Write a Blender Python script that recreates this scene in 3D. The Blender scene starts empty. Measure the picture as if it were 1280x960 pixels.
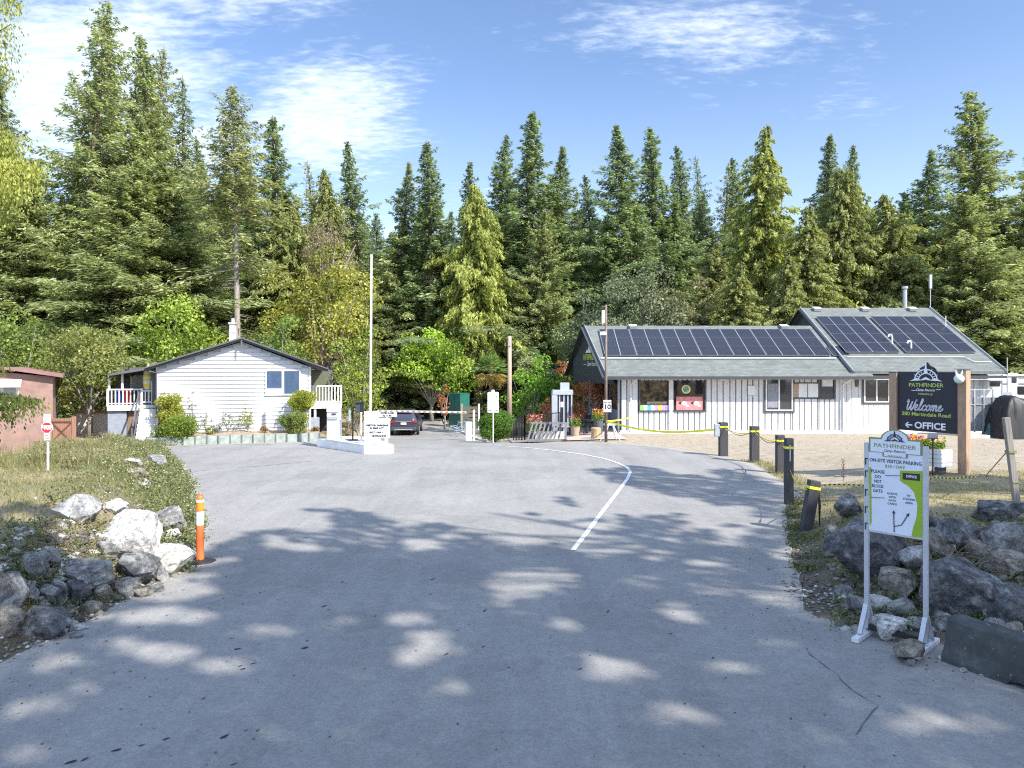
import bpy, bmesh, math, random
import numpy as np
from mathutils import Vector, Matrix, noise as mnoise
R = math.radians
scene = bpy.context.scene
COL = scene.collection
F, H, HOR = 900.0, 3.6, 458.0          # focal length in photo pixels, eye height in metres, horizon row
rnd = random.Random(7)
NP = np.random.default_rng(11)

# ---------------------------------------------------------------- small maths
def sstep(a, b, x):
    if a == b: return 0.0 if x < a else 1.0
    t = min(1.0, max(0.0, (x-a)/(b-a)))
    return t*t*(3-2*t)
def interp(tab, v):
    if v <= tab[0][0]: return tab[0][1]
    for (a, b), (c, d) in zip(tab, tab[1:]):
        if v <= c: return b + (d-b)*(v-a)/(c-a)
    return tab[-1][1]
XL = [(-30,-7.5),(4,-6.6),(8.7,-6.2),(10.4,-5.95),(12.8,-5.8),(14.6,-6.5),(17.8,-7.9),(22,-10.0),(26.6,-12.5),(30,-14.6),(32.3,-15.9),(33.0,-14.2),
      (34.2,-10.2),(34.8,-9.3),(36,-8.7),(48,-8.6),(58,-9.6),(66,-11.5),(75,-14.5),(85,-19),(95,-26)]
XR = [(-30,9),(4,7.5),(8.2,6.6),(9.6,5.2),(10.4,4.3),(11.5,4.6),(14.6,5.6),(17.8,6.75),(20,7.9),(22.8,8.5),(26.6,8.9),(28.9,8.3),(31.8,7.0),(33.4,5.1),(34.6,2.2),
      (36,0.6),(39,-1.2),(44,-2.2),(50,-3.6),(56,-5.2),(62,-6.0),(70,-8.5),(78,-12.5),(88,-18),(95,-23)]
def xl(Y): return interp(XL, Y)
def xr(Y): return interp(XR, Y)
def fbm(x, y, s, oct=3):
    v, a = 0.0, 0.5
    for i in range(oct):
        v += a*mnoise.noise(Vector((x*s, y*s, 3.1*i))); a *= .5; s *= 2
    return v
def front(X): return interp([(4.0,12.0),(4.8,11.1),(5.6,10.3),(6.5,9.5),(9,8.2),(14,6),(30,2)], X)
def terrain(X, Y):
    # dip of the lane past the gate, then the climb into the trees
    dip = -0.95*sstep(30, 47, Y)*sstep(6.0, -0.5, X)*sstep(-10.2, -8.2, X)
    far = sstep(56, 68, Y)
    z = dip*(1-far) + far*(-0.75*(1-sstep(66, 96, Y)) + 0.55*sstep(66, 96, Y))
    z += sstep(110, 400, Y)*3
    # left bank
    if 3 < Y < 33.5:
        e = xl(Y) if Y < 32.7 else -15.8
        d = e - X
        if d > 0:
            if Y < 9.5: d2 = d - (9.5-Y)*1.0
            else: d2 = d
            wide = interp([(3,11),(16,9.5),(20,5.5),(24,3.8),(27,2.6),(31,1.3)], Y)
            up = interp([(3,1.6),(13,1.7),(18,2.6),(33,2.2)], Y)
            top = interp([(3,1.05),(14,1.12),(20,1.02),(26,.90),(29,.62),(32.5,0.05)], Y)
            b = top*sstep(0.0, up, d2)*(1-sstep(wide, wide+3.5, d2))
            n = fbm(X, Y, .55)*.22*min(1, max(0, d2)/1.0)*(1-sstep(wide+2, wide+4, d2))
            z += b + n*(b > .02)
    # right bank and the sand lot
    if 4 < Y < 38 and X > 2:
        d = X - xr(max(Y, 10.4))
        sand = 0.48*sstep(0.3, 4.5, d)*(1-sstep(23, 36, Y))*sstep(11, 15, Y)
        bank = 0.85*sstep(0.1, 2.3, Y-front(X))*sstep(0.15, 2.0, d)*(1-sstep(14, 20, Y))
        z += max(bank, sand) + (fbm(X+9, Y, .6)*.2*sstep(.2, 1.6, d)*sstep(.2, 1.5, Y-front(X))*(1-sstep(17, 21, Y)))
    return z
def PX(px, Y): return (px-640.0)/F*Y
def PZ(py, Y): return H - (py-HOR)*Y/F
def hit(px, py):
    """where the sight line through a photo pixel meets the terrain"""
    kx, kz = (px-640)/F, -(py-HOR)/F
    Y = 5.0
    while Y < 140:
        if H + kz*Y <= terrain(kx*Y, Y): break
        Y += 0.04
    return Vector((kx*Y, Y, terrain(kx*Y, Y)))

# ---------------------------------------------------------------- materials
def newmat(name):
    m = bpy.data.materials.new(name); m.use_nodes = True
    nt = m.node_tree; b = nt.nodes['Principled BSDF']
    return m, nt, b
def setcol(b, c): b.inputs['Base Color'].default_value = (c[0], c[1], c[2], 1)
def ramp(nt, stops):
    r = nt.nodes.new('ShaderNodeValToRGB'); e = r.color_ramp.elements
    while len(e) < len(stops): e.new(0.5)
    for k, (p, c) in enumerate(stops):
        e[k].position = p; e[k].color = (c[0], c[1], c[2], 1)
    return r
def noisen(nt, scale, detail=4, vec=None, rough=.55):
    n = nt.nodes.new('ShaderNodeTexNoise'); n.inputs['Scale'].default_value = scale
    n.inputs['Detail'].default_value = detail; n.inputs['Roughness'].default_value = rough
    if vec is not None: nt.links.new(vec, n.inputs['Vector'])
    return n
def objvec(nt, scale=(1,1,1)):
    t = nt.nodes.new('ShaderNodeTexCoord'); mp = nt.nodes.new('ShaderNodeMapping')
    mp.inputs['Scale'].default_value = scale
    nt.links.new(t.outputs['Object'], mp.inputs['Vector']); return mp.outputs['Vector']
def bump(nt, b, h, dist=.01, strength=.6):
    bp = nt.nodes.new('ShaderNodeBump'); bp.inputs['Distance'].default_value = dist; bp.inputs['Strength'].default_value = strength
    nt.links.new(h, bp.inputs['Height']); nt.links.new(bp.outputs['Normal'], b.inputs['Normal'])
def mix(nt, f, a, c, typ='MIX'):
    m = nt.nodes.new('ShaderNodeMix'); m.data_type = 'RGBA'; m.blend_type = typ
    for s, v in (('Factor', f), ('A', a), ('B', c)):
        i = {'Factor':0,'A':6,'B':7}[s]
        if isinstance(v, (int, float)): m.inputs[i].default_value = v
        elif isinstance(v, tuple): m.inputs[i].default_value = (v[0], v[1], v[2], 1)
        else: nt.links.new(v, m.inputs[i])
    return m.outputs[2]
def mul(nt, a, k):
    m = nt.nodes.new('ShaderNodeMath'); m.operation = 'MULTIPLY'
    nt.links.new(a, m.inputs[0])
    if isinstance(k, (int, float)): m.inputs[1].default_value = k
    else: nt.links.new(k, m.inputs[1])
    return m.outputs[0]
def attr(nt, name):
    a = nt.nodes.new('ShaderNodeAttribute'); a.attribute_name = name; return a
_cache = {}
def paint(name, c, rough=.55, var=.12, scale=6.0, metal=0.0, spec=None, bmp=0.0, dirt=None, streak=0.0):
    """plain coloured surface with slight uneven wear"""
    if name in _cache: return _cache[name]
    m, nt, b = newmat(name)
    v = objvec(nt)
    n = noisen(nt, scale, 5, v)
    lo = tuple(x*(1-var) for x in c); hi = tuple(min(1, x*(1+var)) for x in c)
    r = ramp(nt, [(.35, lo), (.65, hi)]); nt.links.new(n.outputs[0], r.inputs[0])
    out = r.outputs[0]
    if dirt:
        n2 = noisen(nt, scale*.35, 6, v, .7); r2 = ramp(nt, [(.52, (0,0,0)), (.72, (1,1,1))]); nt.links.new(n2.outputs[0], r2.inputs[0])
        out = mix(nt, mul(nt, r2.outputs[0], dirt[1]), out, dirt[0])
    if streak:
        vs2 = objvec(nt, (5, 5, .35)); n4 = noisen(nt, 1.6, 6, vs2, .65); r4 = ramp(nt, [(.38, (1-streak,)*3), (.62, (1,1,1))]); nt.links.new(n4.outputs[0], r4.inputs[0]); out = mix(nt, 1.0, out, r4.outputs[0], 'MULTIPLY')
    nt.links.new(out, b.inputs['Base Color'])
    b.inputs['Roughness'].default_value = rough; b.inputs['Metallic'].default_value = metal
    if bmp:
        n3 = noisen(nt, scale*6, 5, v); bump(nt, b, n3.outputs[0], bmp)
    _cache[name] = m; return m
def woodm(name, c, axis=2, scale=3.0):
    if name in _cache: return _cache[name]
    m, nt, b = newmat(name)
    sc = [14, 14, 14]; sc[axis] = 1.0
    v = objvec(nt, tuple(sc)); n = noisen(nt, scale, 6, v, .65)
    r = ramp(nt, [(.3, tuple(x*.62 for x in c)), (.55, c), (.75, tuple(min(1, x*1.25) for x in c))]); nt.links.new(n.outputs[0], r.inputs[0])
    nt.links.new(r.outputs[0], b.inputs['Base Color']); b.inputs['Roughness'].default_value = .8
    bump(nt, b, n.outputs[0], .006)
    _cache[name] = m; return m
def glassm(name='window_glass', c=(.03,.04,.05), rough=.04):
    if name in _cache: return _cache[name]
    m, nt, b = newmat(name); setcol(b, c); b.inputs['Roughness'].default_value = rough
    b.inputs['Specular IOR Level'].default_value = .9
    n = noisen(nt, 1.2, 2, objvec(nt)); bump(nt, b, n.outputs[0], .01, .25)
    _cache[name] = m; return m

# ---------------------------------------------------------------- mesh building
class MB:
    """collects boxes, tubes and slabs and links them as ONE mesh object"""
    def __init__(s): s.v = []; s.f = []; s.m = []
    def add(s, vs, fs, mi=0):
        k = len(s.v); s.v += [tuple(p) for p in vs]; s.f += [tuple(i+k for i in f) for f in fs]; s.m += [mi]*len(fs); return s
    def box(s, c, d, rot=0.0, mi=0, tilt=None):
        x, y, z = d[0]/2, d[1]/2, d[2]/2
        vs = [Vector((a, b, e)) for a in (-x, x) for b in (-y, y) for e in (-z, z)]
        M = Matrix.Rotation(rot, 3, 'Z')
        if tilt is not None: M = M @ tilt
        vs = [M @ v + Vector(c) for v in vs]
        return s.add(vs, [(0,1,3,2),(4,6,7,5),(0,4,5,1),(2,3,7,6),(0,2,6,4),(1,5,7,3)], mi)
    def bar(s, a, b, w, t=None, mi=0, up=(0,0,1)):
        """rectangular bar from a to b"""
        t = t or w; a = Vector(a); b = Vector(b); d = (b-a)
        if d.length < 1e-6: return s
        dn = d.normalized(); u = Vector(up)
        if abs(dn.dot(u)) > .98: u = Vector((0,1,0))
        x = dn.cross(u).normalized(); y = x.cross(dn)
        vs = [p + x*(i*w/2) + y*(j*t/2) for p in (a, b) for i, j in ((-1,-1),(1,-1),(1,1),(-1,1))]
        return s.add(vs, [(3,2,1,0),(4,5,6,7),(0,1,5,4),(1,2,6,5),(2,3,7,6),(3,0,4,7)], mi)
    def tube(s, pts, r, n=8, mi=0, cap=True):
        pts = [Vector(p) for p in pts]; rs = r if isinstance(r, (list, tuple)) else [r]*len(pts)
        rings = []
        for i, p in enumerate(pts):
            d = (pts[min(i+1, len(pts)-1)] - pts[max(i-1, 0)]).normalized()
            u = Vector((0,0,1)) if abs(d.z) < .95 else Vector((0,1,0))
            x = d.cross(u).normalized(); y = d.cross(x)
            rings.append([p + (x*math.cos(2*math.pi*k/n) + y*math.sin(2*math.pi*k/n))*rs[i] for k in range(n)])
        vs = [v for rg in rings for v in rg]; fs = []
        for i in range(len(pts)-1):
            for k in range(n):
                a, b = i*n+k, i*n+(k+1) % n
                fs.append((a, a+n, b+n, b))
        if cap: fs += [tuple(range(n)), tuple((len(pts)-1)*n+k for k in reversed(range(n)))]
        return s.add(vs, fs, mi)
    def slab(s, poly, ax, lo, hi, mi=0):
        """extrude a 2-D polygon along axis ax ('x','y','z') from lo to hi"""
        def P(p, h): return {'x': (h, p[0], p[1]), 'y': (p[0], h, p[1]), 'z': (p[0], p[1], h)}[ax]
        n = len(poly); vs = [P(p, lo) for p in poly] + [P(p, hi) for p in poly]
        fs = [tuple(range(n)), tuple(range(2*n-1, n-1, -1))] + [(i, i+n, (i+1) % n+n, (i+1) % n) for i in range(n)]
        return s.add(vs, fs, mi)
    def quad(s, a, b, c, d, mi=0): return s.add([a, b, c, d], [(0,1,2,3)], mi)
    def build(s, name, mats, parent=None, bev=0.0, smooth=False, loc=None, rz=None, fix=True):
        me = bpy.data.meshes.new(name); me.from_pydata(s.v, [], s.f)
        if not isinstance(mats, (list, tuple)): mats = [mats]
        for m in mats: me.materials.append(m)
        me.polygons.foreach_set('material_index', s.m)
        if smooth: me.polygons.foreach_set('use_smooth', [True]*len(me.polygons))
        if fix:
            bm = bmesh.new(); bm.from_mesh(me); bmesh.ops.recalc_face_normals(bm, faces=bm.faces); bm.to_mesh(me); bm.free()
        o = bpy.data.objects.new(name, me); COL.objects.link(o)
        if parent: o.parent = parent
        if loc is not None: o.location = loc
        if rz is not None: o.rotation_euler = (0, 0, rz)
        if bev:
            b = o.modifiers.new('edge', 'BEVEL'); b.width = bev; b.segments = 2; b.limit_method = 'ANGLE'
        return o
def thing(name, label, cat, loc=(0,0,0), rz=0.0, group=None):
    o = bpy.data.objects.new(name, None); COL.objects.link(o); o.location = loc; o.rotation_euler = (0,0,rz)
    o.empty_display_size = .2
    return tag(o, label, cat, group)
def tag(o, label=None, cat=None, group=None, kind=None):
    if label: o['label'] = label
    if cat: o['category'] = cat
    if group: o['group'] = group
    if kind: o['kind'] = kind
    return o
def npmesh(name, V, Fq, mat, parent=None, tint=None, nv=4, smooth=False):
    """mesh from numpy arrays; V (n,3), Fq (m,nv)"""
    me = bpy.data.meshes.new(name)
    me.vertices.add(len(V)); me.vertices.foreach_set('co', np.asarray(V, dtype=np.float32).ravel())
    m = len(Fq); me.loops.add(m*nv); me.loops.foreach_set('vertex_index', np.asarray(Fq, dtype=np.int32).ravel())
    me.polygons.add(m); me.polygons.foreach_set('loop_start', np.arange(m, dtype=np.int32)*nv)
    me.polygons.foreach_set('loop_total', np.full(m, nv, dtype=np.int32))
    if tint is not None:
        a = me.attributes.new('tint', 'FLOAT', 'FACE'); a.data.foreach_set('value', np.asarray(tint, dtype=np.float32))
    me.materials.append(mat); me.update(calc_edges=True); me.validate()
    o = bpy.data.objects.new(name, me); COL.objects.link(o)
    if parent: o.parent = parent
    return o
def text_mesh(name, s, size, mat, parent, M, bold=0.0, shear=0.0, align='CENTER', sx=1.0, ext=.003, spacing=1.0):
    """lettering as real geometry; M places the text's local XY plane"""
    cu = bpy.data.curves.new(name, 'FONT'); cu.body = s; cu.size = size; cu.align_x = align; cu.align_y = 'CENTER'
    cu.offset = bold; cu.shear = shear; cu.extrude = ext; cu.resolution_u = 3; cu.space_character = spacing
    o = bpy.data.objects.new(name, cu); COL.objects.link(o)
    dg = bpy.context.evaluated_depsgraph_get(); me = bpy.data.meshes.new_from_object(o.evaluated_get(dg))
    bpy.data.objects.remove(o); bpy.data.curves.remove(cu)
    me.name = name; me.materials.clear(); me.materials.append(mat)
    me.transform(M @ Matrix.Diagonal((sx, 1, 1, 1)))
    o = bpy.data.objects.new(name, me); COL.objects.link(o); o.parent = parent
    return o
def face_y(x, y, z): # text upright in the XZ plane facing -Y
    return Matrix.Translation((x, y, z)) @ Matrix.Rotation(R(90), 4, 'X')

# ---------------------------------------------------------------- camera, sun, sky
cam = bpy.data.cameras.new('camera'); co = bpy.data.objects.new('camera', cam); COL.objects.link(co)
co.location = (0, 0, H); co.rotation_euler = (R(90), 0, 0)
cam.sensor_width = 36; cam.lens = F/1280*36; cam.shift_y = (HOR-480)/1280; cam.clip_end = 3000; cam.clip_start = .1
scene.camera = co
EL, AZ = R(41), R(129)       # sun elevation, azimuth clockwise from +Y
SUN = Vector((math.sin(AZ)*math.cos(EL), math.cos(AZ)*math.cos(EL), math.sin(EL)))
sl = bpy.data.lights.new('sun', 'SUN'); sl.energy = 4.1; sl.angle = R(.55); sl.color = (1, .95, .86)
so = bpy.data.objects.new('sun', sl); COL.objects.link(so); so.rotation_euler = SUN.to_track_quat('Z', 'Y').to_euler(); so.location = SUN*60
w = bpy.data.worlds.new('World'); scene.world = w; w.use_nodes = True
nt = w.node_tree; bg = nt.nodes['Background']; bg.inputs['Strength'].default_value = .12
sky = nt.nodes.new('ShaderNodeTexSky'); sky.sky_type = 'NISHITA'; sky.sun_disc = False
sky.sun_elevation = EL; sky.sun_rotation = AZ; sky.altitude = 0; sky.air_density = 1.0; sky.dust_density = .7; sky.ozone_density = 2.0
tc = nt.nodes.new('ShaderNodeTexCoord')
# thin high cloud: a flat layer seen in perspective (direction divided by its height)
sep = nt.nodes.new('ShaderNodeSeparateXYZ'); nt.links.new(tc.outputs['Generated'], sep.inputs[0])
def M2(op, a, b=None):
    n = nt.nodes.new('ShaderNodeMath'); n.operation = op
    for i, v in enumerate((a, b)):
        if v is None: continue
        if isinstance(v, (int, float)): n.inputs[i].default_value = v
        else: nt.links.new(v, n.inputs[i])
    return n.outputs[0]
zz = M2('MAXIMUM', sep.outputs[2], .03)
cx = M2('DIVIDE', sep.outputs[0], M2('ADD', zz, .12)); cy = M2('DIVIDE', sep.outputs[1], M2('ADD', zz, .12))
cmb = nt.nodes.new('ShaderNodeCombineXYZ'); nt.links.new(cx, cmb.inputs[0]); nt.links.new(cy, cmb.inputs[1])
def wn(scale, detail, rough, off=(0,0,0), sc=(1,1,1), rot=0, dist=0):
    mp = nt.nodes.new('ShaderNodeMapping'); mp.inputs['Location'].default_value = off; mp.inputs['Scale'].default_value = sc; mp.inputs['Rotation'].default_value = (0,0,rot)
    nt.links.new(cmb.outputs[0], mp.inputs[0])
    n = noisen(nt, scale, detail, mp.outputs[0], rough); n.inputs['Distortion'].default_value = dist
    return n.outputs[0]
CLOUD_BLOBS = [  # azimuth x/y ratio, height ratio, radii: where the cloud banks hang
    (-.26,.35,.14,.11,.92), (-.60,.40,.24,.18,1.0), (-.48,.30,.25,.12,.8), (-.40,.52,.22,.07,.7), (.28,.465,.26,.08,.66), (.20,.42,.14,.04,.4),
    (.45,.36,.12,.03,.35), (.02,.22,.5,.07,.30), (-.3,.15,.5,.1,.6), (.6,.2,.4,.1,.2)]
tx = M2('DIVIDE', sep.outputs[0], M2('MAXIMUM', sep.outputs[1], .05)); tz = M2('DIVIDE', sep.outputs[2], M2('MAXIMUM', sep.outputs[1], .05))
cov = None
for (bx, bz, rx, rz_, k) in CLOUD_BLOBS:
    dx = M2('DIVIDE', M2('SUBTRACT', tx, bx), rx); dz = M2('DIVIDE', M2('SUBTRACT', tz, bz), rz_)
    g = M2('MULTIPLY', M2('POWER', 2.718, M2('MULTIPLY', M2('ADD', M2('MULTIPLY', dx, dx), M2('MULTIPLY', dz, dz)), -1.0)), k)
    cov = g if cov is None else M2('MAXIMUM', cov, g)
n1 = wn(2.6, 7, .62, (3.1, 1.7, 0), (1, 1.6, 1), .5, .25); n2 = wn(15, 6, .62, (8, 4, 0), (1, 2.2, 1), .55, .3)
d = M2('ADD', M2('MULTIPLY', n1, .62), M2('MULTIPLY', n2, .66))      # about .6 mean
d = M2('ADD', M2('SUBTRACT', d, .64), M2('MULTIPLY', M2('SUBTRACT', cov, .42), .62))
cr = ramp(nt, [(.0, (0,0,0)), (.50, (1,1,1))]); cr.color_ramp.interpolation = 'EASE'
nt.links.new(M2('ADD', d, .08), cr.inputs[0])
skyc = mix(nt, 1.0, sky.outputs[0], (.86, .88, .95), 'MULTIPLY')
# added thin bright cloud sheet, unseen overhead and behind the viewpoint, lifts the shade
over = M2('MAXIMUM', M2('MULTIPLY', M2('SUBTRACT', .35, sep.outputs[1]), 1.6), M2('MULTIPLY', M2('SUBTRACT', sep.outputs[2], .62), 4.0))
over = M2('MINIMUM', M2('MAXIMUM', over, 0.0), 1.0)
fill_veil = M2('MULTIPLY', over, M2('MINIMUM', M2('MAXIMUM', M2('MULTIPLY', M2('SUBTRACT', n1, .36), 3.2), .25), .9))
skyc = mix(nt, fill_veil, skyc, (5.6, 7.2, 10.2))
# air whitens towards the horizon
hz = M2('POWER', M2('MAXIMUM', M2('SUBTRACT', 1.0, M2('MULTIPLY', sep.outputs[2], 2.6)), 0.0), 1.5)
skyc = mix(nt, M2('MULTIPLY', hz, .55), skyc, (4.5, 5.3, 6.5))
cl = mix(nt, M2('MULTIPLY', cr.outputs[0], .74), skyc, (5.3, 5.7, 6.3))
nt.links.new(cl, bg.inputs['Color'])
vs_ = scene.view_settings; vs_.view_transform = 'Standard'; vs_.look = 'None'; vs_.gamma = 1; vs_.use_curve_mapping = False; vs_.exposure = 1.1
scene.cycles.max_bounces = 5; scene.cycles.diffuse_bounces = 3; scene.cycles.glossy_bounces = 3; scene.cycles.transmission_bounces = 4
scene.cycles.transparent_max_bounces = 6; scene.cycles.use_adaptive_sampling = True; scene.cycles.adaptive_threshold = .01; scene.cycles.filter_width = 1.15
scene.cycles.use_denoising = False; scene.cycles.sample_clamp_indirect = 6
# ---------------------------------------------------------------- ground
def axis(lo, hi, dense, segs):
    a = list(np.arange(lo, hi, dense)); 
    for (end, st) in segs[0]:
        while a[0] > end: a.insert(0, a[0]-st)
    for (end, st) in segs[1]:
        while a[-1] < end: a.append(a[-1]+st)
    return a
def ground():
    xs = axis(-19, 20, .26, ([(-40,1.0),(-110,5),(-600,70)], [(40,1.0),(110,5),(600,70)]))
    ys = axis(4, 40, .26, ([(-20,2.0),(-80,15)], [(70,1.0),(120,4),(1400,90)]))
    nx, ny = len(xs), len(ys)
    V = np.zeros((nx*ny, 3)); A = np.zeros((nx*ny, 4), dtype=np.float32)
    k = 0
    for y in ys:
        l, r = xl(y), xr(y)
        for x in xs:
            z = terrain(x, y); V[k] = (x, y, z)
            # R: sand / gravel, G: green grass, B: leaf litter under the trees, rest dry straw grass
            n = fbm(x, y, .35); sand = 0.0; green = 0.0; dirt = 0.0
            if x > r and y > 4:
                d = x-r
                bound = interp([(8,19.5),(11,19.0),(13,20.0),(16,21.5),(30,23)], x)
                sand = sstep(bound-.8, bound+1.6, y+n*3)
                if y > 26: sand = 1
                dirt = (1-sstep(.3, 1.6, d+n))*(1-sstep(18, 21, y)) + (1-sstep(.4, 1.8, y-front(x)))*(y < 16)
                green = .35*max(0, fbm(x+40, y, .8))*(1-sand)
            elif x < l:
                d = l-x
                w_ = interp([(3,11),(16,9.5),(20,5.5),(24,3.8),(27,2.6),(31,1.3)], y)
                sand = sstep(w_+1.5, w_+3.2, d+n*2) if y < 33.4 else sstep(-9, -12, x)
                if y < 33.4:
                    green = sstep(-.05, .3, fbm(x+4, y+9, .35)+.1)*.8*(1-sand)
                    if y > 14: green = max(green, .8*(1-sstep(1.2, 2.8, d)))
                    dirt = .8*(1-sstep(.5, 1.9, d+n*2))*(1-sstep(14, 16, y))
            if y > 52 or (y > 46 and x > -2) or abs(x) > 32+n*4: dirt = 1; sand = 0
            A[k] = (min(1, sand), min(1, green), min(1, dirt), 1); k += 1
    i = np.arange(ny-1)[:, None]*nx + np.arange(nx-1)[None, :]
    Fq = np.stack([i, i+1, i+nx+1, i+nx], -1).reshape(-1, 4)
    m, t, b = newmat('ground_soil')
    v = objvec(t); at = attr(t, 'zone'); sp = t.nodes.new('ShaderNodeSeparateColor'); t.links.new(at.outputs['Color'], sp.inputs[0])
    nA = noisen(t, 3.0, 8, v, .7); nB = noisen(t, 22, 6, v, .7); nC = noisen(t, .8, 4, v)
    straw = ramp(t, [(.3, (.16,.12,.065)), (.5, (.30,.24,.14)), (.7, (.42,.35,.22))]); t.links.new(nB.outputs[0], straw.inputs[0])
    grn = ramp(t, [(.3, (.05,.065,.022)), (.7, (.17,.19,.07))]); t.links.new(nB.outputs[0], grn.inputs[0])
    snd = ramp(t, [(.3, (.245,.195,.14)), (.5, (.335,.28,.205)), (.72, (.42,.36,.275))]); t.links.new(nA.outputs[0], snd.inputs[0])
    snd2 = mix(t, .35, snd.outputs[0], nB.outputs[1], 'SOFT_LIGHT')
    drt = ramp(t, [(.3, (.055,.042,.03)), (.55, (.14,.11,.08)), (.75, (.24,.20,.155))]); t.links.new(nB.outputs[0], drt.inputs[0])
    c = mix(t, sp.outputs[1], straw.outputs[0], grn.outputs[0])
    c = mix(t, sp.outputs[0], c, snd2); c = mix(t, sp.outputs[2], c, drt.outputs[0])
    t.links.new(c, b.inputs['Base Color']); b.inputs['Roughness'].default_value = .95
    bump(t, b, nB.outputs[0], .04, .7)
    o = npmesh('ground', V, Fq, m); tag(o, kind='structure')
    ca = o.data.color_attributes.new('zone', 'FLOAT_COLOR', 'POINT'); ca.data.foreach_set('color', A.ravel())
    o.data.polygons.foreach_set('use_smooth', [True]*len(o.data.polygons))
ground()

# ---------------------------------------------------------------- asphalt
def asphalt():
    m, t, b = newmat('old_asphalt'); v = objvec(t)
    n1 = noisen(t, .35, 5, v, .6); n2 = noisen(t, 60, 4, v, .75); n3 = noisen(t, 5, 5, v, .6)
    base = ramp(t, [(.3, (.248,.241,.232)), (.7, (.298,.290,.279))]); t.links.new(n1.outputs[0], base.inputs[0])
    grit = ramp(t, [(.3, (.50,.50,.50)), (.5, (.95,.95,.95)), (.72, (1.5,1.5,1.5))]); n2b = noisen(t, 26, 8, v, .85); t.links.new(n2b.outputs[0], grit.inputs[0])
    c = mix(t, .62, base.outputs[0], grit.outputs[0], 'MULTIPLY')
    blot = ramp(t, [(.35, (.90,.90,.91)), (.65, (1.05,1.05,1.04))]); t.links.new(n3.outputs[0], blot.inputs[0])
    c = mix(t, .8, c, blot.outputs[0], 'MULTIPLY')
    # faint streaks along the direction of travel
    v2 = objvec(t, (2.2, .12, 1)); n4 = noisen(t, 1.6, 5, v2, .6); st = ramp(t, [(.35, (.96,.96,.965)), (.65, (1.03,1.03,1.03))]); t.links.new(n4.outputs[0], st.inputs[0])
    c = mix(t, .8, c, st.outputs[0], 'MULTIPLY')
    # wheel tracks and worn repair patches
    v3 = objvec(t, (.55, .045, 1)); n7 = noisen(t, 2.2, 3, v3, .5); tk = ramp(t, [(.40, (.94,.94,.945)), (.50, (1.0,1.0,1.0)), (.62, (1.03,1.03,1.02))]); t.links.new(n7.outputs[0], tk.inputs[0]); c = mix(t, .8, c, tk.outputs[0], 'MULTIPLY')
    n8 = noisen(t, .55, 2, v, .4); pt_ = ramp(t, [(.565, (1,1,1)), (.575, (.90,.90,.91))]); t.links.new(n8.outputs[0], pt_.inputs[0]); c = mix(t, .8, c, pt_.outputs[0], 'MULTIPLY')
    # dust gathers at the margins (vertex mask), and pale old pad by the rocks
    at = attr(t, 'edge'); n5 = noisen(t, 2.0, 6, v, .7); n6 = noisen(t, 9.0, 6, v, .7)
    e = M3(t, 'ADD', at.outputs['Fac'], M3(t, 'MULTIPLY', M3(t, 'SUBTRACT', n5.outputs[0], .5), 1.3)); er = ramp(t, [(.45, (0,0,0)), (.85, (1,1,1))]); t.links.new(e, er.inputs[0])
    pr = ramp(t, [(.3, (.27,.25,.22)), (.6, (.42,.39,.34))]); t.links.new(n6.outputs[0], pr.inputs[0])
    c = mix(t, mul(t, er.outputs[0], .7), c, pr.outputs[0])
    t.links.new(c, b.inputs['Base Color']); b.inputs['Roughness'].default_value = .9; b.inputs['Specular IOR Level'].default_value = .25
    bump(t, b, n2.outputs[0], .008, .5)
    ys = list(np.arange(-30, 4, 2.0)) + list(np.arange(4, 40, .3)) + list(np.arange(40, 96, 1.0))
    nx = 81; V = []; E = []
    for y in ys:
        l = xl(y) + fbm(y, 2, .9)*.25; r = xr(y) + fbm(y, 7, .9)*.25
        for i in range(nx):
            s = i/(nx-1); x = l + (r-l)*s
            V.append((x, y, terrain(x, y) + .016))
            d = min(x-l, r-x)
            e = 1-sstep(0, .8, d)
            if y < 11.5: e = max(e, .62*sstep(3.9, 5.0, x)*sstep(5, 8, y), .5*sstep(-5.3, -6.3, x))
            E.append(e)
    ny = len(ys); i = np.arange(ny-1)[:, None]*nx + np.arange(nx-1)[None, :]
    Fq = np.stack([i, i+1, i+nx+1, i+nx], -1).reshape(-1, 4)
    o = npmesh('road', np.array(V), Fq, m); tag(o, kind='structure')
    a = o.data.attributes.new('edge', 'FLOAT', 'POINT'); a.data.foreach_set('value', np.array(E, dtype=np.float32))
    o.data.polygons.foreach_set('use_smooth', [True]*len(o.data.polygons))
    return m
def M3(t, op, a, b_=None):
    n = t.nodes.new('ShaderNodeMath'); n.operation = op
    for i, v in enumerate((a, b_)):
        if v is None: continue
        if isinstance(v, (int, float)): n.inputs[i].default_value = v
        else: t.links.new(v, n.inputs[i])
    return n.outputs[0]
ASPH = asphalt()
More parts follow.
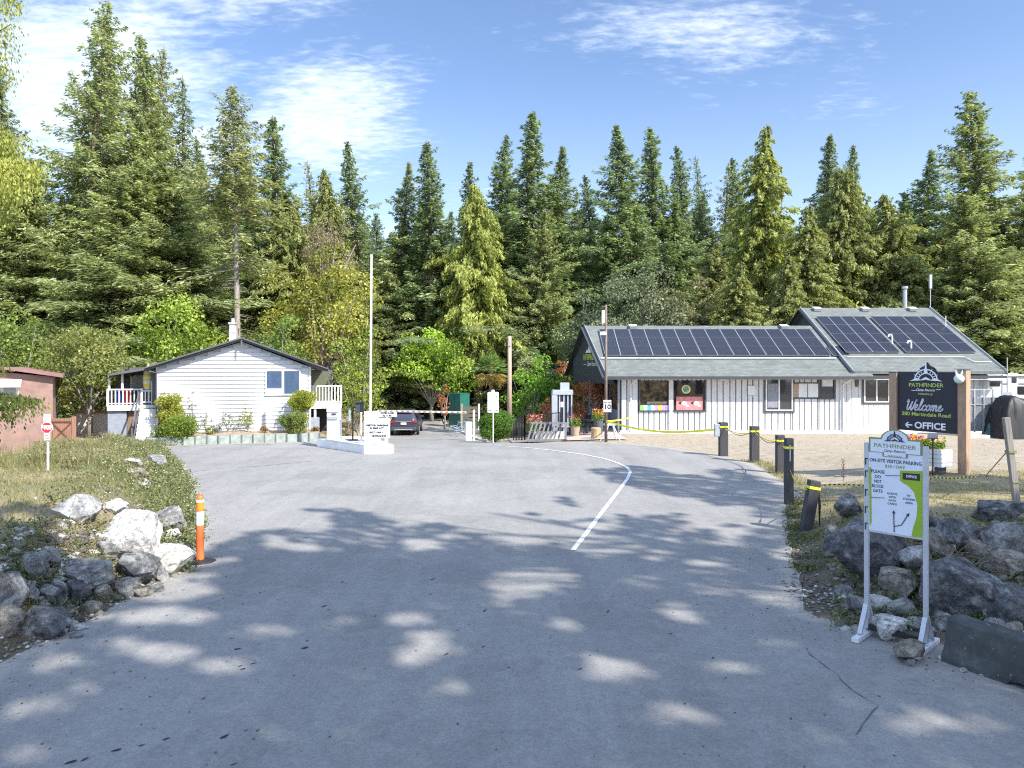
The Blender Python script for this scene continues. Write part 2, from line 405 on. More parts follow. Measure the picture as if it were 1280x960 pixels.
def ribbon(name, pts, width, mat, dz=.024, jitter=0.0):
    """a flat painted or cracked strip lying on the road"""
    P = []
    for (a, b) in zip(pts, pts[1:]):
        n = max(2, int((Vector(b)-Vector(a)).length/.12))
        for k in range(n): P.append(Vector(a).lerp(Vector(b), k/n))
    P.append(Vector(pts[-1])); mb = MB(); row = []
    for i, p in enumerate(P):
        d = (P[min(i+1, len(P)-1)] - P[max(0, i-1)]); n = Vector((-d.y, d.x)).normalized()
        w_ = width/2*(1 + jitter*rnd.uniform(-1, 1)); q = p + n*(jitter*rnd.uniform(-1, 1)*width)
        row.append([(q.x+n.x*s*w_, q.y+n.y*s*w_, terrain(q.x+n.x*s*w_, q.y+n.y*s*w_)+dz) for s in (-1, 1)])
    vs = [v for r_ in row for v in r_]
    mb.add(vs, [(2*i, 2*i+1, 2*i+3, 2*i+2) for i in range(len(row)-1)])
    o = mb.build(name, mat, fix=False); return o
def g2(px, py): h = hit(px, py); return (h.x, h.y)
# worn white lane line
mp_, t, b = newmat('worn_line_paint'); n = noisen(t, 14, 6, objvec(t), .75); r = ramp(t, [(.42, (.74,.74,.73)), (.56, (.62,.62,.61)), (.66, (.36,.36,.35))])
t.links.new(n.outputs[0], r.inputs[0]); t.links.new(r.outputs[0], b.inputs['Base Color']); b.inputs['Roughness'].default_value = .7
line = ribbon('lane_marking', [g2(*p) for p in ((622,558),(660,560.5),(700,565),(730,569),(755,574),(772,579.5),(784,585),(788,591),(784,600),(770,619),(750,645),(733,668),(716,690))], .105, mp_, .028)
tag(line, kind='structure')
crack = paint('crack_dark', (.10,.10,.105), .95)
for k, pts in enumerate((((1008,812),(1014,822),(1031,835),(1046,846),(1058,860),(1076,872),(1099,886),(1092,893),(1084,905),(1070,922)), ((195,588),(202,592),(260,588),(330,583),(390,577)), ((205,560),(260,557),(340,556)))):
    tag(ribbon('road_crack', [g2(*p) for p in pts], .014 if k in (0,3) else .03, crack, .022, .9), kind='structure')
# dark oil spots and pinecone scraps trodden into the asphalt
mb = MB(); spots = [(381,674),(447,675),(428,729),(406,760),(469,772),(384,804),(381,812),(290,801),(296,814),(207,928),(280,926),(322,916),(307,918),(146,943),(254,876),(106,954),(90,955),(176,936),(411,764),(688,797),(688,800),(828,678),(760,767),(541,726),(538,745),(606,765),(300,836),(304,840),(317,832),(292,958),(725,839),(891,826),(558,820),(870,626),(878,627),(636,838),(604,811)]
for i in range(50): spots.append((rnd.uniform(60, 960), rnd.uniform(590, 950)))
for k, (px, py) in enumerate(spots):
    q = hit(px, py)
    if not (xl(q.y)+.2 < q.x < xr(q.y)-.2): continue
    s = rnd.uniform(.018, .045) if k < 37 else rnd.uniform(.008, .02); a0 = rnd.uniform(0, 6.28); el_ = rnd.uniform(.35, .9)
    el_ *= .45; ca_, sa_ = math.cos(.9+.3*math.sin(a0)), math.sin(.9+.3*math.sin(a0)); s *= 1.5
    vs = [(q.x + s*math.cos(a)*k1*ca_ - s*el_*math.sin(a)*k2*sa_, q.y + s*math.cos(a)*k1*sa_ + s*el_*math.sin(a)*k2*ca_, q.z+.023) for a, k1, k2 in [(j*6.283/9, rnd.uniform(.5,1.2), rnd.uniform(.5,1.3)) for j in range(9)]]
    mb.add(vs, [tuple(range(9))])
tag(mb.build('road_stains', paint('oil_spot', (.022,.022,.025), .8), fix=False), kind='structure')
# ---------------------------------------------------------------- foliage
def leafmat(name, lo, mid, hi, trans=.25, rough=.6, objtint=True):
    m, t, b = newmat(name); at = attr(t, 'tint')
    r = ramp(t, [(0, lo), (.5, mid), (1, hi)]); t.links.new(at.outputs['Fac'], r.inputs[0])
    c = r.outputs[0]
    if objtint:
        oi = t.nodes.new('ShaderNodeObjectInfo'); c = mix(t, 1.0, c, oi.outputs['Color'], 'MULTIPLY')
    t.links.new(c, b.inputs['Base Color']); b.inputs['Roughness'].default_value = rough; b.inputs['Specular IOR Level'].default_value = .25
    tr = t.nodes.new('ShaderNodeBsdfTranslucent'); t.links.new(mix(t, 1.0, c, (1.2,1.25,.7), 'MULTIPLY'), tr.inputs[0])
    ms = t.nodes.new('ShaderNodeMixShader'); ms.inputs[0].default_value = trans
    t.links.new(b.outputs[0], ms.inputs[1]); t.links.new(tr.outputs[0], ms.inputs[2])
    t.links.new(ms.outputs[0], t.nodes['Material Output'].inputs[0]); return m
FIR = leafmat('fir_needles', (.075,.088,.045), (.275,.295,.15), (.60,.61,.36), .42)
CED = leafmat('cedar_sprays', (.085,.10,.035), (.26,.285,.115), (.48,.50,.25), .42)
DEC = leafmat('broad_leaves', (.05,.07,.02), (.17,.215,.065), (.40,.45,.16), .4)
DRY = leafmat('dry_foliage', (.10,.075,.04), (.25,.20,.12), (.42,.36,.24), .25)
def barkm(name, c):
    if name in _cache: return _cache[name]
    m, t, b = newmat(name); v = objvec(t, (6, 6, .8)); n = noisen(t, 4, 6, v, .7)
    r = ramp(t, [(.3, tuple(x*.45 for x in c)), (.55, c), (.75, tuple(min(1, x*1.5) for x in c))]); t.links.new(n.outputs[0], r.inputs[0])
    t.links.new(r.outputs[0], b.inputs['Base Color']); b.inputs['Roughness'].default_value = .95; bump(t, b, n.outputs[0], .03, .8)
    _cache[name] = m; return m
BARK = barkm('conifer_bark', (.19,.145,.11)); BARKG = barkm('grey_bark', (.30,.27,.235)); GREYBARK = barkm('pale_fir_bark', (.30,.26,.235))

def blades(C, D, U, L, W, T):
    """kite-shaped leaf faces: centres C, long axis D, width axis U"""
    n = len(C); L = L[:, None]; W = W[:, None]
    V = np.stack([C - D*L*.5, C + U*W*.5 + D*L*.05, C + D*L*.5, C - U*W*.5 + D*L*.05], 1).reshape(-1, 3)
    return V, np.arange(n*4).reshape(-1, 4), T
def unit(a): return a/np.maximum(1e-6, np.linalg.norm(a, axis=-1, keepdims=True))

def conifer_mesh(seed, Ht, Rad, base, kind='fir', dens=1.0, ragged=.25, top_sparse=0.0, nb=None):
    """returns (crown V,F,tint), trunk MB. kind fir: level boughs with needled twigs; cedar: dense drooping sprays"""
    g = np.random.default_rng(seed); nb = nb or int(Ht*(19 if kind == 'fir' else 17)*dens)
    Cs, Ds, Us, Ls, Ws, Ts = [], [], [], [], [], []
    tr = MB(); lean = g.uniform(-.015, .015, 2)
    nz = 10; pts = [(lean[0]*Ht*(k/nz)**2*3, lean[1]*Ht*(k/nz)**2*3, Ht*k/nz*.995) for k in range(nz+1)]
    tr.tube(pts, [max(.02, (.0145 if base < .4 else .0075)*Ht*(1-k/nz)**.9) for k in range(nz+1)], 8)
    for i in range(nb):
        u = (i+g.uniform(0, 1))/nb; u = u**.9
        z = base*Ht + (Ht*.985-base*Ht)*u
        s = (z-base*Ht)/(Ht-base*Ht)
        if kind == 'fir': env = Rad*((1-s)**.92)*(.62+.38*min(1, s*5+.1)) + .10
        else: env = Rad*((1-s)**.78)*(.7+.3*min(1, s*4)) + .10
        lump = .70+.42*abs(math.sin(z*.75+seed*2.1+1.3*math.sin(i*2.39996*1.0+seed)))*g.uniform(.4, 1)
        a_ = i*2.39996; nz_ = mnoise.noise(Vector((math.cos(a_)*1.1+seed*3.3, math.sin(a_)*1.1, z*.42))); lump *= 1.0 + 1.0*nz_
        ln = max(.12, env*lump*g.uniform(1-ragged, 1+ragged*.35))
        if kind == 'fir': ln *= 1.0 + .38*g.uniform(-1, 1)*(g.uniform() < .55) + .30*(g.uniform() < .10)
        if s < .28 and base > .4 and g.uniform() < .62: continue
        az = i*2.39996 + g.uniform(-.4, .4)
        dirx, diry = math.cos(az), math.sin(az)
        slope0 = (.55*s-.10+g.uniform(-.22,.22)) if kind == 'fir' else (.25+.4*s)     # rise at the trunk
        droop = (.32*(1-s)+.06) if kind == 'fir' else .75
        n = int(max(14, ln*(66 if kind == 'fir' else 76))*dens)
        t = g.uniform(.12, 1, n)**.75
        zz_ = ln*(slope0*t - droop*t*t + (.16*t**3 if kind == 'fir' else 0))
        wside = ln*.30*(1.15-t)*g.uniform(-1, 1, n)*(1 if kind == 'fir' else .8)
        cx_ = dirx*ln*t - diry*wside; cy_ = diry*ln*t + dirx*wside
        hang = g.uniform(0, 1, n)
        dz_ = -np.abs(wside)*.30 - hang*(.34 if kind == 'fir' else .60)*(.4+.6*(1-s))
        x0 = lean[0]*Ht*(z/Ht)**2*3; y0 = lean[1]*Ht*(z/Ht)**2*3
        C = np.stack([x0+cx_, y0+cy_, z+zz_+dz_+g.normal(0, 1, n)*(.05+.13*(1-s) if kind == 'fir' else .12)], 1)
        side = np.sign(wside)
        if kind == 'fir':
            D = np.stack([dirx*.75 - diry*side*.75, diry*.75 + dirx*side*.75, -.22-.45*hang], 1) + g.normal(0, .36, (n, 3))
            U = g.normal(0, 1, (n, 3)); U[:, 2] *= .45
            L = g.uniform(.20, .46, n)*(.65+.35*(1-s)); W = L*g.uniform(.18, .36, n)
        else:
            D = np.stack([dirx*.35+0*t, diry*.35+0*t, -1.0+0*t], 1) + g.normal(0, .30, (n, 3))
            U = g.normal(0, 1, (n, 3)); L = g.uniform(.26, .55, n)*(.6+.4*(1-s)); W = L*g.uniform(.20, .34, n)
        D = unit(D); U = unit(U - (U*D).sum(1, keepdims=True)*D)
        br = g.uniform(-.16, .16)
        T = np.clip(.46 + br + g.normal(0, .20, n) + .28*(t-.6), 0, 1)    # young tips are paler
        Cs.append(C); Ds.append(D); Us.append(U); Ls.append(L); Ws.append(W); Ts.append(T)
        if ln > .9 and i % 2 == 0:
            tr.tube([(x0, y0, z), (x0+dirx*ln*.45, y0+diry*ln*.45, z+ln*(slope0*.45-droop*.2)), (x0+dirx*ln*.8, y0+diry*ln*.8, z+ln*(slope0*.8-droop*.64+.06))], [.028*ln**.5+.01, .02, .006], 4, cap=False)
    # dead stubs below the crown
    for k in range(int(base*Ht*(2.2 if base < .4 else 4.5))):
        z = g.uniform(.15*base*Ht, base*Ht*1.15); az = g.uniform(0, 6.28); l = g.uniform(.3, 1.5)
        tr.tube([(0, 0, z), (math.cos(az)*l, math.sin(az)*l, z-g.uniform(.0, .35)*l)], [.03, .008], 4, cap=False)
    A = [np.concatenate(q) for q in (Cs, Ds, Us, Ls, Ws, Ts)]
    return blades(*A), tr
def broad_mesh(seed, Ht, Rad, base, dens=1.0, leaf=.22, flat=1.0, clumps=26, tight=False):
    """rounded crown made of leaf clumps round limb ends"""
    g = np.random.default_rng(seed); tr = MB(); Cs, Ts = [], []
    hc = (Ht+base*Ht)/2; rz = (Ht-base*Ht)/2
    fork = base*Ht*.95
    tr.tube([(0,0,0), (.03*Ht*g.uniform(-1,1)*.3, 0, fork*.6), (0, 0, fork+.1)], [.022*Ht+.02, .018*Ht+.015, .015*Ht+.01], 8)
    for k in range(clumps):
        d = unit(g.normal(0, 1, 3)); q = g.uniform(.1, .74) if tight else g.uniform(.35, 1.0)
        c = np.array([d[0]*Rad*q, d[1]*Rad*q, hc + d[2]*rz*q*flat])
        leaf_ = leaf*.74; rc = Rad*(g.uniform(.30, .46) if tight else g.uniform(.16, .42)); n = int(rc*rc*170*dens/(leaf_/.2)**2)+20
        e = unit(g.normal(0, 1, (n, 3))); e[:, 2] *= .75
        P = c + e*rc*g.uniform(.45, 1.05, n)[:, None]**.6
        Cs.append(P); Ts.append(np.clip(.5+g.uniform(-.24, .24)+g.normal(0, .20, n), 0, 1))
        if k % 2 == 0:
            mid = (c*.45 + np.array([0, 0, fork])*.55); tr.tube([(0,0,fork*g.uniform(.75,1)), tuple(mid), tuple(c)], [.010*Ht, .007*Ht, .002*Ht], 5, cap=False)
    C = np.concatenate(Cs); T = np.concatenate(Ts); n = len(C)
    D = unit(g.normal(0, 1, (n, 3)) + np.array([0, 0, -.35])); U = g.normal(0, 1, (n, 3)); U = unit(U - (U*D).sum(1, keepdims=True)*D)
    L = g.uniform(.5, 1.35, n)*leaf*.8; W = L*g.uniform(.5, .8, n)
    return blades(C, D, U, L, W, T), tr

def make_tree(name, label, cat, data, mat, bark, loc, group=None, rz=0, scale=1.0, tint=(1,1,1), parts=('crown', 'trunk')):
    (V, Fq, T), tr = data
    root = thing(name, label, cat, loc, rz, group); root.scale = (scale,)*3 if isinstance(scale, (int, float)) else scale
    c = npmesh(parts[0], V, Fq, mat, root, T); c.color = (*tint, 1)
    tr.build(parts[1], bark, root, smooth=True, fix=False)
    return root
def copy_tree(src, label, loc, rz, scale, tint, group=None):
    r = src.copy(); COL.objects.link(r); r.location = loc; r.rotation_euler = (0, 0, rz); r.scale = scale; r['label'] = label
    if group: r['group'] = group
    for ch in list(src.children):
        c = ch.copy(); COL.objects.link(c); c.parent = r
        if 'crown' in ch.name: c.color = (*tint, 1)
    return r
G_FOR = 'tall trees of the forest behind the buildings'
# variants: source height, then used at any height by scaling
VAR = {}
def variant(key, **kw):
    VAR[key] = dict(kw)
variant('fir1', seed=1, Ht=24, Rad=3.5, base=.10, kind='fir'); variant('fir2', seed=2, Ht=24, Rad=3.0, base=.06, kind='fir', ragged=.35)
variant('fir3', seed=3, Ht=26, Rad=4.4, base=.16, kind='fir', ragged=.40, dens=.95); variant('fir4', seed=4, Ht=22, Rad=2.7, base=.04, kind='fir', ragged=.3)
variant('open', seed=5, Ht=26, Rad=4.4, base=.16, kind='fir', ragged=.45, dens=.78); variant('bare', seed=6, Ht=26, Rad=3.6, base=.44, kind='fir', ragged=.55, dens=.62); variant('ced3', seed=17, Ht=22, Rad=3.6, base=.24, kind='cedar', ragged=.35)
variant('ced1', seed=7, Ht=22, Rad=4.0, base=.02, kind='cedar'); variant('ced2', seed=8, Ht=24, Rad=3.0, base=.03, kind='cedar', ragged=.4); 
variant('spar', seed=9, Ht=24, Rad=3.2, base=.22, kind='fir', ragged=.5, dens=.55)
variant('wide', seed=10, Ht=22, Rad=5.2, base=.05, kind='fir', ragged=.35, dens=1.15)
SRC = {}
def plant(key, px, tip, Y, wid, tint, label, base=None, name='conifer_tree'):
    X = PX(px, Y); z0 = terrain(X, Y) - .1; Ht = PZ(tip, Y) - z0; kw = VAR[key]; sz = Ht/kw['Ht']; sx = wid/2*Y/F/kw['Rad']*(1.62 if 'ced' not in key else 1.75)
    sc = (sx, sx, sz); rz = (px*7.31+tip) % 6.28
    if key not in SRC:
        data = conifer_mesh(**kw)
        SRC[key] = make_tree('cedar_tree' if 'ced' in key else 'fir_tree', label, 'tree', data, CED if 'ced' in key else FIR, GREYBARK if key == 'bare' else BARK, (X, Y, z0), G_FOR, rz, sc, tint)
        return SRC[key]
    return copy_tree(SRC[key], label, (X, Y, z0), rz, sc, tint, G_FOR)
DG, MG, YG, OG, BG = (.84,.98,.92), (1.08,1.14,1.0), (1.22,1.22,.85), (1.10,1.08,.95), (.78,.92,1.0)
# (kind, x of the tip, y of the tip, distance, width of the crown low down in photo pixels, tint, what marks it)
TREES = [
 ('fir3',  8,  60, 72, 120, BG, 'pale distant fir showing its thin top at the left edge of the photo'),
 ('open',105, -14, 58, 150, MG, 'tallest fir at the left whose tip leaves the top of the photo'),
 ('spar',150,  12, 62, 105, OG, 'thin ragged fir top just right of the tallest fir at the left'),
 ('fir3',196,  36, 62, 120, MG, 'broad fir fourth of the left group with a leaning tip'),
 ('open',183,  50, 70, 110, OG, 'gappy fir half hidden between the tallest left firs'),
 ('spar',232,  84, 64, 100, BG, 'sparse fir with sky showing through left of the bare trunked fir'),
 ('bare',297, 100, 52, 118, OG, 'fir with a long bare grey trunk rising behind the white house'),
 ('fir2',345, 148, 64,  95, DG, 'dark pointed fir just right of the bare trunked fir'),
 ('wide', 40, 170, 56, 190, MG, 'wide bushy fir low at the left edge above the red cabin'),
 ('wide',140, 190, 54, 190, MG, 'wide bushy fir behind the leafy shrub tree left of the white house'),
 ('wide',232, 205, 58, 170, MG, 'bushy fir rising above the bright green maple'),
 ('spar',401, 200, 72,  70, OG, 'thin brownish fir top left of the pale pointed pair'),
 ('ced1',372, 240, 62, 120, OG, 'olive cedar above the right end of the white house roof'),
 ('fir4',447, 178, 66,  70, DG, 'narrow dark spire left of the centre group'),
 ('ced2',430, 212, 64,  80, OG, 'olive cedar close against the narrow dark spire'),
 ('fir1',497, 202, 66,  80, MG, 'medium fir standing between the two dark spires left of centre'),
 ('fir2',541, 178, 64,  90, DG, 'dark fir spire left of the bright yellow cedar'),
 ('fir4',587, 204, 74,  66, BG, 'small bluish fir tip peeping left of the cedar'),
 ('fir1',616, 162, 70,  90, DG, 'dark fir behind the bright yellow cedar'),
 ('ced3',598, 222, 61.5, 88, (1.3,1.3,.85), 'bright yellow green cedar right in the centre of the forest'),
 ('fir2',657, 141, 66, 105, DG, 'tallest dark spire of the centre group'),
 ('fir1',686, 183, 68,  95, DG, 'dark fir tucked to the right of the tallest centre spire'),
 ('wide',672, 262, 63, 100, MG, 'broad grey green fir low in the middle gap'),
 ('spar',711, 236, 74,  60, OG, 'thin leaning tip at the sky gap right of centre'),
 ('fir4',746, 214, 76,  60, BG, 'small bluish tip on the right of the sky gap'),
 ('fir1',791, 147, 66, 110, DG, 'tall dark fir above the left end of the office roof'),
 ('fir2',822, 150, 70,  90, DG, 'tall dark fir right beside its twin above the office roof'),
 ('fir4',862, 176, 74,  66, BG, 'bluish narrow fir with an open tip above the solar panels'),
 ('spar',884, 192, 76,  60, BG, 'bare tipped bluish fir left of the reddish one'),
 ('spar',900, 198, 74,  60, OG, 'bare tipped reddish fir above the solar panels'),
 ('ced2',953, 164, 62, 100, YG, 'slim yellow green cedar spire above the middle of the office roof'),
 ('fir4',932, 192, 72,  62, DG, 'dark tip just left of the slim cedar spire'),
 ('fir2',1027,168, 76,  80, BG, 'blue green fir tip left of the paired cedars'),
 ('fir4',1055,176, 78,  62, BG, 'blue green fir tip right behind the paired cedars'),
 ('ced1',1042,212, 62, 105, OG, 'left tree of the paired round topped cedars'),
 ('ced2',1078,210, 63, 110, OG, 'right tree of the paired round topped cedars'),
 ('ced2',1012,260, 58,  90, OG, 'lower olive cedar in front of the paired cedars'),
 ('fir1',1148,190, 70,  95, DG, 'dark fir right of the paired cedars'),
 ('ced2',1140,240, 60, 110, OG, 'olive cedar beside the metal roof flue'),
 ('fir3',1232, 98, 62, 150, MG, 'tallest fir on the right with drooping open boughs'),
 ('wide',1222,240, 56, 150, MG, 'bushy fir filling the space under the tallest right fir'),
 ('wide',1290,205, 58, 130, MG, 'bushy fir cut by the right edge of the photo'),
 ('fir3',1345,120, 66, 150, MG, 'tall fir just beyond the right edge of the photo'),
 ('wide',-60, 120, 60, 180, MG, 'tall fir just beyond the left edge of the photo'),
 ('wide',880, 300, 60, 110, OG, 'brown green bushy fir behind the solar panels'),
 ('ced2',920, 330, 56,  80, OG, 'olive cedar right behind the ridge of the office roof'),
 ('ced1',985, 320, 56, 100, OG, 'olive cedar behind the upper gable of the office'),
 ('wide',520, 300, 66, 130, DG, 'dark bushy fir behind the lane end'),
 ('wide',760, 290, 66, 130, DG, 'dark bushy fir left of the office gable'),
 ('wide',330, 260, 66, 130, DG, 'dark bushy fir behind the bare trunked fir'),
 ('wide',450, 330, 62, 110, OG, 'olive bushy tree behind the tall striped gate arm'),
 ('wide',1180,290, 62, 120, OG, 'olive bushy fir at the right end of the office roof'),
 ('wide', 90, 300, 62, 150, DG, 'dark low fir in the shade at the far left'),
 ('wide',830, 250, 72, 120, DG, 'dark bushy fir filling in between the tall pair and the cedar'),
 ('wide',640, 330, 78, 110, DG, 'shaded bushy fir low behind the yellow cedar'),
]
for t_ in TREES: plant(*t_)
def chain(o):
    p = Vector((0,0,0))
    while o is not None: p += Vector(o.location); o = o.parent
    return p
def bw(mb, name, mat, parent, **k):
    """build with world coordinates under a thing that stands unrotated somewhere"""
    off = chain(parent); mb.v = [(v[0]-off.x, v[1]-off.y, v[2]-off.z) for v in mb.v]
    return mb.build(name, mat, parent, **k)
def tw(name, s, size, mat, parent, M, **k):
    return text_mesh(name, s, size, mat, parent, Matrix.Translation(-chain(parent)) @ M, **k)
WHITE = paint('white_paint', (.72,.72,.72), .5, .04, 2.0, dirt=((.55,.54,.5), .35))
SIDING = paint('white_siding', (.64,.64,.645), .5, .035, 1.4, dirt=((.50,.49,.46), .4), streak=.10)
GREYT = paint('grey_trim', (.10,.10,.112), .6, .1)
DGREY = paint('dark_grey_wall', (.085,.09,.10), .7, .12)
GLASS = glassm(); BLACK = paint('black_metal', (.02,.02,.022), .45, .1)
STEEL = paint('galvanised_steel', (.5,.51,.53), .4, .08, metal=.6)
def shingle(name, c, sx=3.2, sz=9.0):
    if name in _cache: return _cache[name]
    m, t, b = newmat(name); tcn = t.nodes.new('ShaderNodeTexCoord'); s = t.nodes.new('ShaderNodeSeparateXYZ'); t.links.new(tcn.outputs['Object'], s.inputs[0])
    cm = t.nodes.new('ShaderNodeCombineXYZ'); t.links.new(s.outputs[0], cm.inputs[0]); t.links.new(s.outputs[1], cm.inputs[1])
    br = t.nodes.new('ShaderNodeTexBrick'); t.links.new(cm.outputs[0], br.inputs['Vector'])
    br.inputs['Scale'].default_value = 1.0; br.inputs['Brick Width'].default_value = .33; br.inputs['Row Height'].default_value = .14; br.inputs['Mortar Size'].default_value = .008
    br.inputs['Color1'].default_value = (*[x*.84 for x in c], 1); br.inputs['Color2'].default_value = (*[x*1.13 for x in c], 1); br.inputs['Mortar'].default_value = (*[x*.55 for x in c], 1)
    n = noisen(t, 1.3, 6, tcn.outputs['Object'], .65); r = ramp(t, [(.3, (.82,.82,.82)), (.7, (1.12,1.12,1.1))]); t.links.new(n.outputs[0], r.inputs[0])
    t.links.new(mix(t, .9, br.outputs[0], r.outputs[0], 'MULTIPLY'), b.inputs['Base Color']); b.inputs['Roughness'].default_value = .92
    n2 = noisen(t, 40, 3, tcn.outputs['Object']); bump(t, b, n2.outputs[0], .01, .5)
    _cache[name] = m; return m
def lap_wall(mb, Y, x0, x1, z0, topf, step=.2, thick=.05):
    """horizontal lap boards facing -Y; topf(x) gives the roof line"""
    z = z0
    zm = max(topf((x0+x1)/2), topf(x0+ (x1-x0)*.54), topf(x0), topf(x1))
    while z < zm:
        za, zb = z, min(z+step, zm)-.015
        xs = [x0+(x1-x0)*k/60 for k in range(61) if topf(x0+(x1-x0)*k/60) > zb-.02]
        if len(xs) > 1:
            a, b_ = xs[0], xs[-1]
            mb.add([(a,Y-thick,za),(b_,Y-thick,za),(b_,Y-.012,zb),(a,Y-.012,zb),(a,Y+.02,za),(b_,Y+.02,za),(b_,Y+.02,zb),(a,Y+.02,zb)],
                   [(0,1,2,3),(7,6,5,4),(0,4,5,1),(3,2,6,7),(0,3,7,4),(1,5,6,2)])
        z += step
# ---------------------------------------------------------------- white house
def white_house():
    Y = 36.0
    t = thing('house', 'white gabled house with grey roof trim, twin windows and a deck on each side', 'house', (-13.6, Y, 0))
    x0, x1, pk = -17.5, -10.1, -13.5
    ze, zp = 3.58, 4.83
    def top(x): return ze + (zp-ze)*(1-abs(x-pk)/(pk-x0 if x < pk else x1-pk))
    wb = MB(); wb.slab([(x0,-.3),(x1,-.3),(x1,ze),(pk,zp),(x0,ze)], 'y', Y, Y+11)
    bw(wb, 'wall', paint('siding_shade_gap', (.38,.39,.42), .8), t)  # darker grey-blue backing in the gaps stands in for lap shadow lines
    lb = MB(); lap_wall(lb, Y, x0, x1, .12, top, .2, .06); lb.box((x0-.03, Y-.03, (ze)/2), (.1, .1, ze)); lb.box((x1+.03, Y-.03, ze/2), (.1, .1, ze))
    lb.box((pk+.02, Y-.035, 3.2), (.05, .06, 2.9)) if False else None
    bw(lb, 'siding', SIDING, t)
    fb = MB(); fb.box(((x0+x1)/2, Y-.02, .03), (x1-x0+.1, .12, .3)); bw(fb, 'foundation', paint('concrete_grey', (.36,.35,.33), .9, .15), t)
    # roof: main gable with wide side eaves running out over the decks
    rb = MB(); th = .17; yo, ye = Y-.45, Y+11.3
    def slope(pa, pb): rb.slab([pa, pb, (pb[0], pb[1]-th), (pa[0], pa[1]-th)], 'y', yo, ye)
    slope((pk, zp+.22), (x1+.95, ze-.07)); slope((x0-.55, ze-.02), (pk, zp+.22))
    rf = bw(rb, 'roof', shingle('dark_shingle', (.10,.105,.115)), t)
    fr = MB(); 
    for a, b_ in (((pk, zp+.26), (x1+1.0, ze-.03)), ((pk, zp+.26), (x0-.6, ze+.01))):
        fr.bar((a[0], yo-.02, a[1]-.10), (b_[0], yo-.02, b_[1]-.10), .04, .24, up=(0,1,0))
    fr.bar((pk, yo-.06, zp+.1), (pk, yo-.06, zp-.42), .07)
    bw(fr, 'barge_board', GREYT, t)
    ch = MB(); ch.box((-14.15, Y+3.5, 5.25), (.38, .38, 1.3)); ch.box((-14.15, Y+3.5, 5.93), (.46, .46, .10))
    c_ = bw(ch, 'chimney', paint('chimney_block', (.42,.39,.37), .9, .2, 5), t); q = MB(); q.tube([(-14.15,Y+3.5,5.97),(-14.15,Y+3.5,6.22)], .11, 10); bw(q, 'flue', STEEL, c_)
    for a, b_ in ((-12.28,-11.52),(-11.40,-10.64)):
        f = MB(); z0, z1 = 2.2, 3.36; w_ = .07
        f.box(((a+b_)/2, Y-.06, z1+w_/2), (b_-a+.14, .09, w_)); f.box(((a+b_)/2, Y-.06, z0-w_/2), (b_-a+.14, .11, w_))
        f.box((a-w_/2, Y-.06, (z0+z1)/2), (w_, .09, z1-z0)); f.box((b_+w_/2, Y-.06, (z0+z1)/2), (w_, .09, z1-z0))
        wf = bw(f, 'window', WHITE, t)
        g_ = MB(); g_.box(((a+b_)/2, Y-.055, (z0+z1)/2), (b_-a, .02, z1-z0)); bw(g_, 'pane', paint('blue_blind_glass', (.05,.085,.15), .12, .15), wf)
        if a < -12:
            s = MB(); s.box(((a+b_)/2, Y-.072, z0+.14), (b_-a, .015, .26)); s.box(((a+b_)/2, Y-.082, z0+.29), (b_-a, .03, .03)); s.box(((a+b_)/2, Y-.082, z0+.14), (.03, .03, .26)); bw(s, 'sash', paint('pale_sash', (.42,.45,.5), .3), wf)
    def deck(xa, xb, ya, yb, zf, zt, name, posts, rail_left=True):
        d = MB(); d.box(((xa+xb)/2, (ya+yb)/2, zf-.08), (xb-xa, yb-ya, .14)); d.box(((xa+xb)/2, ya-.02, zf-.12), (xb-xa+.06, .05, .26))
        dk = bw(d, 'deck', WHITE, t)
        rl = MB(); rl.box(((xa+xb)/2, ya, zt), (xb-xa+.08, .09, .06)); rl.box(((xa+xb)/2, ya, zf+.1), (xb-xa, .05, .05))
        n = int((xb-xa)/.155)
        for k in range(n+1): rl.box((xa+(xb-xa)*k/n, ya, (zf+zt)/2), (.055, .035, zt-zf))
        for x in (xa, xb): rl.box((x, ya, (zf+zt)/2), (.1, .1, zt-zf+.08))
        bw(rl, 'railing', WHITE, dk)
        for x in posts:
            p = MB(); p.box((x, ya+.1, (zf-.1)/2-.25), (.12, .12, zf+.3)); bw(p, 'post', WHITE, dk)
        return dk
    deck(-10.02, -8.35, 37.0, 44, 1.62, 2.56, 'deck', (-9.75, -8.9, -8.45))
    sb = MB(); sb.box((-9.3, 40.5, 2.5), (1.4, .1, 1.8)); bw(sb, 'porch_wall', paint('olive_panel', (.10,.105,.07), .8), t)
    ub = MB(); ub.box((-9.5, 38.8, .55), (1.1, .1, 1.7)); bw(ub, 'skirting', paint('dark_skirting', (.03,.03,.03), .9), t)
    pb = MB(); pb.box((-9.78, 37.05, .35), (.5, .5, 1.1)); bw(pb, 'side_panel', paint('bluegrey_panel', (.25,.28,.34), .7), t)
    # left deck with stair
    dk = deck(-19.9, -18.35, 36.7, 43, 1.70, 2.48, 'deck', ())
    d2 = MB(); d2.box((-17.95, 37.4, 1.64), (.9, 1.4, .14)); bw(d2, 'landing', WHITE, dk)
    r2 = MB(); r2.box((-17.95, 36.75, 2.40), (.85, .07, .06)); r2.box((-17.95, 36.75, 1.85), (.85, .05, .05))
    for k in range(6): r2.box((-18.35+k*.16, 36.75, 2.1), (.05, .04, .6))
    bw(r2, 'railing', WHITE, dk)
    st = MB()
    for k in range(9): st.box((-17.95+.02*k, 36.6-.27*k, 1.5-.165*k), (.92, .30, .05)); st.box((-17.95+.02*k, 36.48-.27*k, 1.42-.165*k), (.92, .03, .13))
    bw(st, 'stair', paint('stair_tread', (.62,.62,.60), .7, .08), dk)
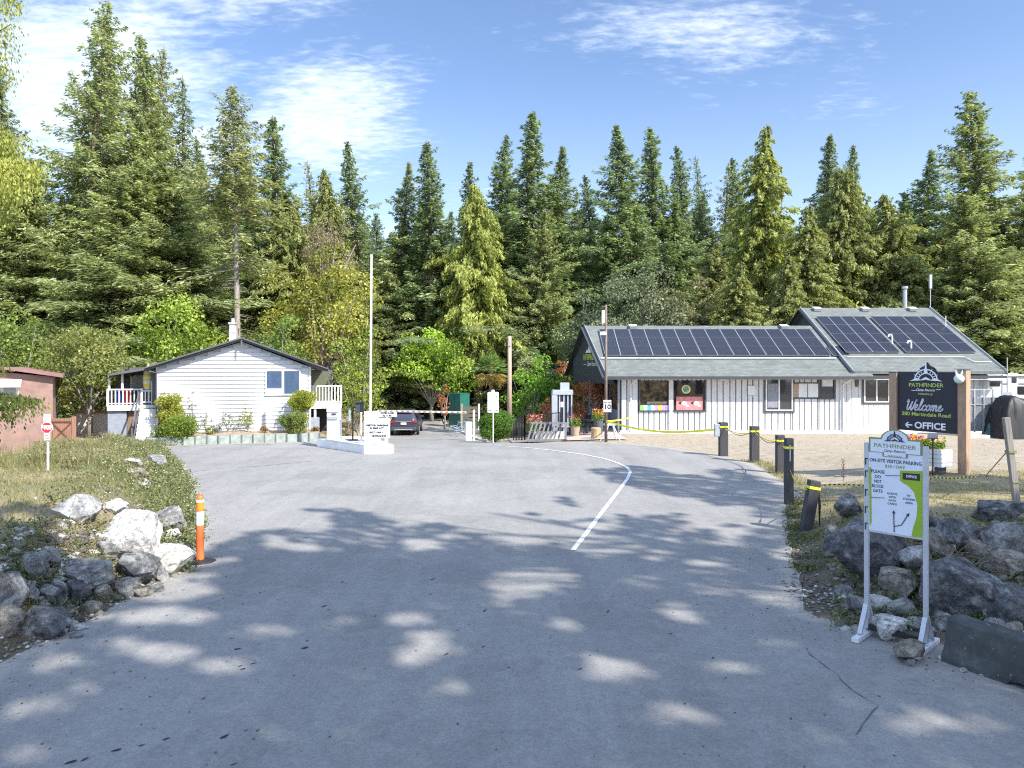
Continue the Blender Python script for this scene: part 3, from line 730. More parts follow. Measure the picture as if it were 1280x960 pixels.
    for dx in (-.52, .52):
        hr = MB(); hr.bar((-17.95+dx, 36.7, 2.45), (-17.8+dx, 34.2, .85), .07, .06); 
        for k in (0, 1, 2): hr.bar((-17.95+dx+.05*k, 36.7-k*1.2, 2.4-k*.78), (-17.95+dx+.05*k, 36.7-k*1.2, 1.5-k*.8), .07)
        hr.bar((-17.95+dx, 36.7, 1.5), (-17.8+dx, 34.2, -.05), .05, .2)
        bw(hr, 'handrail', GREYT, dk)
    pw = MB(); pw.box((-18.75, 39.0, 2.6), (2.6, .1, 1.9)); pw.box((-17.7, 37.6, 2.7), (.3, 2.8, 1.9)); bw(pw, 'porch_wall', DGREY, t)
    wn_ = MB(); wn_.box((-18.9, 38.92, 2.75), (.75, .06, .75)); w2 = bw(wn_, 'window', WHITE, t); g_ = MB(); g_.box((-18.9, 38.87, 2.75), (.62, .03, .62)); bw(g_, 'pane', paint('dull_pane', (.20,.22,.21), .2), w2)
    pr = MB(); pr.slab([(x0-.5, ze-.02), (x0-2.3, ze-.34), (x0-2.3, ze-.44), (x0-.5, ze-.14)], 'y', 36.2, 43); bw(pr, 'porch_roof', GREYT, t)
    for x in (-19.85, -19.25):
        p = MB(); p.box((x, 36.75, 2.85), (.1, .1, .9)); bw(p, 'porch_post', WHITE, t)
    lo = MB(); lo.box((-19.5, 36.9, .7), (.85, .2, 1.55)); bw(lo, 'lower_panel', paint('bluegrey_panel', (.25,.28,.34), .7), t)
    ld = MB(); ld.box((-18.75, 37.0, .75), (.62, .08, 1.45)); bw(ld, 'lower_door', woodm('brown_door', (.22,.15,.10)), t)
    gu = MB(); gu.bar((x0-.35, Y-.4, ze-.2), (x0-.02, Y-.1, 3.3), .06); gu.bar((x0-.04, Y-.1, 3.3), (x0-.04, Y-.1, .3), .06); bw(gu, 'downspout', GREYT, t)
    t.rotation_euler = (0, 0, HROT); t.scale = (.955, 1, 1)
    return t
HROT = R(18)
def HP(x, y, z=0.0):
    """a point given in the house's own axes, turned with the house"""
    dx, dy = (x+13.6)*.955, y-36.0
    return (-13.6+dx*math.cos(HROT)-dy*math.sin(HROT), 36.0+dx*math.sin(HROT)+dy*math.cos(HROT), z)
white_house()
# folded yellow parasol on the left deck
t = thing('parasol', 'folded yellow and white parasol standing on the left deck of the white house', 'parasol', HP(-18.1, 36.95, 1.72))
m = MB(); m.tube([(0,0,0),(0,0,2.05)], .025, 8); m.build('pole', STEEL, t)
m = MB(); m.tube([(0,0,.72),(0,0,.8),(0,0,1.2),(0,0,1.65),(0,0,1.9),(0,0,1.98)], [.10,.20,.24,.19,.06,.02], 10)
cm_, t_, b_ = newmat('yellow_white_canopy'); cn = t_.nodes.new('ShaderNodeTexCoord'); wv = t_.nodes.new('ShaderNodeTexWave'); wv.inputs['Scale'].default_value = 1.2; wv.bands_direction = 'Z'; wv.inputs['Distortion'].default_value = 2
t_.links.new(cn.outputs['Object'], wv.inputs[0]); rr = ramp(t_, [(.35, (.75,.75,.70)), (.5, (.80,.66,.06))]); t_.links.new(wv.outputs[0], rr.inputs[0]); t_.links.new(rr.outputs[0], b_.inputs['Base Color']); b_.inputs['Roughness'].default_value = .9
m.build('canopy', cm_, t, smooth=True)
m = MB(); m.box((0,0,.03), (.4,.4,.06)); m.build('base', GREYT, t, bev=.01)
# towels hung behind the rail
for k, (x, c, nm, lb) in enumerate(((-19.55, (.05,.09,.35), 'blue', 'blue beach towel hanging behind the left deck railing'), (-19.2, (.55,.04,.05), 'red', 'red beach towel hanging behind the left deck railing'))):
    m = MB()
    for j in range(5):
        xa = x + j*.055; m.add([HP(xa, 36.86+.015*(j%2), 1.85), HP(xa+.055, 36.86+.015*((j+1)%2), 1.85), HP(xa+.055, 36.86+.015*((j+1)%2), 2.42), HP(xa, 36.86+.015*(j%2), 2.42)], [(0,1,2,3)])
    o = m.build('towel', paint(nm+'_towel', c, .95), fix=False); tag(o, lb, 'towel'); md = o.modifiers.new('s','SOLIDIFY'); md.thickness = .012
# planter edging in front of the house
t = thing('planter_edging', 'low weathered grey green board edging holding the soil bed before the white house', 'edging', (-13, 33.45, 0))
m = MB(); x = -16.9; n = 15; y0 = 33.45
for k in range(n):
    a, b_ = x + k*7.55/n, x + (k+1)*7.55/n
    m.box(((a+b_)/2, y0 + .02*((k*7) % 3 - 1), .17 + .01*((k*5) % 3)), (b_-a-.04, .06, .40))
bw(m, 'board', paint('weathered_green_board', (.30,.34,.31), .85, .22, 5, dirt=((.16,.17,.14), .5)), t)
for k in range(n+1):
    m = MB(); m.box((x+k*7.55/n, y0-.03, .19), (.055, .07, .48)); bw(m, 'stake', paint('dark_stake', (.13,.15,.13), .9), t)
m = MB(); vs = []; nx_, ny_ = 30, 8
for j in range(ny_):
    for i in range(nx_): X_, Y_ = -16.9+7.55*i/(nx_-1), 33.48+2.5*j/(ny_-1); vs.append((X_, Y_, .30+fbm(X_, Y_, 1.5)*.12+.1*j/ny_))
m.add(vs, [(j*nx_+i, j*nx_+i+1, (j+1)*nx_+i+1, (j+1)*nx_+i) for j in range(ny_-1) for i in range(nx_-1)])
o = m.build('planting_bed', paint('bed_soil', (.33,.25,.19), .95, .3, 4, bmp=.02), fix=False, smooth=True); tag(o, kind='structure')
t.rotation_euler = (0,0,R(17)); t.location = (-12.75, 33.62, 0)
vb = o.data.vertices
for v_ in vb:
    dx, dy = v_.co.x+13, v_.co.y-33.45; v_.co.x = -12.75+dx*math.cos(R(17))-dy*math.sin(R(17)); v_.co.y = 33.62+dx*math.sin(R(17))+dy*math.cos(R(17))
# ---------------------------------------------------------------- red cabin
def cabin():
    Y = 30.5; x1 = PX(66, 30.5); x0 = x1-5.4; t = thing('cabin', 'dusty red mobile cabin with white awning window at the left edge', 'cabin', (x1, Y, 0), 0)
    RED = paint('dusty_red_wall', (.26,.165,.14), .85, .16, 3, dirt=((.38,.29,.25), .7)); pk = PX(21, Y)
    sc = Y/F; ze = H+(HOR-471)*sc; 
    zp = PZ(462.5, Y); ze = PZ(469.5, Y)
    m = MB(); m.slab([(x0,-.3),(x1,-.3),(x1,ze-.05),(pk,zp-.1),(x0,ze+.1)], 'y', Y, Y+9); bw(m, 'wall', RED, t)
    m = MB(); m.slab([(x1+.35,ze-.08),(pk,zp+.02),(x0-.3,ze+.05),(x0-.3,ze+.17),(pk,zp+.13),(x1+.35,ze+.04)], 'y', Y-.35, Y+9.3); bw(m, 'roof', paint('red_brown_roof', (.24,.13,.115), .85, .15, 3), t)
    m = MB(); m.slab([(Y-.75, PZ(481.5,Y)),(Y-.02, PZ(473.5,Y)),(Y-.02, PZ(474.8,Y)),(Y-.75, PZ(483,Y))], 'x', PX(-6,Y), PX(36,Y)); bw(m, 'awning', paint('pink_awning', (.56,.43,.40), .8), t)
    m = MB(); xa, xb, za, zb = PX(-3,Y), PX(33,Y), PZ(509,Y), PZ(482,Y); m.box(((xa+xb)/2, Y-.05, (za+zb)/2), (xb-xa, .12, zb-za)); wn_ = bw(m, 'window', WHITE, t)
    for a, b_ in ((2,13),(19,30)):
        m = MB(); xa, xb, za, zb = PX(a,Y), PX(b_,Y), PZ(500,Y), PZ(484,Y); m.box(((xa+xb)/2, Y-.12, (za+zb)/2), (xb-xa, .03, zb-za)); bw(m, 'pane', paint('pale_curtain_glass', (.30,.34,.35), .15), wn_)
    t.rotation_euler = (0, 0, R(31)); t.scale = (1.06, 1, 1)
cabin()
# stop sign on the bank
h = hit(59, 588)
def stop_sign():
    X, Y, z = h.x, h.y, h.z; s = Y/F
    t = thing('stop_sign', 'small red octagonal STOP sign on a white post beside the red cabin', 'road sign', (X, Y, z))
    zc = H-(534.5-HOR)*s - z; top = H-(518-HOR)*s - z; r_ = 7.6*s
    m = MB(); m.box((0,.03,top/2-.1), (.038,.03,top+.2)); m.build('post', WHITE, t)
    m = MB(); m.slab([(r_*math.cos(R(22.5+45*k)), zc+r_*math.sin(R(22.5+45*k))) for k in range(8)], 'y', -.012, .004); bd = m.build('sign_border', WHITE, t)
    m = MB(); m.slab([(r_*.88*math.cos(R(22.5+45*k)), zc+r_*.88*math.sin(R(22.5+45*k))) for k in range(8)], 'y', -.018, -.010); m.build('sign_face', paint('sign_red', (.58,.03,.05), .4, .05), t)
    text_mesh('lettering', 'STOP', r_*.78, WHITE, t, face_y(0, -.02, zc), bold=.012, sx=.88)
    zc2 = H-(546-HOR)*s - z; m = MB(); m.box((0,-.005,zc2), (7.4*s,.012,8.5*s)); pl = m.build('plate', WHITE, t)
    text_mesh('lettering', 'ALL', 2.6*s, BLACK, pl, face_y(0, -.012, zc2+2*s)); text_mesh('lettering', 'WAY', 2.6*s, BLACK, pl, face_y(0, -.012, zc2-1.5*s))
    m = MB(); m.box((0,-.005,H-(522.5-HOR)*s - z), (8.5*s,.012,9*s)); m.build('upper_plate', WHITE, t)
stop_sign()
# timber gate beside the cabin, low white wall behind
Y = 30.2; t = thing('garden_gate', 'brown timber gate with a cross brace standing between red cabin and grey trunk', 'gate', (PX(78,Y), Y, 0))
xa, xb, za, zb = PX(66,Y), PX(90,Y), -.1, PZ(523,Y); WB = woodm('red_brown_board', (.36,.18,.12))
m = MB()
for k in range(8): m.box((xa+(xb-xa)*(k+.5)/8, Y, (za+zb)/2), ((xb-xa)/8-.012, .04, zb-za))
bw(m, 'board_panel', WB, t)
m = MB(); m.bar((xa, Y-.04, PZ(551,Y)), (xb, Y-.04, PZ(528,Y)), .05, .03); m.bar((xb, Y-.04, PZ(551,Y)), (xa, Y-.04, PZ(528,Y)), .05, .03); m.box(((xa+xb)/2, Y-.03, PZ(527,Y)), (xb-xa,.05,.06)); m.box(((xa+xb)/2, Y-.03, PZ(552,Y)), (xb-xa,.05,.06)); bw(m, 'brace', woodm('dark_brace', (.14,.08,.055)), t)
for x in (xa-.08, xb+.08): m = MB(); m.box((x, Y, .6), (.12,.12,1.8)); bw(m, 'gate_post', WB, t)
Y = 37.5; xa, xb = PX(96,Y), PX(147,Y)
t = thing('low_wall', 'low white painted wall with a timber top rail left of the white house deck', 'wall', ((xa+xb)/2, Y, 0))
m = MB(); m.box(((xa+xb)/2, Y, .52), (xb-xa, .2, 1.25)); bw(m, 'wall_face', WHITE, t); m = MB(); m.box(((xa+xb)/2, Y-.02, 1.23), (xb-xa, .26, .16)); bw(m, 'coping', woodm('tan_rail', (.42,.31,.22), 0), t)
m = MB(); m.bar((xa-1, Y-.3, 1.85), (xb, Y-.3, 2.0), .10, .14); bw(m, 'top_rail', woodm('pale_rail', (.55,.5,.44), 0), t)
# ---------------------------------------------------------------- traffic island and gates
CONC = paint('island_concrete', (.78,.78,.77), .8, .08, 2, dirt=((.45,.45,.44), .4), bmp=.004)
t = thing('traffic_island', 'raised white concrete island running back from the entrance sign', 'island', (-6.6, 30.6, 0))
poly = [(-6.05,29.45),(-4.95,29.45),(-4.9,29.9),(-6.6,33.4),(-8.0,33.6),(-8.8,32.5)]
m = MB(); zs = [terrain(*p) for p in poly]; n = len(poly)
vs = [(p[0], p[1], -.5) for p in poly] + [(p[0], p[1], .34) for p in poly]
m.add(vs, [tuple(range(n)), tuple(range(2*n-1, n-1, -1))] + [(i, i+n, (i+1) % n+n, (i+1) % n) for i in range(n)]); bw(m, 'kerb_block', CONC, t, bev=.02)
m = MB(); m.slab([(-6.55,29.98),(-6.05,29.47),(-5.9,29.75),(-8.0,32.0),(-8.25,31.85)], 'z', .34, .40); bw(m, 'raised_edge', CONC, t, bev=.01)
def sign_txt(par, s, size, mat, x, y, z, **k): return tw('lettering', s, size, mat, par, face_y(x, y, z), **k)
NAVY = paint('navy_ink', (.015,.022,.06), .5, .05); GRN = paint('lime_green', (.30,.42,.03), .5, .06); INK = paint('dark_ink', (.03,.03,.035), .6)
Y = 29.75; s = Y/F
t = thing('parking_notice', 'white VISITOR PARKING notice board on two white legs at the island nose', 'notice board', (PX(471,Y), Y, .34))
m = MB(); m.slab([(PX(455.5,Y),PZ(547,Y)),(PX(487.5,Y),PZ(547,Y)),(PX(487.5,Y),PZ(522.5,Y)),(PX(473,Y),PZ(522.5,Y)),(PX(473,Y),PZ(514,Y)),(PX(455.5,Y),PZ(514,Y))], 'y', Y-.015, Y+.015); bw(m, 'board', paint('sign_white', (.82,.82,.81), .5, .03), t, bev=.004)
sign_txt(t, 'VISITOR PARKING', 2.7*s*1.2, INK, PX(471.5,Y), Y-.018, PZ(531.8,Y), bold=.008, sx=1.06); sign_txt(t, 'IN REAR LOT', 2.5*s*1.2, INK, PX(471,Y), Y-.018, PZ(535.2,Y), bold=.007)
sign_txt(t, 'EXIT ONLY', 2.6*s*1.2, INK, PX(470.5,Y), Y-.018, PZ(540.6,Y), bold=.007, sx=1.1); sign_txt(t, 'ENTRANCE', 2.5*s*1.2, INK, PX(474,Y), Y-.018, PZ(545,Y), bold=.007, sx=1.1)
def arrow(mb, x, y, z, l, w_, d):  # d=+1 right, -1 left
    mb.slab([(x-d*l/2, z-w_*.18),(x+d*l*.1, z-w_*.18),(x+d*l*.1, z-w_*.5),(x+d*l/2, z),(x+d*l*.1, z+w_*.5),(x+d*l*.1, z+w_*.18),(x-d*l/2, z+w_*.18)], 'y', y-.004, y+.001)
m = MB(); arrow(m, PX(459.3,Y), Y-.017, PZ(541.4,Y), 2.6*s, 1.8*s, -1); bw(m, 'exit_arrow', paint('sign_red', (.58,.03,.05)), t)
m = MB(); arrow(m, PX(484.6,Y), Y-.017, PZ(544.8,Y), 2.2*s, 1.5*s, 1); bw(m, 'entrance_arrow', INK, t)
for px in (461.5, 482.5): m = MB(); m.box((PX(px,Y), Y+.05, (PZ(540,Y)+.33)/2), (.11,.07,PZ(540,Y)-.34)); bw(m, 'leg', WHITE, t)
Y = 30.1; s = Y/F
t = thing('permit_notice', 'small horizontal white notice board on a thin post behind the VISITOR PARKING board', 'notice board', (PX(484,Y), Y, .34))
m = MB(); m.box((PX(484,Y), Y, PZ(518,Y)), (24*s,.03,6*s)); bw(m, 'board', paint('sign_white', (.82,.82,.81)), t, bev=.004)
m = MB(); m.box((PX(484,Y), Y+.02, (PZ(518,Y)+.33)/2), (.06,.06,PZ(518,Y)-.35)); bw(m, 'post', WHITE, t)
sign_txt(t, 'GATES CLOSE', 2.4*s*1.1, NAVY, PX(484,Y), Y-.018, PZ(516.3,Y), bold=.007); sign_txt(t, 'AT 11 PM', 2.4*s*1.1, NAVY, PX(484,Y), Y-.018, PZ(519.7,Y), bold=.007)
# tall raised arm
def barrier(xb, yb, zb, arm_a, arm_b, lab, armlab, r0=.11):
    t = thing('barrier_gate', lab, 'barrier gate', (xb, yb, zb))
    m = MB(); m.box((xb, yb, zb+.55), (.42,.38,1.1)); m.box((xb, yb, zb+1.12), (.46,.42,.05)); bw(m, 'cabinet', WHITE, t, bev=.02)
    am, tt, bb = newmat('striped_arm'); at = attr(tt, 'stripe'); rr = ramp(tt, [(.45, (.58,.54,.50)), (.55, (.26,.12,.085))]); rr.color_ramp.interpolation = 'CONSTANT'
    tt.links.new(at.outputs['Fac'], rr.inputs[0]); tt.links.new(rr.outputs[0], bb.inputs['Base Color']); bb.inputs['Roughness'].default_value = .5
    a, b_ = Vector(arm_a), Vector(arm_b); L = (b_-a).length; n = int(L/.32); m = MB(); st = []
    up = Vector((0,1,0)) if abs((b_-a).normalized().z) > .5 else Vector((0,0,1))
    for k in range(n):
        p, q = a.lerp(b_, k/n), a.lerp(b_, (k+1)/n); m.bar(p, q, .06, r0, mi=0, up=up); st += [0]*6
        mid = p.lerp(q, .5); dd = (q-p)*.22
        off = Vector((0,-.034,0)); m.bar(mid-dd+off, mid+dd+off, .012, r0*.5, up=up); st += [1]*6
    o = bw(m, 'arm', am, t, fix=True); A = o.data.attributes.new('stripe', 'FLOAT', 'FACE'); A.data.foreach_set('value', st)
    return t
barrier(PX(462,31.3), 31.3, .34, (PX(463.2,31.1), 31.08, 1.35), (PX(464.6,31.1), 31.08, PZ(318,31.1)), 'barrier gate on the island with its tall striped arm raised upright', '', .19)
zb = terrain(-8.1, 42); barrier(-8.0, 42.6, zb, (-7.9, 42.3, PZ(513.5,42.3)), (PX(583,42.3), 42.3, PZ(515.5,42.3)), 'barrier gate with its striped arm lowered across the lane behind the grey car', '')
m = MB(); z0 = terrain(-2.62, 42.3)
t = thing('arm_rest_post', 'short white post with a box top where the lowered gate arm ends', 'post', (PX(586,42.5), 42.5, z0))
m.box((0,0,.55), (.34,.3,1.1)); m.build('post', WHITE, t, bev=.01); m = MB(); m.box((.30,.1,.85), (.12,.12,1.9)); m.build('side_post', WHITE, t)
# kiosk and card reader
t = thing('ticket_kiosk', 'white upright ticket kiosk with a sloped grey slot on the island', 'ticket kiosk', (PX(418,32.2), 32.2, .34)); s = 32.2/F
m = MB(); w_ = 15.5*s; m.box((0,0,.62), (w_,.5,1.25)); m.box((0,-.03,1.31), (w_*1.0,.56,.14)); m.build('housing', WHITE, t, bev=.015)
m = MB(); m.box((-.02,-.28,.98), (w_*.82,.06,.13)); m.build('slot_tray', paint('mid_grey', (.33,.34,.36), .5), t, bev=.01)
m = MB(); m.box((.04,-.275,1.14), (w_*.35,.02,.05)); m.build('display', BLACK, t); m = MB(); m.box((.05,-.256,.45), (.03,.012,.8)); m.build('door_seam', paint('mid_grey', (.33,.34,.36)), t)
t = thing('card_reader', 'black card reader box on a bent black post on the island', 'card reader', (PX(441,31.6), 31.6, .34))
m = MB(); m.tube([(0,0,0),(0,0,1.2),(.03,-.04,1.45),(.22,-.08,1.52)], .035, 8); m.build('post', BLACK, t, smooth=True)
m = MB(); m.box((.32,-.08,1.45), (.34,.26,.42)); m.box((.30,-.1,1.70), (.44,.36,.05)); m.build('reader_box', paint('charcoal_box', (.05,.055,.065), .5), t, bev=.015)
m = MB(); m.box((-.05,0,.03), (.5,.3,.05)); m.build('base_plate', BLACK, t)
m = MB(); m.box((-.13,0,1.15), (.09,.08,.6)); m.build('intercom', paint('grey_blue_metal', (.30,.36,.40), .4), t)
t = thing('marker_post', 'thin pale wooden marker post between card reader and notice board', 'post', (PX(451.5,30.9), 30.9, .34)); m = MB(); m.box((0,0,.62), (.06,.06,1.25)); m.build('post', woodm('pale_rail', (.55,.5,.44), 0), t); m = MB(); m.box((0,0,1.27), (.08,.08,.04)); m.build('cap', WHITE, t)
# ---------------------------------------------------------------- grey car
def car():
    Yr = 47.0; zg = terrain(PX(505,Yr), Yr)+.02; X = PX(504.5, Yr)
    t = thing('parked_car', 'dark grey crossover car seen from behind, stopped in the lane at the gate', 'car', (X, Yr, zg), R(3))
    CB = paint('grey_blue_car_paint', (.055,.062,.085), .25, .03, metal=.35)
    # cross-sections front to back: (y, half-width, sill z, belt z, roof z, roof half-width)
    S = [(0.0,.80,.42,.95,.98,.70),(.06,.88,.34,1.0,1.12,.66),(.35,.91,.30,1.02,1.52,.60),(.7,.92,.28,1.03,1.62,.60),(2.3,.93,.28,1.03,1.64,.60),(3.1,.93,.28,1.03,1.40,.62),(3.5,.92,.28,1.02,1.10,.75),(4.3,.88,.30,.90,.98,.72),(4.55,.74,.36,.72,.78,.6)]
    V = []; n = 10
    for (y, w, zs, zb, zr, wr) in S:
        V += [(-w*.9,y,zs),(-w,y,zs+.15),(-w*1.0,y,zb-.12),(-w*.95,y,zb),(-wr,y,zr-.06),(-wr*.85,y,zr),(wr*.85,y,zr),(wr,y,zr-.06),(w*.95,y,zb),(w,y,zb-.12),(w,y,zs+.15),(w*.9,y,zs)]
    n = 12; Fc = [(i*n+k, i*n+(k+1)%n, (i+1)*n+(k+1)%n, (i+1)*n+k) for i in range(len(S)-1) for k in range(n)]; Fc += [tuple(range(n)), tuple((len(S)-1)*n+k for k in reversed(range(n)))]
    m = MB(); m.add(V, Fc); o = m.build('body', CB, t, smooth=False, bev=.03)
    m = MB(); m.add([(-.62,.09,1.10),(.62,.09,1.10),(.53,.33,1.50),(-.53,.33,1.50)], [(0,1,2,3)]); m.v = [(v[0], v[1]-.02, v[2]) for v in m.v]; o = m.build('rear_window', glassm('car_glass', (.05,.04,.075), .08), t); md = o.modifiers.new('s','SOLIDIFY'); md.thickness = .01
    for sx in (-1, 1):
        m = MB(); m.add([(sx*.905,.5,1.08),(sx*.905,3.2,1.08),(sx*.63,2.7,1.52),(sx*.63,.75,1.54)], [(0,1,2,3)]); m.v = [(v[0]+sx*.012, v[1], v[2]) for v in m.v]; o = m.build('side_window', glassm('car_glass'), t); md = o.modifiers.new('s','SOLIDIFY'); md.thickness = .01
        m = MB(); m.slab([(sx*.46,.88),(sx*.86,.84),(sx*.87,.97),(sx*.48,.99)], 'y', -.035, .06); m.build('tail_light', paint('tail_light_red', (.32,.02,.02), .2), t)
        for y in (.85, 3.65):
            w_ = MB(); w_.tube([(sx*.78,y,.34),(sx*.95,y,.34)], .345, 20); wh = w_.build('wheel', paint('tyre_black', (.02,.02,.02), .8), t); r_ = MB(); r_.tube([(sx*.94,y,.34),(sx*.957,y,.34)], .21, 14); r_.build('rim', STEEL, wh)
        m = MB(); m.box((sx*1.0,2.95,1.08), (.18,.1,.14)); m.build('wing_mirror', CB, t, bev=.02)
        m = MB(); m.tube([(sx*.55,-.05,.36),(sx*.55,.1,.36)], .04, 8); m.build('exhaust', STEEL, t)
    m = MB(); m.box((0,-.01,.62), (.52,.03,.15)) if False else m.box((0,-.045,.80), (.36,.02,.14)); m.build('number_plate', WHITE, t)
    m = MB(); m.box((0,0,.45), (1.62,.14,.22)); m.build('bumper', paint('bumper_grey', (.06,.065,.08), .4), t, bev=.03); m = MB(); m.box((0,-.075,.42), (1.15,.03,.06)); m.build('bumper_trim', STEEL, t)
    m = MB(); m.box((0,-.03,.95), (1.0,.03,.035)); m.build('chrome_strip', STEEL, t); m = MB(); m.box((0,.27,1.57), (1.1,.28,.035)); m.build('spoiler', CB, t, bev=.01)
car()
# ---------------------------------------------------------------- far side of the lane
def kerb(name, pts, w_, h_, mat, lab):
    m = MB(); 
    for a, b_ in zip(pts, pts[1:]): m.bar((a[0],a[1],terrain(*a)+h_/2-.02), (b_[0],b_[1],terrain(*b_)+h_/2-.02), w_, h_)
    o = m.build(name, mat); tag(o, kind='structure')
kerb('kerb', [(xr(y)+.05, y) for y in (40,42,44,46,48,50,52,54,56,58,60)], .18, .14, paint('kerb_pale', (.50,.46,.44), .9, .15, 3), '')
Y = 54.; z0 = terrain(PX(574,Y), Y); t = thing('utility_cabinet', 'dark green metal utility cabinet beyond the gate beside the palm', 'utility cabinet', (PX(574,Y), Y, z0), R(-38))
hh = PZ(492,Y)-z0; m = MB(); m.box((0,0,hh/2), (1.15,1.05,hh)); m.box((0,0,hh+.02), (1.22,1.12,.05)); m.build('housing', paint('utility_green', (.02,.13,.10), .45, .08), t, bev=.015)
m = MB(); m.box((0,-.53,hh*.5), (.02,.02,hh*.9)); m.box((.09,-.54,hh*.5), (.04,.03,.12)); m.build('door_handle', BLACK, t)
m = MB(); m.box((0,0,-.02), (1.5,1.4,.12)); m.build('plinth', paint('concrete_grey', (.36,.35,.33)), t)
Y = 52.; t = thing('timber_fence', 'short grey timber fence panel right of the green cabinet', 'fence', (PX(588,Y), Y, terrain(PX(588,Y),Y)))
m = MB(); hh = 1.75
for k in range(6): m.box((0, 0, .2+k*.27), (1.2,.03,.2))
m.build('slats', woodm('grey_brown_slat', (.16,.12,.10), 0), t)
for x in (-.62,.62): m = MB(); m.box((x,0,hh/2), (.12,.12,hh+.2)); m.build('fence_post', WHITE if x > 0 else woodm('tan_rail', (.42,.31,.22), 0), t)
# bicycles
def bicycle(label, loc, rz, first=[None]):
    if first[0]:
        s = first[0]; r = s.copy(); COL.objects.link(r); r.location = loc; r.rotation_euler = (0,0,rz); r['label'] = label
        for ch in list(s.children): c = ch.copy(); COL.objects.link(c); c.parent = r
        return
    t = thing('bicycle', label, 'bicycle', loc, rz, 'bicycles parked by the lane'); fm = paint('pale_blue_frame', (.10,.22,.40), .35)
    for x in (-.52,.52):
        m = MB(); N = 20; m.tube([(x+.33*math.cos(k*6.283/N), 0, .34+.33*math.sin(k*6.283/N)) for k in range(N+1)], .022, 6); 
        for k in range(8): m.tube([(x,0,.34),(x+.33*math.cos(k*.785),0,.34+.33*math.sin(k*.785))], .004, 3)
        m.build('wheel', paint('pale_tyre', (.25,.27,.28), .7), t)
    m = MB(); A=(-.52,0,.34); B=(-.12,0,.32); C=(-.22,0,.85); D=(.38,0,.88); E=(.52,0,.34)
    for a,b_ in ((A,B),(A,C),(B,C),(B,D),(C,D),(D,E)): m.tube([a,b_], .02, 6)
    m.build('frame', fm, t); m = MB(); m.box((-.24,0,.93), (.26,.13,.06)); m.build('saddle', BLACK, t, bev=.02); m = MB(); m.tube([(.36,-.27,1.02),(.36,0,1.0),(.36,.27,1.02)], .015, 6); m.tube([(.38,0,.88),(.36,0,1.0)], .018, 6); m.build('handlebar', BLACK, t)
    first[0] = t
for k, (px, Y, a, lb) in enumerate(((577,47.5,.5,'pale blue bicycle left of the pair by the lane kerb'),(586,46.4,.35,'pale blue bicycle nearest the round hedge'),)):
    X = PX(px, Y); bicycle(lb, (X, Y, terrain(X, Y)), a)
# utility pole with wires, visitor sign, hedge
Y = 46; X = PX(637,Y); t = thing('utility_pole', 'pale wooden utility pole rising among the shrubs behind the round hedge', 'pole', (X,Y,terrain(X,Y)))
m = MB(); zt = PZ(420,Y)-terrain(X,Y); m.tube([(0,0,0),(0,0,zt)], [.16,.12], 12); m.build('pole', woodm('pole_timber', (.44,.33,.25)), t, smooth=True); m = MB(); m.box((0,-.13,zt-.5), (.16,.1,.3)); m.build('bracket', STEEL, t)
for k, (za, pxe, pye, lb) in enumerate(((432,505,440,'upper black cable running left from the wooden pole'),(437,522,441,'lower black cable running left from the wooden pole'))):
    a = Vector((X, Y, PZ(za,Y))); e = Vector((PX(pxe,58), 58, PZ(pye,58))); pts = [a.lerp(e, i/16) - Vector((0,0,.5*math.sin(math.pi*i/16))) for i in range(17)]
    m = MB(); m.tube(pts, .018, 5); tag(m.build('overhead_cable', BLACK), lb, 'cable')
Y = 37.4; X = PX(616.5,Y); z0 = terrain(X,Y); s = Y/F
t = thing('rules_sign', 'white notice sign with a rounded crest on a thin white post before the round hedge', 'sign', (X,Y,z0))
m = MB(); m.box((0,.03,(PZ(500,Y)-z0)/2), (.05,.05,PZ(500,Y)-z0)); m.build('post', WHITE, t)
a, b_, c_ = -7*s, 7*s, PZ(515.5,Y)-z0; d_ = PZ(490,Y)-z0; e_ = PZ(487,Y)-z0
m = MB(); m.slab([(a,c_),(b_,c_),(b_,d_-.04),(b_-.06,d_),(.09,d_),(.07,e_-.03),(0,e_),(-.07,e_-.03),(-.09,d_),(a+.06,d_),(a,d_-.04)], 'y', -.015, .012); m.build('board', paint('sign_white', (.82,.82,.81)), t)
GT = paint('grey_green_ink', (.30,.36,.25), .6)
for k, (py, tx_, sz_) in enumerate(((495.5,'WELCOME',2.3),(498.2,'ALL VISITORS',1.9),(500.8,'MUST REGISTER',1.8),(506,'AT OFFICE',1.8),(508.3,'THANK YOU',1.7),(513.2,'SPEED 10 KM/H',1.7))):
    text_mesh('lettering', tx_, sz_*s*1.15, GT if k < 5 else INK, t, face_y(0, -.018, PZ(py,Y)-z0), bold=.001)
# speed sign pole with lamp
Y = 34.4; X = PX(757.5,Y); z0 = terrain(X,Y); s = Y/F
t = thing('lamp_pole', 'tall thin brown pole carrying a floodlight and the speed limit sign', 'lamp pole', (X,Y,z0)); zt = PZ(381,Y)-z0
m = MB(); m.tube([(0,0,0),(0,0,zt)], [.075,.055], 10); m.build('pole', paint('weathered_brown_pole', (.17,.13,.11), .7, .15), t, smooth=True)
m = MB(); m.box((-.14,-.02,PZ(396,Y)-z0), (.14,.14,.62)); m.build('antenna_box', WHITE, t, bev=.02)
m = MB(); m.box((-.16,-.12,PZ(417,Y)-z0), (.30,.2,.16)); m.tube([(0,0,PZ(415,Y)-z0),(-.16,-.1,PZ(415,Y)-z0)], .02, 6); m.build('floodlight', paint('lamp_grey', (.6,.61,.6), .4), t, bev=.015)
zc = PZ(507.5,Y)-z0; m = MB(); m.box((.05,-.09,zc), (9.8*s,.015,15*s)); sg = m.build('speed_sign', paint('sign_white', (.82,.82,.81)), t, bev=.004)
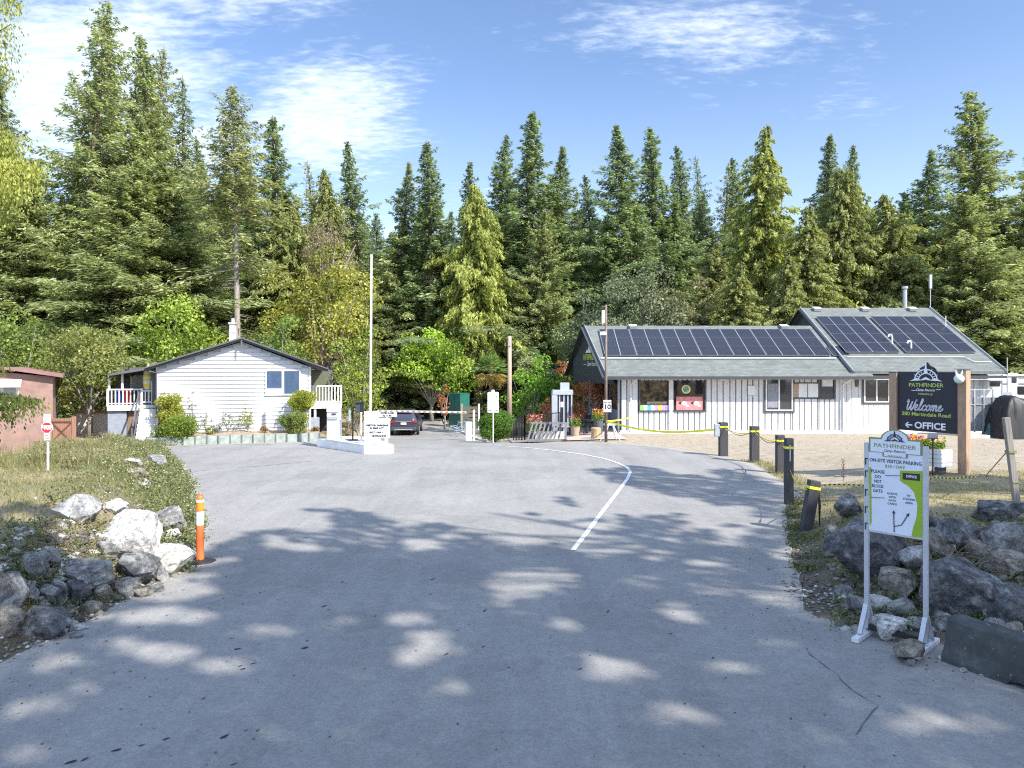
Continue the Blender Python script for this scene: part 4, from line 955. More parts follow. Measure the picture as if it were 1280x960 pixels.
m = MB(); a, b_ = 9.8*s/2-.025, 15*s/2-.025
for p, q in (((-a,-b_),(a,-b_)),((a,-b_),(a,b_)),((a,b_),(-a,b_)),((-a,b_),(-a,-b_))): m.bar((.05+p[0],-.099,zc+p[1]), (.05+q[0],-.099,zc+q[1]), .012, .006, up=(0,1,0))
m.build('border', BLACK, sg)
text_mesh('lettering', '10', 8.6*s, BLACK, sg, face_y(.05,-.1,zc-1.2*s), bold=.012); text_mesh('lettering', 'SPEED LIMIT', 1.6*s, BLACK, sg, face_y(.05,-.1,zc+4.6*s), bold=.002)
# white sawhorse at the pole
X_, Y_ = PX(763,34.9), 34.9; t = thing('sawhorse', 'small white folding sawhorse at the foot of the lamp pole', 'sawhorse', (X_,Y_,terrain(X_,Y_)), .3)
for sx in (-1,1):
    for sy in (-1,1): m = MB(); m.bar((sx*.42,sy*.22,0), (sx*.1*1.2,sy*.03,.82), .05, .03); m.build('leg', WHITE, t)
m = MB(); m.box((0,0,.8), (.7,.06,.09)); m.box((0,0,.36), (.5,.04,.06)); m.build('crossbar', WHITE, t)
# black railing and bike rack
Y = 39.4; t = thing('terrace_railing', 'black metal railing with mesh panels enclosing the terrace beside the bike rack', 'railing', (PX(670,Y), Y, terrain(PX(670,Y),Y)))
rp = [(PX(642,42.5),42.5),(PX(656,39.2),39.2),(PX(700,38.9),38.9)]
m = MB()
for (a, b_) in zip(rp, rp[1:]):
    for dz in (1.38, .25): m.bar((a[0],a[1],terrain(*a)+dz), (b_[0],b_[1],terrain(*b_)+dz), .05, .05)
bw(m, 'rail', BLACK, t)
for (a, b_) in zip(rp, rp[1:]):
    n = 4
    for k in range(n+1):
        x, y = a[0]+(b_[0]-a[0])*k/n, a[1]+(b_[1]-a[1])*k/n; m = MB(); m.box((x,y,terrain(x,y)+.65), (.07,.07,1.5)); bw(m, 'post', BLACK, t)
    m = MB()
    for k in range(30): x, y = a[0]+(b_[0]-a[0])*k/30, a[1]+(b_[1]-a[1])*k/30; m.box((x,y,terrain(x,y)+.8), (.014,.014,1.15))
    bw(m, 'bars', BLACK, t)
Y = 36.2; x0, x1 = PX(661,Y), PX(706,Y); z0 = terrain((x0+x1)/2, Y)+.05
t = thing('bike_rack', 'slanted grey timber bike rack at the road edge by the terrace', 'bike rack', ((x0+x1)/2, Y, z0)); GW = paint('rack_grey', (.17,.17,.175), .7, .12)
for k in range(8):
    x = x0+.12+(x1-x0-.3)*k/7; m = MB(); m.bar((x-.2,Y-.25,z0), (x+.12,Y+.45,z0+.92), .07, .05); bw(m, 'slat', GW, t)
m = MB(); m.box(((x0+x1)/2,Y-.22,z0+.06), (x1-x0+.2,.12,.12)); m.box(((x0+x1)/2+.1,Y+.42,z0+.88), (x1-x0,.06,.06)); m.box(((x0+x1)/2,Y+.3,z0+.03), (x1-x0+.2,.08,.08)); m.bar((x1+.02,Y-.1,z0),(x1+.05,Y,z0+.95),.1); bw(m, 'rail', GW, t)
m = MB(); m.box(((x0+x1)/2+.2,Y+.75,z0+.22), (x1-x0-.3,.06,.42)); bw(m, 'back_board', paint('pale_board', (.55,.50,.46), .8), t)
# steel service cupboard
Y = 40.0; X = PX(703,Y); z0 = terrain(X,Y); s = Y/F; t = thing('service_cupboard', 'grey steel payphone style cupboard with open dark bays on the terrace', 'cupboard', (X,Y,z0))
hh = PZ(492,Y)-z0; m = MB(); GM = paint('cupboard_grey', (.42,.45,.50), .4, .06, metal=.2)
m.box((-.45,0,hh/2+.15), (.30,.8,hh)); m.box((.48,0,hh/2+.15), (.08,.8,hh)); m.box((0,0,hh+.08), (1.12,.85,.26)); m.box((0,.36,hh/2), (1.0,.05,hh)); m.box((.12,0,hh+.4), (.5,.4,.42)); m.build('housing', GM, t, bev=.01)
for x in (-.18,.06,.28): m = MB(); m.box((x,-.1,hh*.55), (.07,.5,hh*.85)); m.build('divider', GM, t)
m = MB(); m.box((.05,-.1,hh*.24), (1.0,.6,.06)); m.build('shelf', GM, t); m = MB(); m.box((-.05,-.3,hh*.75), (.16,.1,.3)); m.build('handset', WHITE, t, bev=.02)
# terrace paving
m = MB(); P = [(PX(640,37),36.6),(PX(706,35.6),35.6),(PX(745,34.9),35.0),(5.6,35.3),(5.7,44),(-.2,44)]
rows = []
N = 12
for j in range(N+1):
    a = Vector(P[0]).lerp(Vector(P[5]), j/N); b_ = Vector((5.6, 35.0)).lerp(Vector((5.8,44)), j/N)
    rows.append([(a.x+(b_.x-a.x)*i/N, a.y+(b_.y-a.y)*i/N, terrain(a.x+(b_.x-a.x)*i/N, a.y+(b_.y-a.y)*i/N)+.05) for i in range(N+1)])
m.add([v for r_ in rows for v in r_], [(j*(N+1)+i, j*(N+1)+i+1, (j+1)*(N+1)+i+1, (j+1)*(N+1)+i) for j in range(N) for i in range(N)])
tag(m.build('terrace_path', paint('terrace_concrete', (.46,.37,.32), .9, .12, 2), fix=False), kind='structure')
# tables, chairs, stump and pots
def mpos(px, Y): X = PX(px, Y); return (X, Y, terrain(X, Y)+.05)
TM = BLACK
p = mpos(734, 39.5); t = thing('terrace_table', 'small round black table on the terrace outside the office door', 'table', p)
m = MB(); m.tube([(0,0,.72),(0,0,.75)], .42, 20); m.build('tabletop', TM, t); m = MB(); m.tube([(0,0,0),(0,0,.72)], .035, 8); m.build('pedestal', TM, t); m = MB(); m.box((0,0,.02), (.5,.08,.04)); m.box((0,0,.021), (.08,.5,.04)); m.build('foot', TM, t)
def chair(label, loc, rz, first=[None]):
    if first[0]:
        s0 = first[0]; r = s0.copy(); COL.objects.link(r); r.location = loc; r.rotation_euler = (0,0,rz); r['label'] = label
        for ch in list(s0.children): c = ch.copy(); COL.objects.link(c); c.parent = r
        return r
    t = thing('terrace_chair', label, 'chair', loc, rz, 'black chairs on the terrace')
    m = MB(); m.box((0,0,.45), (.42,.42,.04)); m.build('seat', TM, t, bev=.01); m = MB(); m.box((0,.2,.7), (.4,.03,.4)); m.build('backrest', TM, t, bev=.01)
    for x in (-.18,.18):
        for y in (-.18,.18): m = MB(); m.tube([(x,y,0),(x,y,.45 if y < 0 else .88)], .016, 6); m.build('leg', TM, t)
    first[0] = t; return t
for px, Y, a, lb in ((727,39.0,1.2,'black chair left of the small round table'),(742,40.2,-1.3,'black chair right of the small round table'),(736,41.0,.2,'black chair behind the small round table')): chair(lb, mpos(px,Y), a)
p = mpos(745, 36.2); t = thing('log_stool', 'cut log stool of pale brown wood beside the lamp pole', 'stool', p); s = 36.2/F
m = MB(); m.tube([(0,0,0),(0,0,.25),(0,0,.5)], [.26,.24,.25], 18); m.build('log', barkm('tan_bark', (.45,.32,.19)), t, smooth=False); m = MB(); m.tube([(0,0,.5),(0,0,.515)], .235, 18); m.build('cut_top', paint('cut_wood', (.55,.42,.27), .8), t)
# ---------------------------------------------------------------- shrubs, flowers, broad trees
def shrub(name, label, cat, px, base_py, top_py, wpx, Y, tint=(1,1,1), mat=None, seed=1, leaf=.12, dens=1.3, base=.06, clumps=24, group=None, z0=None, flat=1.0, tight=False):
    X = PX(px, Y); z0 = terrain(X, Y) if z0 is None else z0; Ht = PZ(top_py, Y)-z0; Rad = wpx/2*Y/F
    data = broad_mesh(seed, Ht, Rad, base, dens, leaf, flat, clumps, tight)
    return make_tree(name, label, cat, data, mat or DEC, BARKG, (X, Y, z0), group, 0, 1.0, tint, ('foliage', 'stem'))
def btree(name, label, px, top_py, wpx, Y, tint, seed, mat=None, leaf=.24, dens=1.0, base=.25, clumps=34, flat=1.0):
    X = PX(px, Y); z0 = terrain(X, Y)-.05; Ht = PZ(top_py, Y)-z0; Rad = wpx/2*Y/F
    return make_tree(name, label, 'tree', broad_mesh(seed, Ht, Rad, base, dens, leaf, flat, clumps), mat or DEC, BARKG, (X, Y, z0), None, 0, 1.0, tint)
btree('leafy_tree', 'olive leafy tree with a pale leaning trunk between red cabin and white house', 112, 400, 120, 36, (1.25,1.12,1.05), 21, leaf=.17, base=.28, clumps=44)
btree('maple_tree', 'vivid lime green maple behind the left half of the white house roof', 216, 360, 120, 47, (1.45,1.55,.8), 22, leaf=.26, base=.15, clumps=40)
btree('leafy_tree', 'mid green leafy tree behind the right half of the white house roof', 350, 393, 95, 46, (1.0,1.1,.85), 23, leaf=.24, base=.15, clumps=34)
btree('broadleaf_tree', 'large yellowing broadleaf tree behind the right deck of the white house', 402, 305, 125, 53, (1.55,1.28,.85), 24, leaf=.26, base=.1, clumps=60)
btree('broadleaf_tree', 'pale bare twigged tree crown above the yellowing broadleaf tree', 410, 272, 90, 56, (1,1,1.05), 25, mat=DRY, leaf=.16, base=.6, dens=.55, clumps=26)
btree('purple_tree', 'dark purple leaved small tree beside the right deck', 414, 412, 40, 44, (1,1,1), 26, mat=leafmat('purple_leaves', (.03,.012,.02), (.07,.028,.045), (.14,.06,.08)), leaf=.18, base=.2, clumps=18)
btree('leafy_tree', 'light green rounded tree between right deck and the tall striped arm', 450, 402, 75, 43, (1.15,1.2,.75), 27, leaf=.2, base=.08, clumps=34)
btree('leafy_tree', 'yellow green bushy tree standing behind the card reader', 448, 455, 62, 39.5, (1.4,1.35,.7), 28, leaf=.15, base=.1, clumps=26)
btree('young_maple', 'bright green young maple over the lane beyond the gate', 540, 411, 98, 59, (1.6,1.9,.9), 29, leaf=.27, base=.22, clumps=52, dens=1.3)
btree('leafy_tree', 'yellow green leafy tree behind the palm', 604, 412, 80, 65, (1.3,1.35,.7), 30, leaf=.24, base=.1, clumps=36)
btree('leafy_tree', 'bright green shrubby tree right of the wooden pole', 664, 446, 70, 47, (1.05,1.5,.65), 31, leaf=.2, base=.05, clumps=34)
btree('leafy_tree', 'darker green shrubby tree left of the office gable', 700, 456, 66, 48, (.7,1.05,.6), 32, leaf=.2, base=.05, clumps=30)
btree('leafy_tree', 'small yellow green tree at the left edge behind the red cabin', 22, 395, 110, 40, (1.0,1.05,.8), 41, leaf=.2, base=.1, clumps=40)
PINE = leafmat('pine_tufts', (.06,.07,.035), (.18,.20,.11), (.36,.37,.24), .2)
for k, (px, tp, wp, Y, tn, lb) in enumerate(((800,330,130,56,(.95,1.0,1.0),'pale grey green pine just behind the office roof'),(745,352,90,57,(.9,1.02,.9),'pale pine left of the office gable peak'),(862,350,110,58,(1.1,1.0,.85),'brownish pale pine behind the middle of the solar panels'))):
    btree('pine_tree', lb, px, tp, wp, Y, tn, 50+k, mat=PINE, leaf=.26, base=.02, clumps=50, dens=1.1)
RED = leafmat('red_maple_leaves', (.16,.05,.02), (.42,.16,.07), (.70,.36,.20), .35)
for k, (px, tp, wp, Y, lb) in enumerate(((731,472,58,43.5,'orange red japanese maple under the office gable'),(690,484,44,43,'salmon leaved small maple behind the steel cupboard'),(556,481,16,52,'small coral leaved shrub left of the green cabinet'),(706,440,26,50,'reddish tree glimpsed left of the gable roof edge'))):
    btree('maple_shrub', lb, px, tp, wp, Y, (1,1,1), 60+k, mat=RED, leaf=.13, base=.25, clumps=26, dens=1.0)
# hedges and house shrubs
shrub('round_hedge', 'dense clipped green hedge ball at the road edge behind the notice sign', 'hedge', 619, 552, 508, 54, 38.6, (.62,.95,.5), seed=70, leaf=.085, dens=1.5, base=0.0, clumps=70, flat=1.0, tight=True)
shrub('cedar_shrub', 'upright yellow green cedar shrub at the left corner of the white house', 'shrub', 213, 525, 480, 40, 34.2, (1.15,1.1,.45), mat=CED, seed=71, leaf=.10, dens=1.6, base=.0, clumps=50, z0=.3, tight=True)
shrub('round_shrub', 'low green and yellow shrub at the foot of the upright cedar shrub', 'shrub', 222, 558, 518, 60, 33.2, (.95,1.05,.55), seed=72, leaf=.085, dens=1.4, base=.0, clumps=60, z0=.1, tight=True)
shrub('clipped_shrub', 'yellow green clipped upper shrub beneath the twin windows', 'shrub', 377, 518, 481, 40, 36.2, (1.15,1.15,.45), mat=CED, seed=73, leaf=.09, dens=1.5, base=.35, clumps=50, z0=.3, tight=True)
shrub('clipped_shrub', 'lower conical green shrub in front of the clipped one beneath the twin windows', 'shrub', 368, 548, 512, 42, 35.4, (.85,.95,.6), mat=CED, seed=74, leaf=.08, dens=1.4, base=.0, clumps=46, z0=.28, tight=True)
BLUEISH = leafmat('bluegrey_leaves', (.12,.14,.12), (.25,.28,.24), (.42,.45,.38), .3)
for k, (px, tp, wp, tn, ds, lb) in enumerate(((310,503,26,(1.3,1.25,.8),.5,'open rounded shrub in the middle of the bed before the house'),(285,515,22,(1,1,1),.5,'sparse grey leaved shrub in the bed left of the open rounded shrub'),(240,490,14,(1,1,1),.28,'tall thin bare twigged shrub against the house siding'),(270,528,14,(1,1,1),.6,'small grey leaved plant at the left of the bed'),(258,515,18,(1,1,1),.22,'wispy twig shrub beside the cedar shrub'))):
    shrub('garden_shrub', lb, 'shrub', px, 543, tp, wp, 34.2+(px-230)*.018, tn, mat=BLUEISH if k else DEC, seed=80+k, leaf=.07, dens=ds, base=.12, clumps=22, z0=.3)
for k, (px, lb) in enumerate(((331,'straw coloured grass tuft in the bed left of the conical shrub'),(262,'small green tuft in the bed near the cedar shrub'),(395,'pale weedy tuft at the right end of the bed'))):
    shrub('grass_tuft', lb, 'plant', px, 544, 532, 12, 34.2+(px-230)*.012, (1.3,1.1,.8), mat=DRY if k != 1 else DEC, seed=90+k, leaf=.1, dens=1.2, base=0, clumps=14, z0=.3)
for k, (px, tp, wp, Y, tn, lb) in enumerate(((437,505,26,37,(1,1,1),'straw yellow bush under the right deck'),(420,520,26,36.5,(1.3,1.1,.7),'weedy yellow green bush between deck posts and kiosk'))):
    shrub('weedy_bush', lb, 'bush', px, 548, tp, wp, Y, tn, mat=DRY if k == 0 else DEC, seed=95+k, leaf=.1, dens=1, base=0, clumps=20)
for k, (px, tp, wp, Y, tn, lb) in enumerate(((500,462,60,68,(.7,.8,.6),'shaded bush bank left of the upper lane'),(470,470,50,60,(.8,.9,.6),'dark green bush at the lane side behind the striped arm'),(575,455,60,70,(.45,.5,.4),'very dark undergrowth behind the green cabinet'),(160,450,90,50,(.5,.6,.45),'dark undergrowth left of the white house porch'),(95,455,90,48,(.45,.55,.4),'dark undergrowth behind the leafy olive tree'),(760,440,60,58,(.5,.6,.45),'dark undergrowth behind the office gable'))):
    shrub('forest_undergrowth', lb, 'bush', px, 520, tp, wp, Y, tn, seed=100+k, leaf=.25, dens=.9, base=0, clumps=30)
# palm
def palm():
    Y = 48.; X = PX(614,Y); z0 = terrain(X,Y); t = thing('palm_tree', 'shaggy fan palm with yellowing fronds above the notice sign', 'palm', (X,Y,z0)); zc = PZ(462,Y)-z0
    m = MB(); m.tube([(0,0,0),(0,0,zc*.5),(0,0,zc)], [.17,.14,.12], 10); m.build('trunk', barkm('palm_bark', (.22,.16,.11)), t)
    def fronds(name, n, lo, hi, mat, L0, L1, seed):
        g = np.random.default_rng(seed); C, D, U, L, W = [], [], [], [], []
        for k in range(n):
            az = g.uniform(0, 6.28); el = g.uniform(lo, hi); d = np.array([math.cos(az)*math.cos(el), math.sin(az)*math.cos(el), math.sin(el)]); st = np.array([0,0,zc]) + d*.55
            side = unit(np.cross(d, [0,0,1.])[None])[0]; upv = np.cross(side, d)
            for j in range(15):
                a = (j-7)/7*1.25; dd = d*math.cos(a)+side*math.sin(a)+np.array([0,0,-.12*abs(a)]); l = g.uniform(L0, L1)
                dd = dd/np.linalg.norm(dd); C.append(st+dd*l*.5); D.append(dd); u = upv*.6+side*math.cos(a)*.8*(-1 if j%2 else 1); u = u-dd*u.dot(dd); U.append(u/np.linalg.norm(u)); L.append(l); W.append(.05)
        V, Fq, _ = blades(*[np.array(q) for q in (C,D,U,L,W)], None)
        return npmesh(name, V, Fq, mat, t, g.uniform(.2, .9, len(Fq)))
    o = fronds('fronds', 34, -.15, 1.4, DEC, .55, .8, 5); o.color = (.8,1.0,.8,1)
    o = fronds('dead_fronds', 26, -1.35, -.3, DRY, .7, 1.05, 6); o.color = (1.4,1.25,.6,1)
palm()
# potted flowers
def flowers(name, label, loc, rad, hgt, cols, pot, leafc=(.8,1,.6), seed=3, n=260):
    t = thing(name, label, 'flowers', loc); g = np.random.default_rng(seed)
    if pot: m = MB(); m.tube([(0,0,0),(0,0,pot[0])], [pot[1]*.78, pot[1]], 16); m.build('pot', pot[2], t)
    hp = pot[0] if pot else 0
    def cloud(nm, k, mat, zlo, zhi, L, tint=None):
        a = g.uniform(0, 6.28, k); r_ = rad*g.uniform(0,1,k)**.5; C = np.stack([r_*np.cos(a), r_*np.sin(a), hp+g.uniform(zlo,zhi,k)*hgt], 1)
        D = unit(g.normal(0,1,(k,3))+np.array([0,0,.5])); U = g.normal(0,1,(k,3)); U = unit(U-(U*D).sum(1,keepdims=True)*D)
        V, Fq, _ = blades(C, D, U, np.full(k,L), np.full(k,L*.8), None); o = npmesh(nm, V, Fq, mat, t, g.uniform(.2,.9,k)); 
        if tint: o.color = (*tint,1)
    cloud('leaves', n, DEC, 0, .75, .09, leafc)
    for nm, mc, k in cols: cloud(nm, k, paint(nm, mc, .7, .15), .5, 1.05, .08)
PINK, ORG, YEL, REDF = ('pink_petals', (.75,.12,.32)), ('orange_petals', (.85,.30,.03)), ('yellow_petals', (.85,.62,.04)), ('red_petals', (.72,.05,.04))
p = mpos(668, 37.4); flowers('flower_pot', 'tall pot of pink and orange flowers beside the bike rack', p, .42, .9, [(*PINK,70),(*ORG,60)], (.45,.3,DGREY), seed=4)
p = mpos(748, 38.2); flowers('flower_pot', 'grey pot of bright orange flowers at the office door', p, .36, .6, [(*ORG,50),(*REDF,20),(*YEL,20)], (.75,.26,DGREY), seed=5)
p = mpos(719, 38.6); flowers('flower_pot', 'wooden pot of dark red foliage left of the round table', p, .34, .6, [(*REDF,26)], (.5,.26,woodm('tan_rail', (.42,.31,.22), 0)), seed=6)
def fit_text(par, s, w, h, mat, M, name='lettering', bold=.0, shear=0.0, world=False, ext=.004):
    """lettering stretched to w x h metres, centred on M"""
    o = text_mesh(name, s, 1.0, mat, par, Matrix.Identity(4), bold=bold, shear=shear, ext=0.0)
    me = o.data; co = np.zeros(len(me.vertices)*3); me.vertices.foreach_get('co', co); co = co.reshape(-1, 3)
    lo, hi = co.min(0), co.max(0); c = (lo+hi)/2
    me.transform(M @ Matrix.Diagonal((w/(hi[0]-lo[0]), h/(hi[1]-lo[1]), 1, 1)) @ Matrix.Translation((-c[0], -c[1], 0)))
    return o
def compass_logo(par, cx, zb, w, y, mat, dark, name='compass_emblem'):
    """half compass with a north needle over a mountain skyline"""
    m = MB(); r = w*.36
    def arc(r0, r1, a0, a1, n=18):
        pts = [(cx+r1*math.cos(R(a0+(a1-a0)*k/n)), zb+r1*math.sin(R(a0+(a1-a0)*k/n))) for k in range(n+1)]
        q = [(cx+r0*math.cos(R(a0+(a1-a0)*k/n)), zb+r0*math.sin(R(a0+(a1-a0)*k/n))) for k in range(n+1)]
        for k in range(n): m.slab([pts[k], pts[k+1], q[k+1], q[k]], 'y', y-.006, y+.001)
    arc(r*.92, r*1.02, 6, 174); arc(r*.60, r*.68, 14, 166)
    for a in (28, 45, 62, 118, 135, 152): 
        p = Vector((math.cos(R(a)), 0, math.sin(R(a)))); m.bar((cx+p.x*r*.72, y-.003, zb+p.z*r*.72), (cx+p.x*r*.86, y-.003, zb+p.z*r*.86), r*.07, .006, up=(0,1,0))
        if a in (28, 62, 118, 152): m.bar((cx+p.x*r*1.02, y-.003, zb+p.z*r*1.02), (cx+p.x*r*1.13, y-.003, zb+p.z*r*1.13), r*.05, .006, up=(0,1,0))
    m.slab([(cx-r*.17, zb+r*.66), (cx+r*.17, zb+r*.66), (cx, zb+r*1.5)], 'y', y-.012, y-.002)
    m.slab([(cx-w/2, zb-.01*w), (cx-r*.75, zb+.09*w), (cx-r*.45, zb+.03*w), (cx, zb+r*.34), (cx+r*.45, zb+.03*w), (cx+r*.75, zb+.09*w), (cx+w/2, zb-.01*w), (cx+r*.2, zb+.02*w), (cx, zb+r*.12), (cx-r*.2, zb+.02*w)], 'y', y-.010, y)
    return m.build(name, mat, par)
# ---------------------------------------------------------------- office
def office():
    Y0 = 39.0; t = thing('office_building', 'long white board sided camp office with grey shingle roof and solar panels', 'building', (15.5, Y0, 0))
    K = .56; off0 = 0.12
    def zr(y, o=0): return 3.09 + K*(y-38.2) + o
    SH = shingle('grey_green_shingle', (.155,.168,.16)); FAS = paint('dark_fascia', (.045,.05,.058), .6)
    BW_ = paint('white_boards', (.66,.66,.66), .65, .06, 2.5, dirt=((.45,.45,.43), .5), streak=.14); BK = paint('board_gap', (.16,.165,.18), .8)
    GW2 = paint('blue_grey_wall', (.17,.185,.22), .7, .1)
    # walls
    m = MB(); m.slab([(5.9,Y0+.06),(25.6,Y0+.06),(25.6,50.5),(5.3,47.5)], 'z', -.3, 3.0); bw(m, 'wall', BK, t)
    m = MB(); m.box((15.7, Y0-.03, .06), (19.7,.12,.16)); m.box((15.7,Y0-.25,.0), (19.9,.5,.10)); bw(m, 'foundation', paint('pale_footing', (.6,.57,.53), .9), t)
    OP = [(6.93,8.50,1.22,2.88),(8.72,10.42,1.22,2.88),(13.78,15.12,1.26,2.93),(15.15,16.55,1.92,2.68),(16.62,17.42,1.90,2.95),(19.1,20.35,1.72,2.88)]
    m = MB(); g = random.Random(4); cuts = sorted([5.92, 25.6] + [a_-.075 for (a_, *_q) in OP] + [q[1]+.075 for q in OP]); edges = []
    for c0, c1 in zip(cuts, cuts[1:]):
        if c1-c0 < .03: continue
        n_ = max(1, round((c1-c0)/(.31 if c0 < 17.7 else .30)))
        e_ = [c0+(c1-c0)*(k + (g.uniform(-.10,.10) if 0 < k < n_ and c0 < 17.7 else 0))/n_ for k in range(n_+1)]; edges += list(zip(e_, e_[1:]))
    for (xa_, xb_) in edges:
        w_ = xb_-xa_; xc = (xa_+xb_)/2; zs = [(.14, 3.0)]
        for (a_,b_,c,d) in OP:
            if a_ < xc < b_: zs = [(.14, c-.08)] + ([(d+.06, 3.0)] if d < 2.9 else [])
        for (z0,z1) in zs:
            h_ = .02; e = min(.022, w_*.2) if xc < 17.75 else .006; w2 = w_-(.03 if xc < 17.75 else .012)
            m.add([(xc-w2/2,Y0+.05,z0),(xc-w2/2+e,Y0-h_,z0),(xc+w2/2-e,Y0-h_,z0),(xc+w2/2,Y0+.05,z0),(xc-w2/2,Y0+.05,z1),(xc-w2/2+e,Y0-h_,z1),(xc+w2/2-e,Y0-h_,z1),(xc+w2/2,Y0+.05,z1)],
                  [(0,1,5,4),(1,2,6,5),(2,3,7,6),(4,5,6,7),(0,3,2,1)])
    bw(m, 'board_siding', BW_, t)
    for x in (6.05, 6.62, 8.6, 17.82): m = MB(); m.box((x, Y0-.05, 1.6), (.24 if x < 17 else .14, .10, 2.95)); bw(m, 'corner_board', BW_, t)
    # windows
    def win(a, b_, c, d, frame, pane, name='window', mull=True):
        f = MB(); w_ = .065; y = Y0-.04
        f.box(((a+b_)/2,y,d+w_/2),(b_-a+2*w_,.1,w_)); f.box(((a+b_)/2,y,c-w_/2),(b_-a+2*w_,.12,w_)); f.box((a-w_/2,y,(c+d)/2),(w_,.1,d-c)); f.box((b_+w_/2,y,(c+d)/2),(w_,.1,d-c))
        if mull: f.box(((a+b_)/2,y+.005,(c+d)/2),(.07,.08,d-c))
        fo = bw(f, name, frame, t); g_ = MB(); g_.box(((a+b_)/2,Y0-.02,(c+d)/2),(b_-a,.02,d-c)); bw(g_, 'pane', pane, fo); return fo
    DF = paint('dark_frame', (.07,.075,.085), .5)
    sm, tt, bb = newmat('shop_glass'); n_ = noisen(tt, 2.2, 5, objvec(tt), .7); rr = ramp(tt, [(.40,(.012,.012,.014)),(.52,(.06,.05,.03)),(.62,(.17,.12,.06)),(.72,(.22,.24,.13))]); tt.links.new(n_.outputs[0], rr.inputs[0]); tt.links.new(rr.outputs[0], bb.inputs['Base Color']); bb.inputs['Roughness'].default_value = .05
    def ring(a, b_, c, d, par):
        q = MB(); e, w_ = .065, .10
        q.box(((a+b_)/2,Y0-.03,d+e+w_/2),(b_-a+2*e+2*w_,.08,w_)); q.box(((a+b_)/2,Y0-.03,c-e-w_/2),(b_-a+2*e+2*w_,.08,w_)); q.box((a-e-w_/2,Y0-.03,(c+d)/2),(w_,.08,d-c+2*e)); q.box((b_+e+w_/2,Y0-.03,(c+d)/2),(w_,.08,d-c+2*e)); bw(q, 'dark_surround', DF, par)
    w1 = win(*OP[0], DF, sm, mull=False); w2 = win(*OP[1], DF, glassm('dark_glass', (.012,.012,.015)), mull=False)
    m = MB()
    cols = [(.25,.6,.15),(.8,.8,.8),(.05,.45,.7),(.85,.6,.55),(.45,.3,.7),(.85,.55,.05),(.45,.3,.75),(.4,.25,.7)]
    for k, c in enumerate(cols):
        q = MB(); a = 6.93+1.57*k/8; q.box((a+.098, Y0-.038, 1.36), (.19,.012,.27)); bw(q, 'colour_poster', paint('poster_colour_%d' % k, c, .6, .25, 14), w1)
    m = MB(); m.box((7.85, Y0-.036, 1.62), (1.1,.01,.16)); bw(m, 'dark_poster', paint('mixed_poster', (.12,.09,.08), .6, .8, 16), w1)
    m = MB(); m.box((9.60, Y0-.038, 1.60), (1.42,.012,.72)); po = bw(m, 'pink_poster', paint('pink_poster', (.62,.22,.22), .6, .2, 5), w2)
    for k in (0, 1):
        for (dx, dz, rx, c) in ((-.15,.0,.11,(.05,.02,.02)),(.04,-.02,.16,(.78,.70,.68)),(.12,.03,.06,(.05,.03,.03)),(.2,-.16,.09,(.8,.74,.72))):
            q = MB(); cx_ = 9.28+.66*k+dx; q.slab([(cx_+rx*math.cos(a*.628), 1.62+dz+rx*.7*math.sin(a*.628)) for a in range(10)], 'y', Y0-.052-.003*(c[0]>.5), Y0-.044); bw(q, 'poster_figure', paint('poster_shape_%d' % (c[0]*100), c, .6, .3, 20), po)
    q = MB(); q.slab([(9.42+.24*math.cos(a*.314), 2.36+.24*math.sin(a*.314)) for a in range(20)], 'y', Y0-.05, Y0-.035); dsc = bw(q, 'round_sticker', paint('sticker_yellow', (.75,.66,.12), .5), w2)
    q = MB(); q.slab([(9.42+.17*math.cos(a*.314), 2.36+.17*math.sin(a*.314)) for a in range(20)], 'y', Y0-.056, Y0-.046); bw(q, 'sticker_disc', paint('sticker_teal', (.12,.30,.33), .5, .5, 12), dsc)
    # scalloped valances
    for (a, b_, *_r) in OP[:2]:
        q = MB()
        for k in range(7): x = a+(b_-a)*(k+.5)/7; q.slab([(x-.11, 3.0),(x+.11,3.0),(x+.11,2.90),(x+.07,2.85),(x-.07,2.85),(x-.11,2.90)], 'y', Y0-.16, Y0-.13)
        bw(q, 'valance', BW_, t)
    w3 = win(*OP[2], WHITE, glassm('grey_glass', (.045,.05,.06))); q = MB(); q.box((14.13, Y0-.034, 2.02), (.6,.008,1.3)); bw(q, 'blind', paint('window_blind', (.24,.25,.28), .6), w3)
    ring(13.78,15.12,1.26,2.93,w3)
    q = MB(); q.box((15.92, Y0-.06, 2.30), (1.26,.04,.74)); nb = bw(q, 'notice_case', WHITE, t); q = MB(); q.box((15.98, Y0-.085, 2.30), (.03,.02,.72)); bw(q, 'case_bar', DF, nb); q = MB(); q.box((15.35, Y0-.083, 2.30), (.30,.015,.74)); bw(q, 'timber_strip', woodm('tan_rail', (.42,.31,.22), 0), nb)
    win(*OP[4], DF, glassm('grey_glass'), mull=False); q = MB(); q.box((17.02, Y0-.10, 2.72), (.55,.15,.4)); bw(q, 'air_unit', paint('air_unit', (.6,.6,.6), .5), t)
    w5 = win(*OP[5], WHITE, glassm('dull_window', (.06,.055,.05)))
    ring(19.1,20.35,1.72,2.88,w5)
    q = MB(); q.tube([(13.0,Y0-.06,2.3),(13.02,Y0-.1,1.95),(13.25,Y0-.1,1.9)], .02, 6); q.box((12.95,Y0-.07,2.3), (.4,.05,.5)); bw(q, 'wall_plaque', WHITE, t)
    # downspouts
    for x in (6.42, 17.88):
        q = MB(); q.tube([(x+.22,Y0-.75,2.98),(x+.22,Y0-.55,2.86),(x,Y0-.14,2.62),(x,Y0-.14,.18),(x+.12,Y0-.26,.1)], .04, 8); bw(q, 'downspout', WHITE, t)
    # roof slabs (lower section with slanting left rake, upper section)
    def xe(y): return 4.97-.1208*(y-38.2)
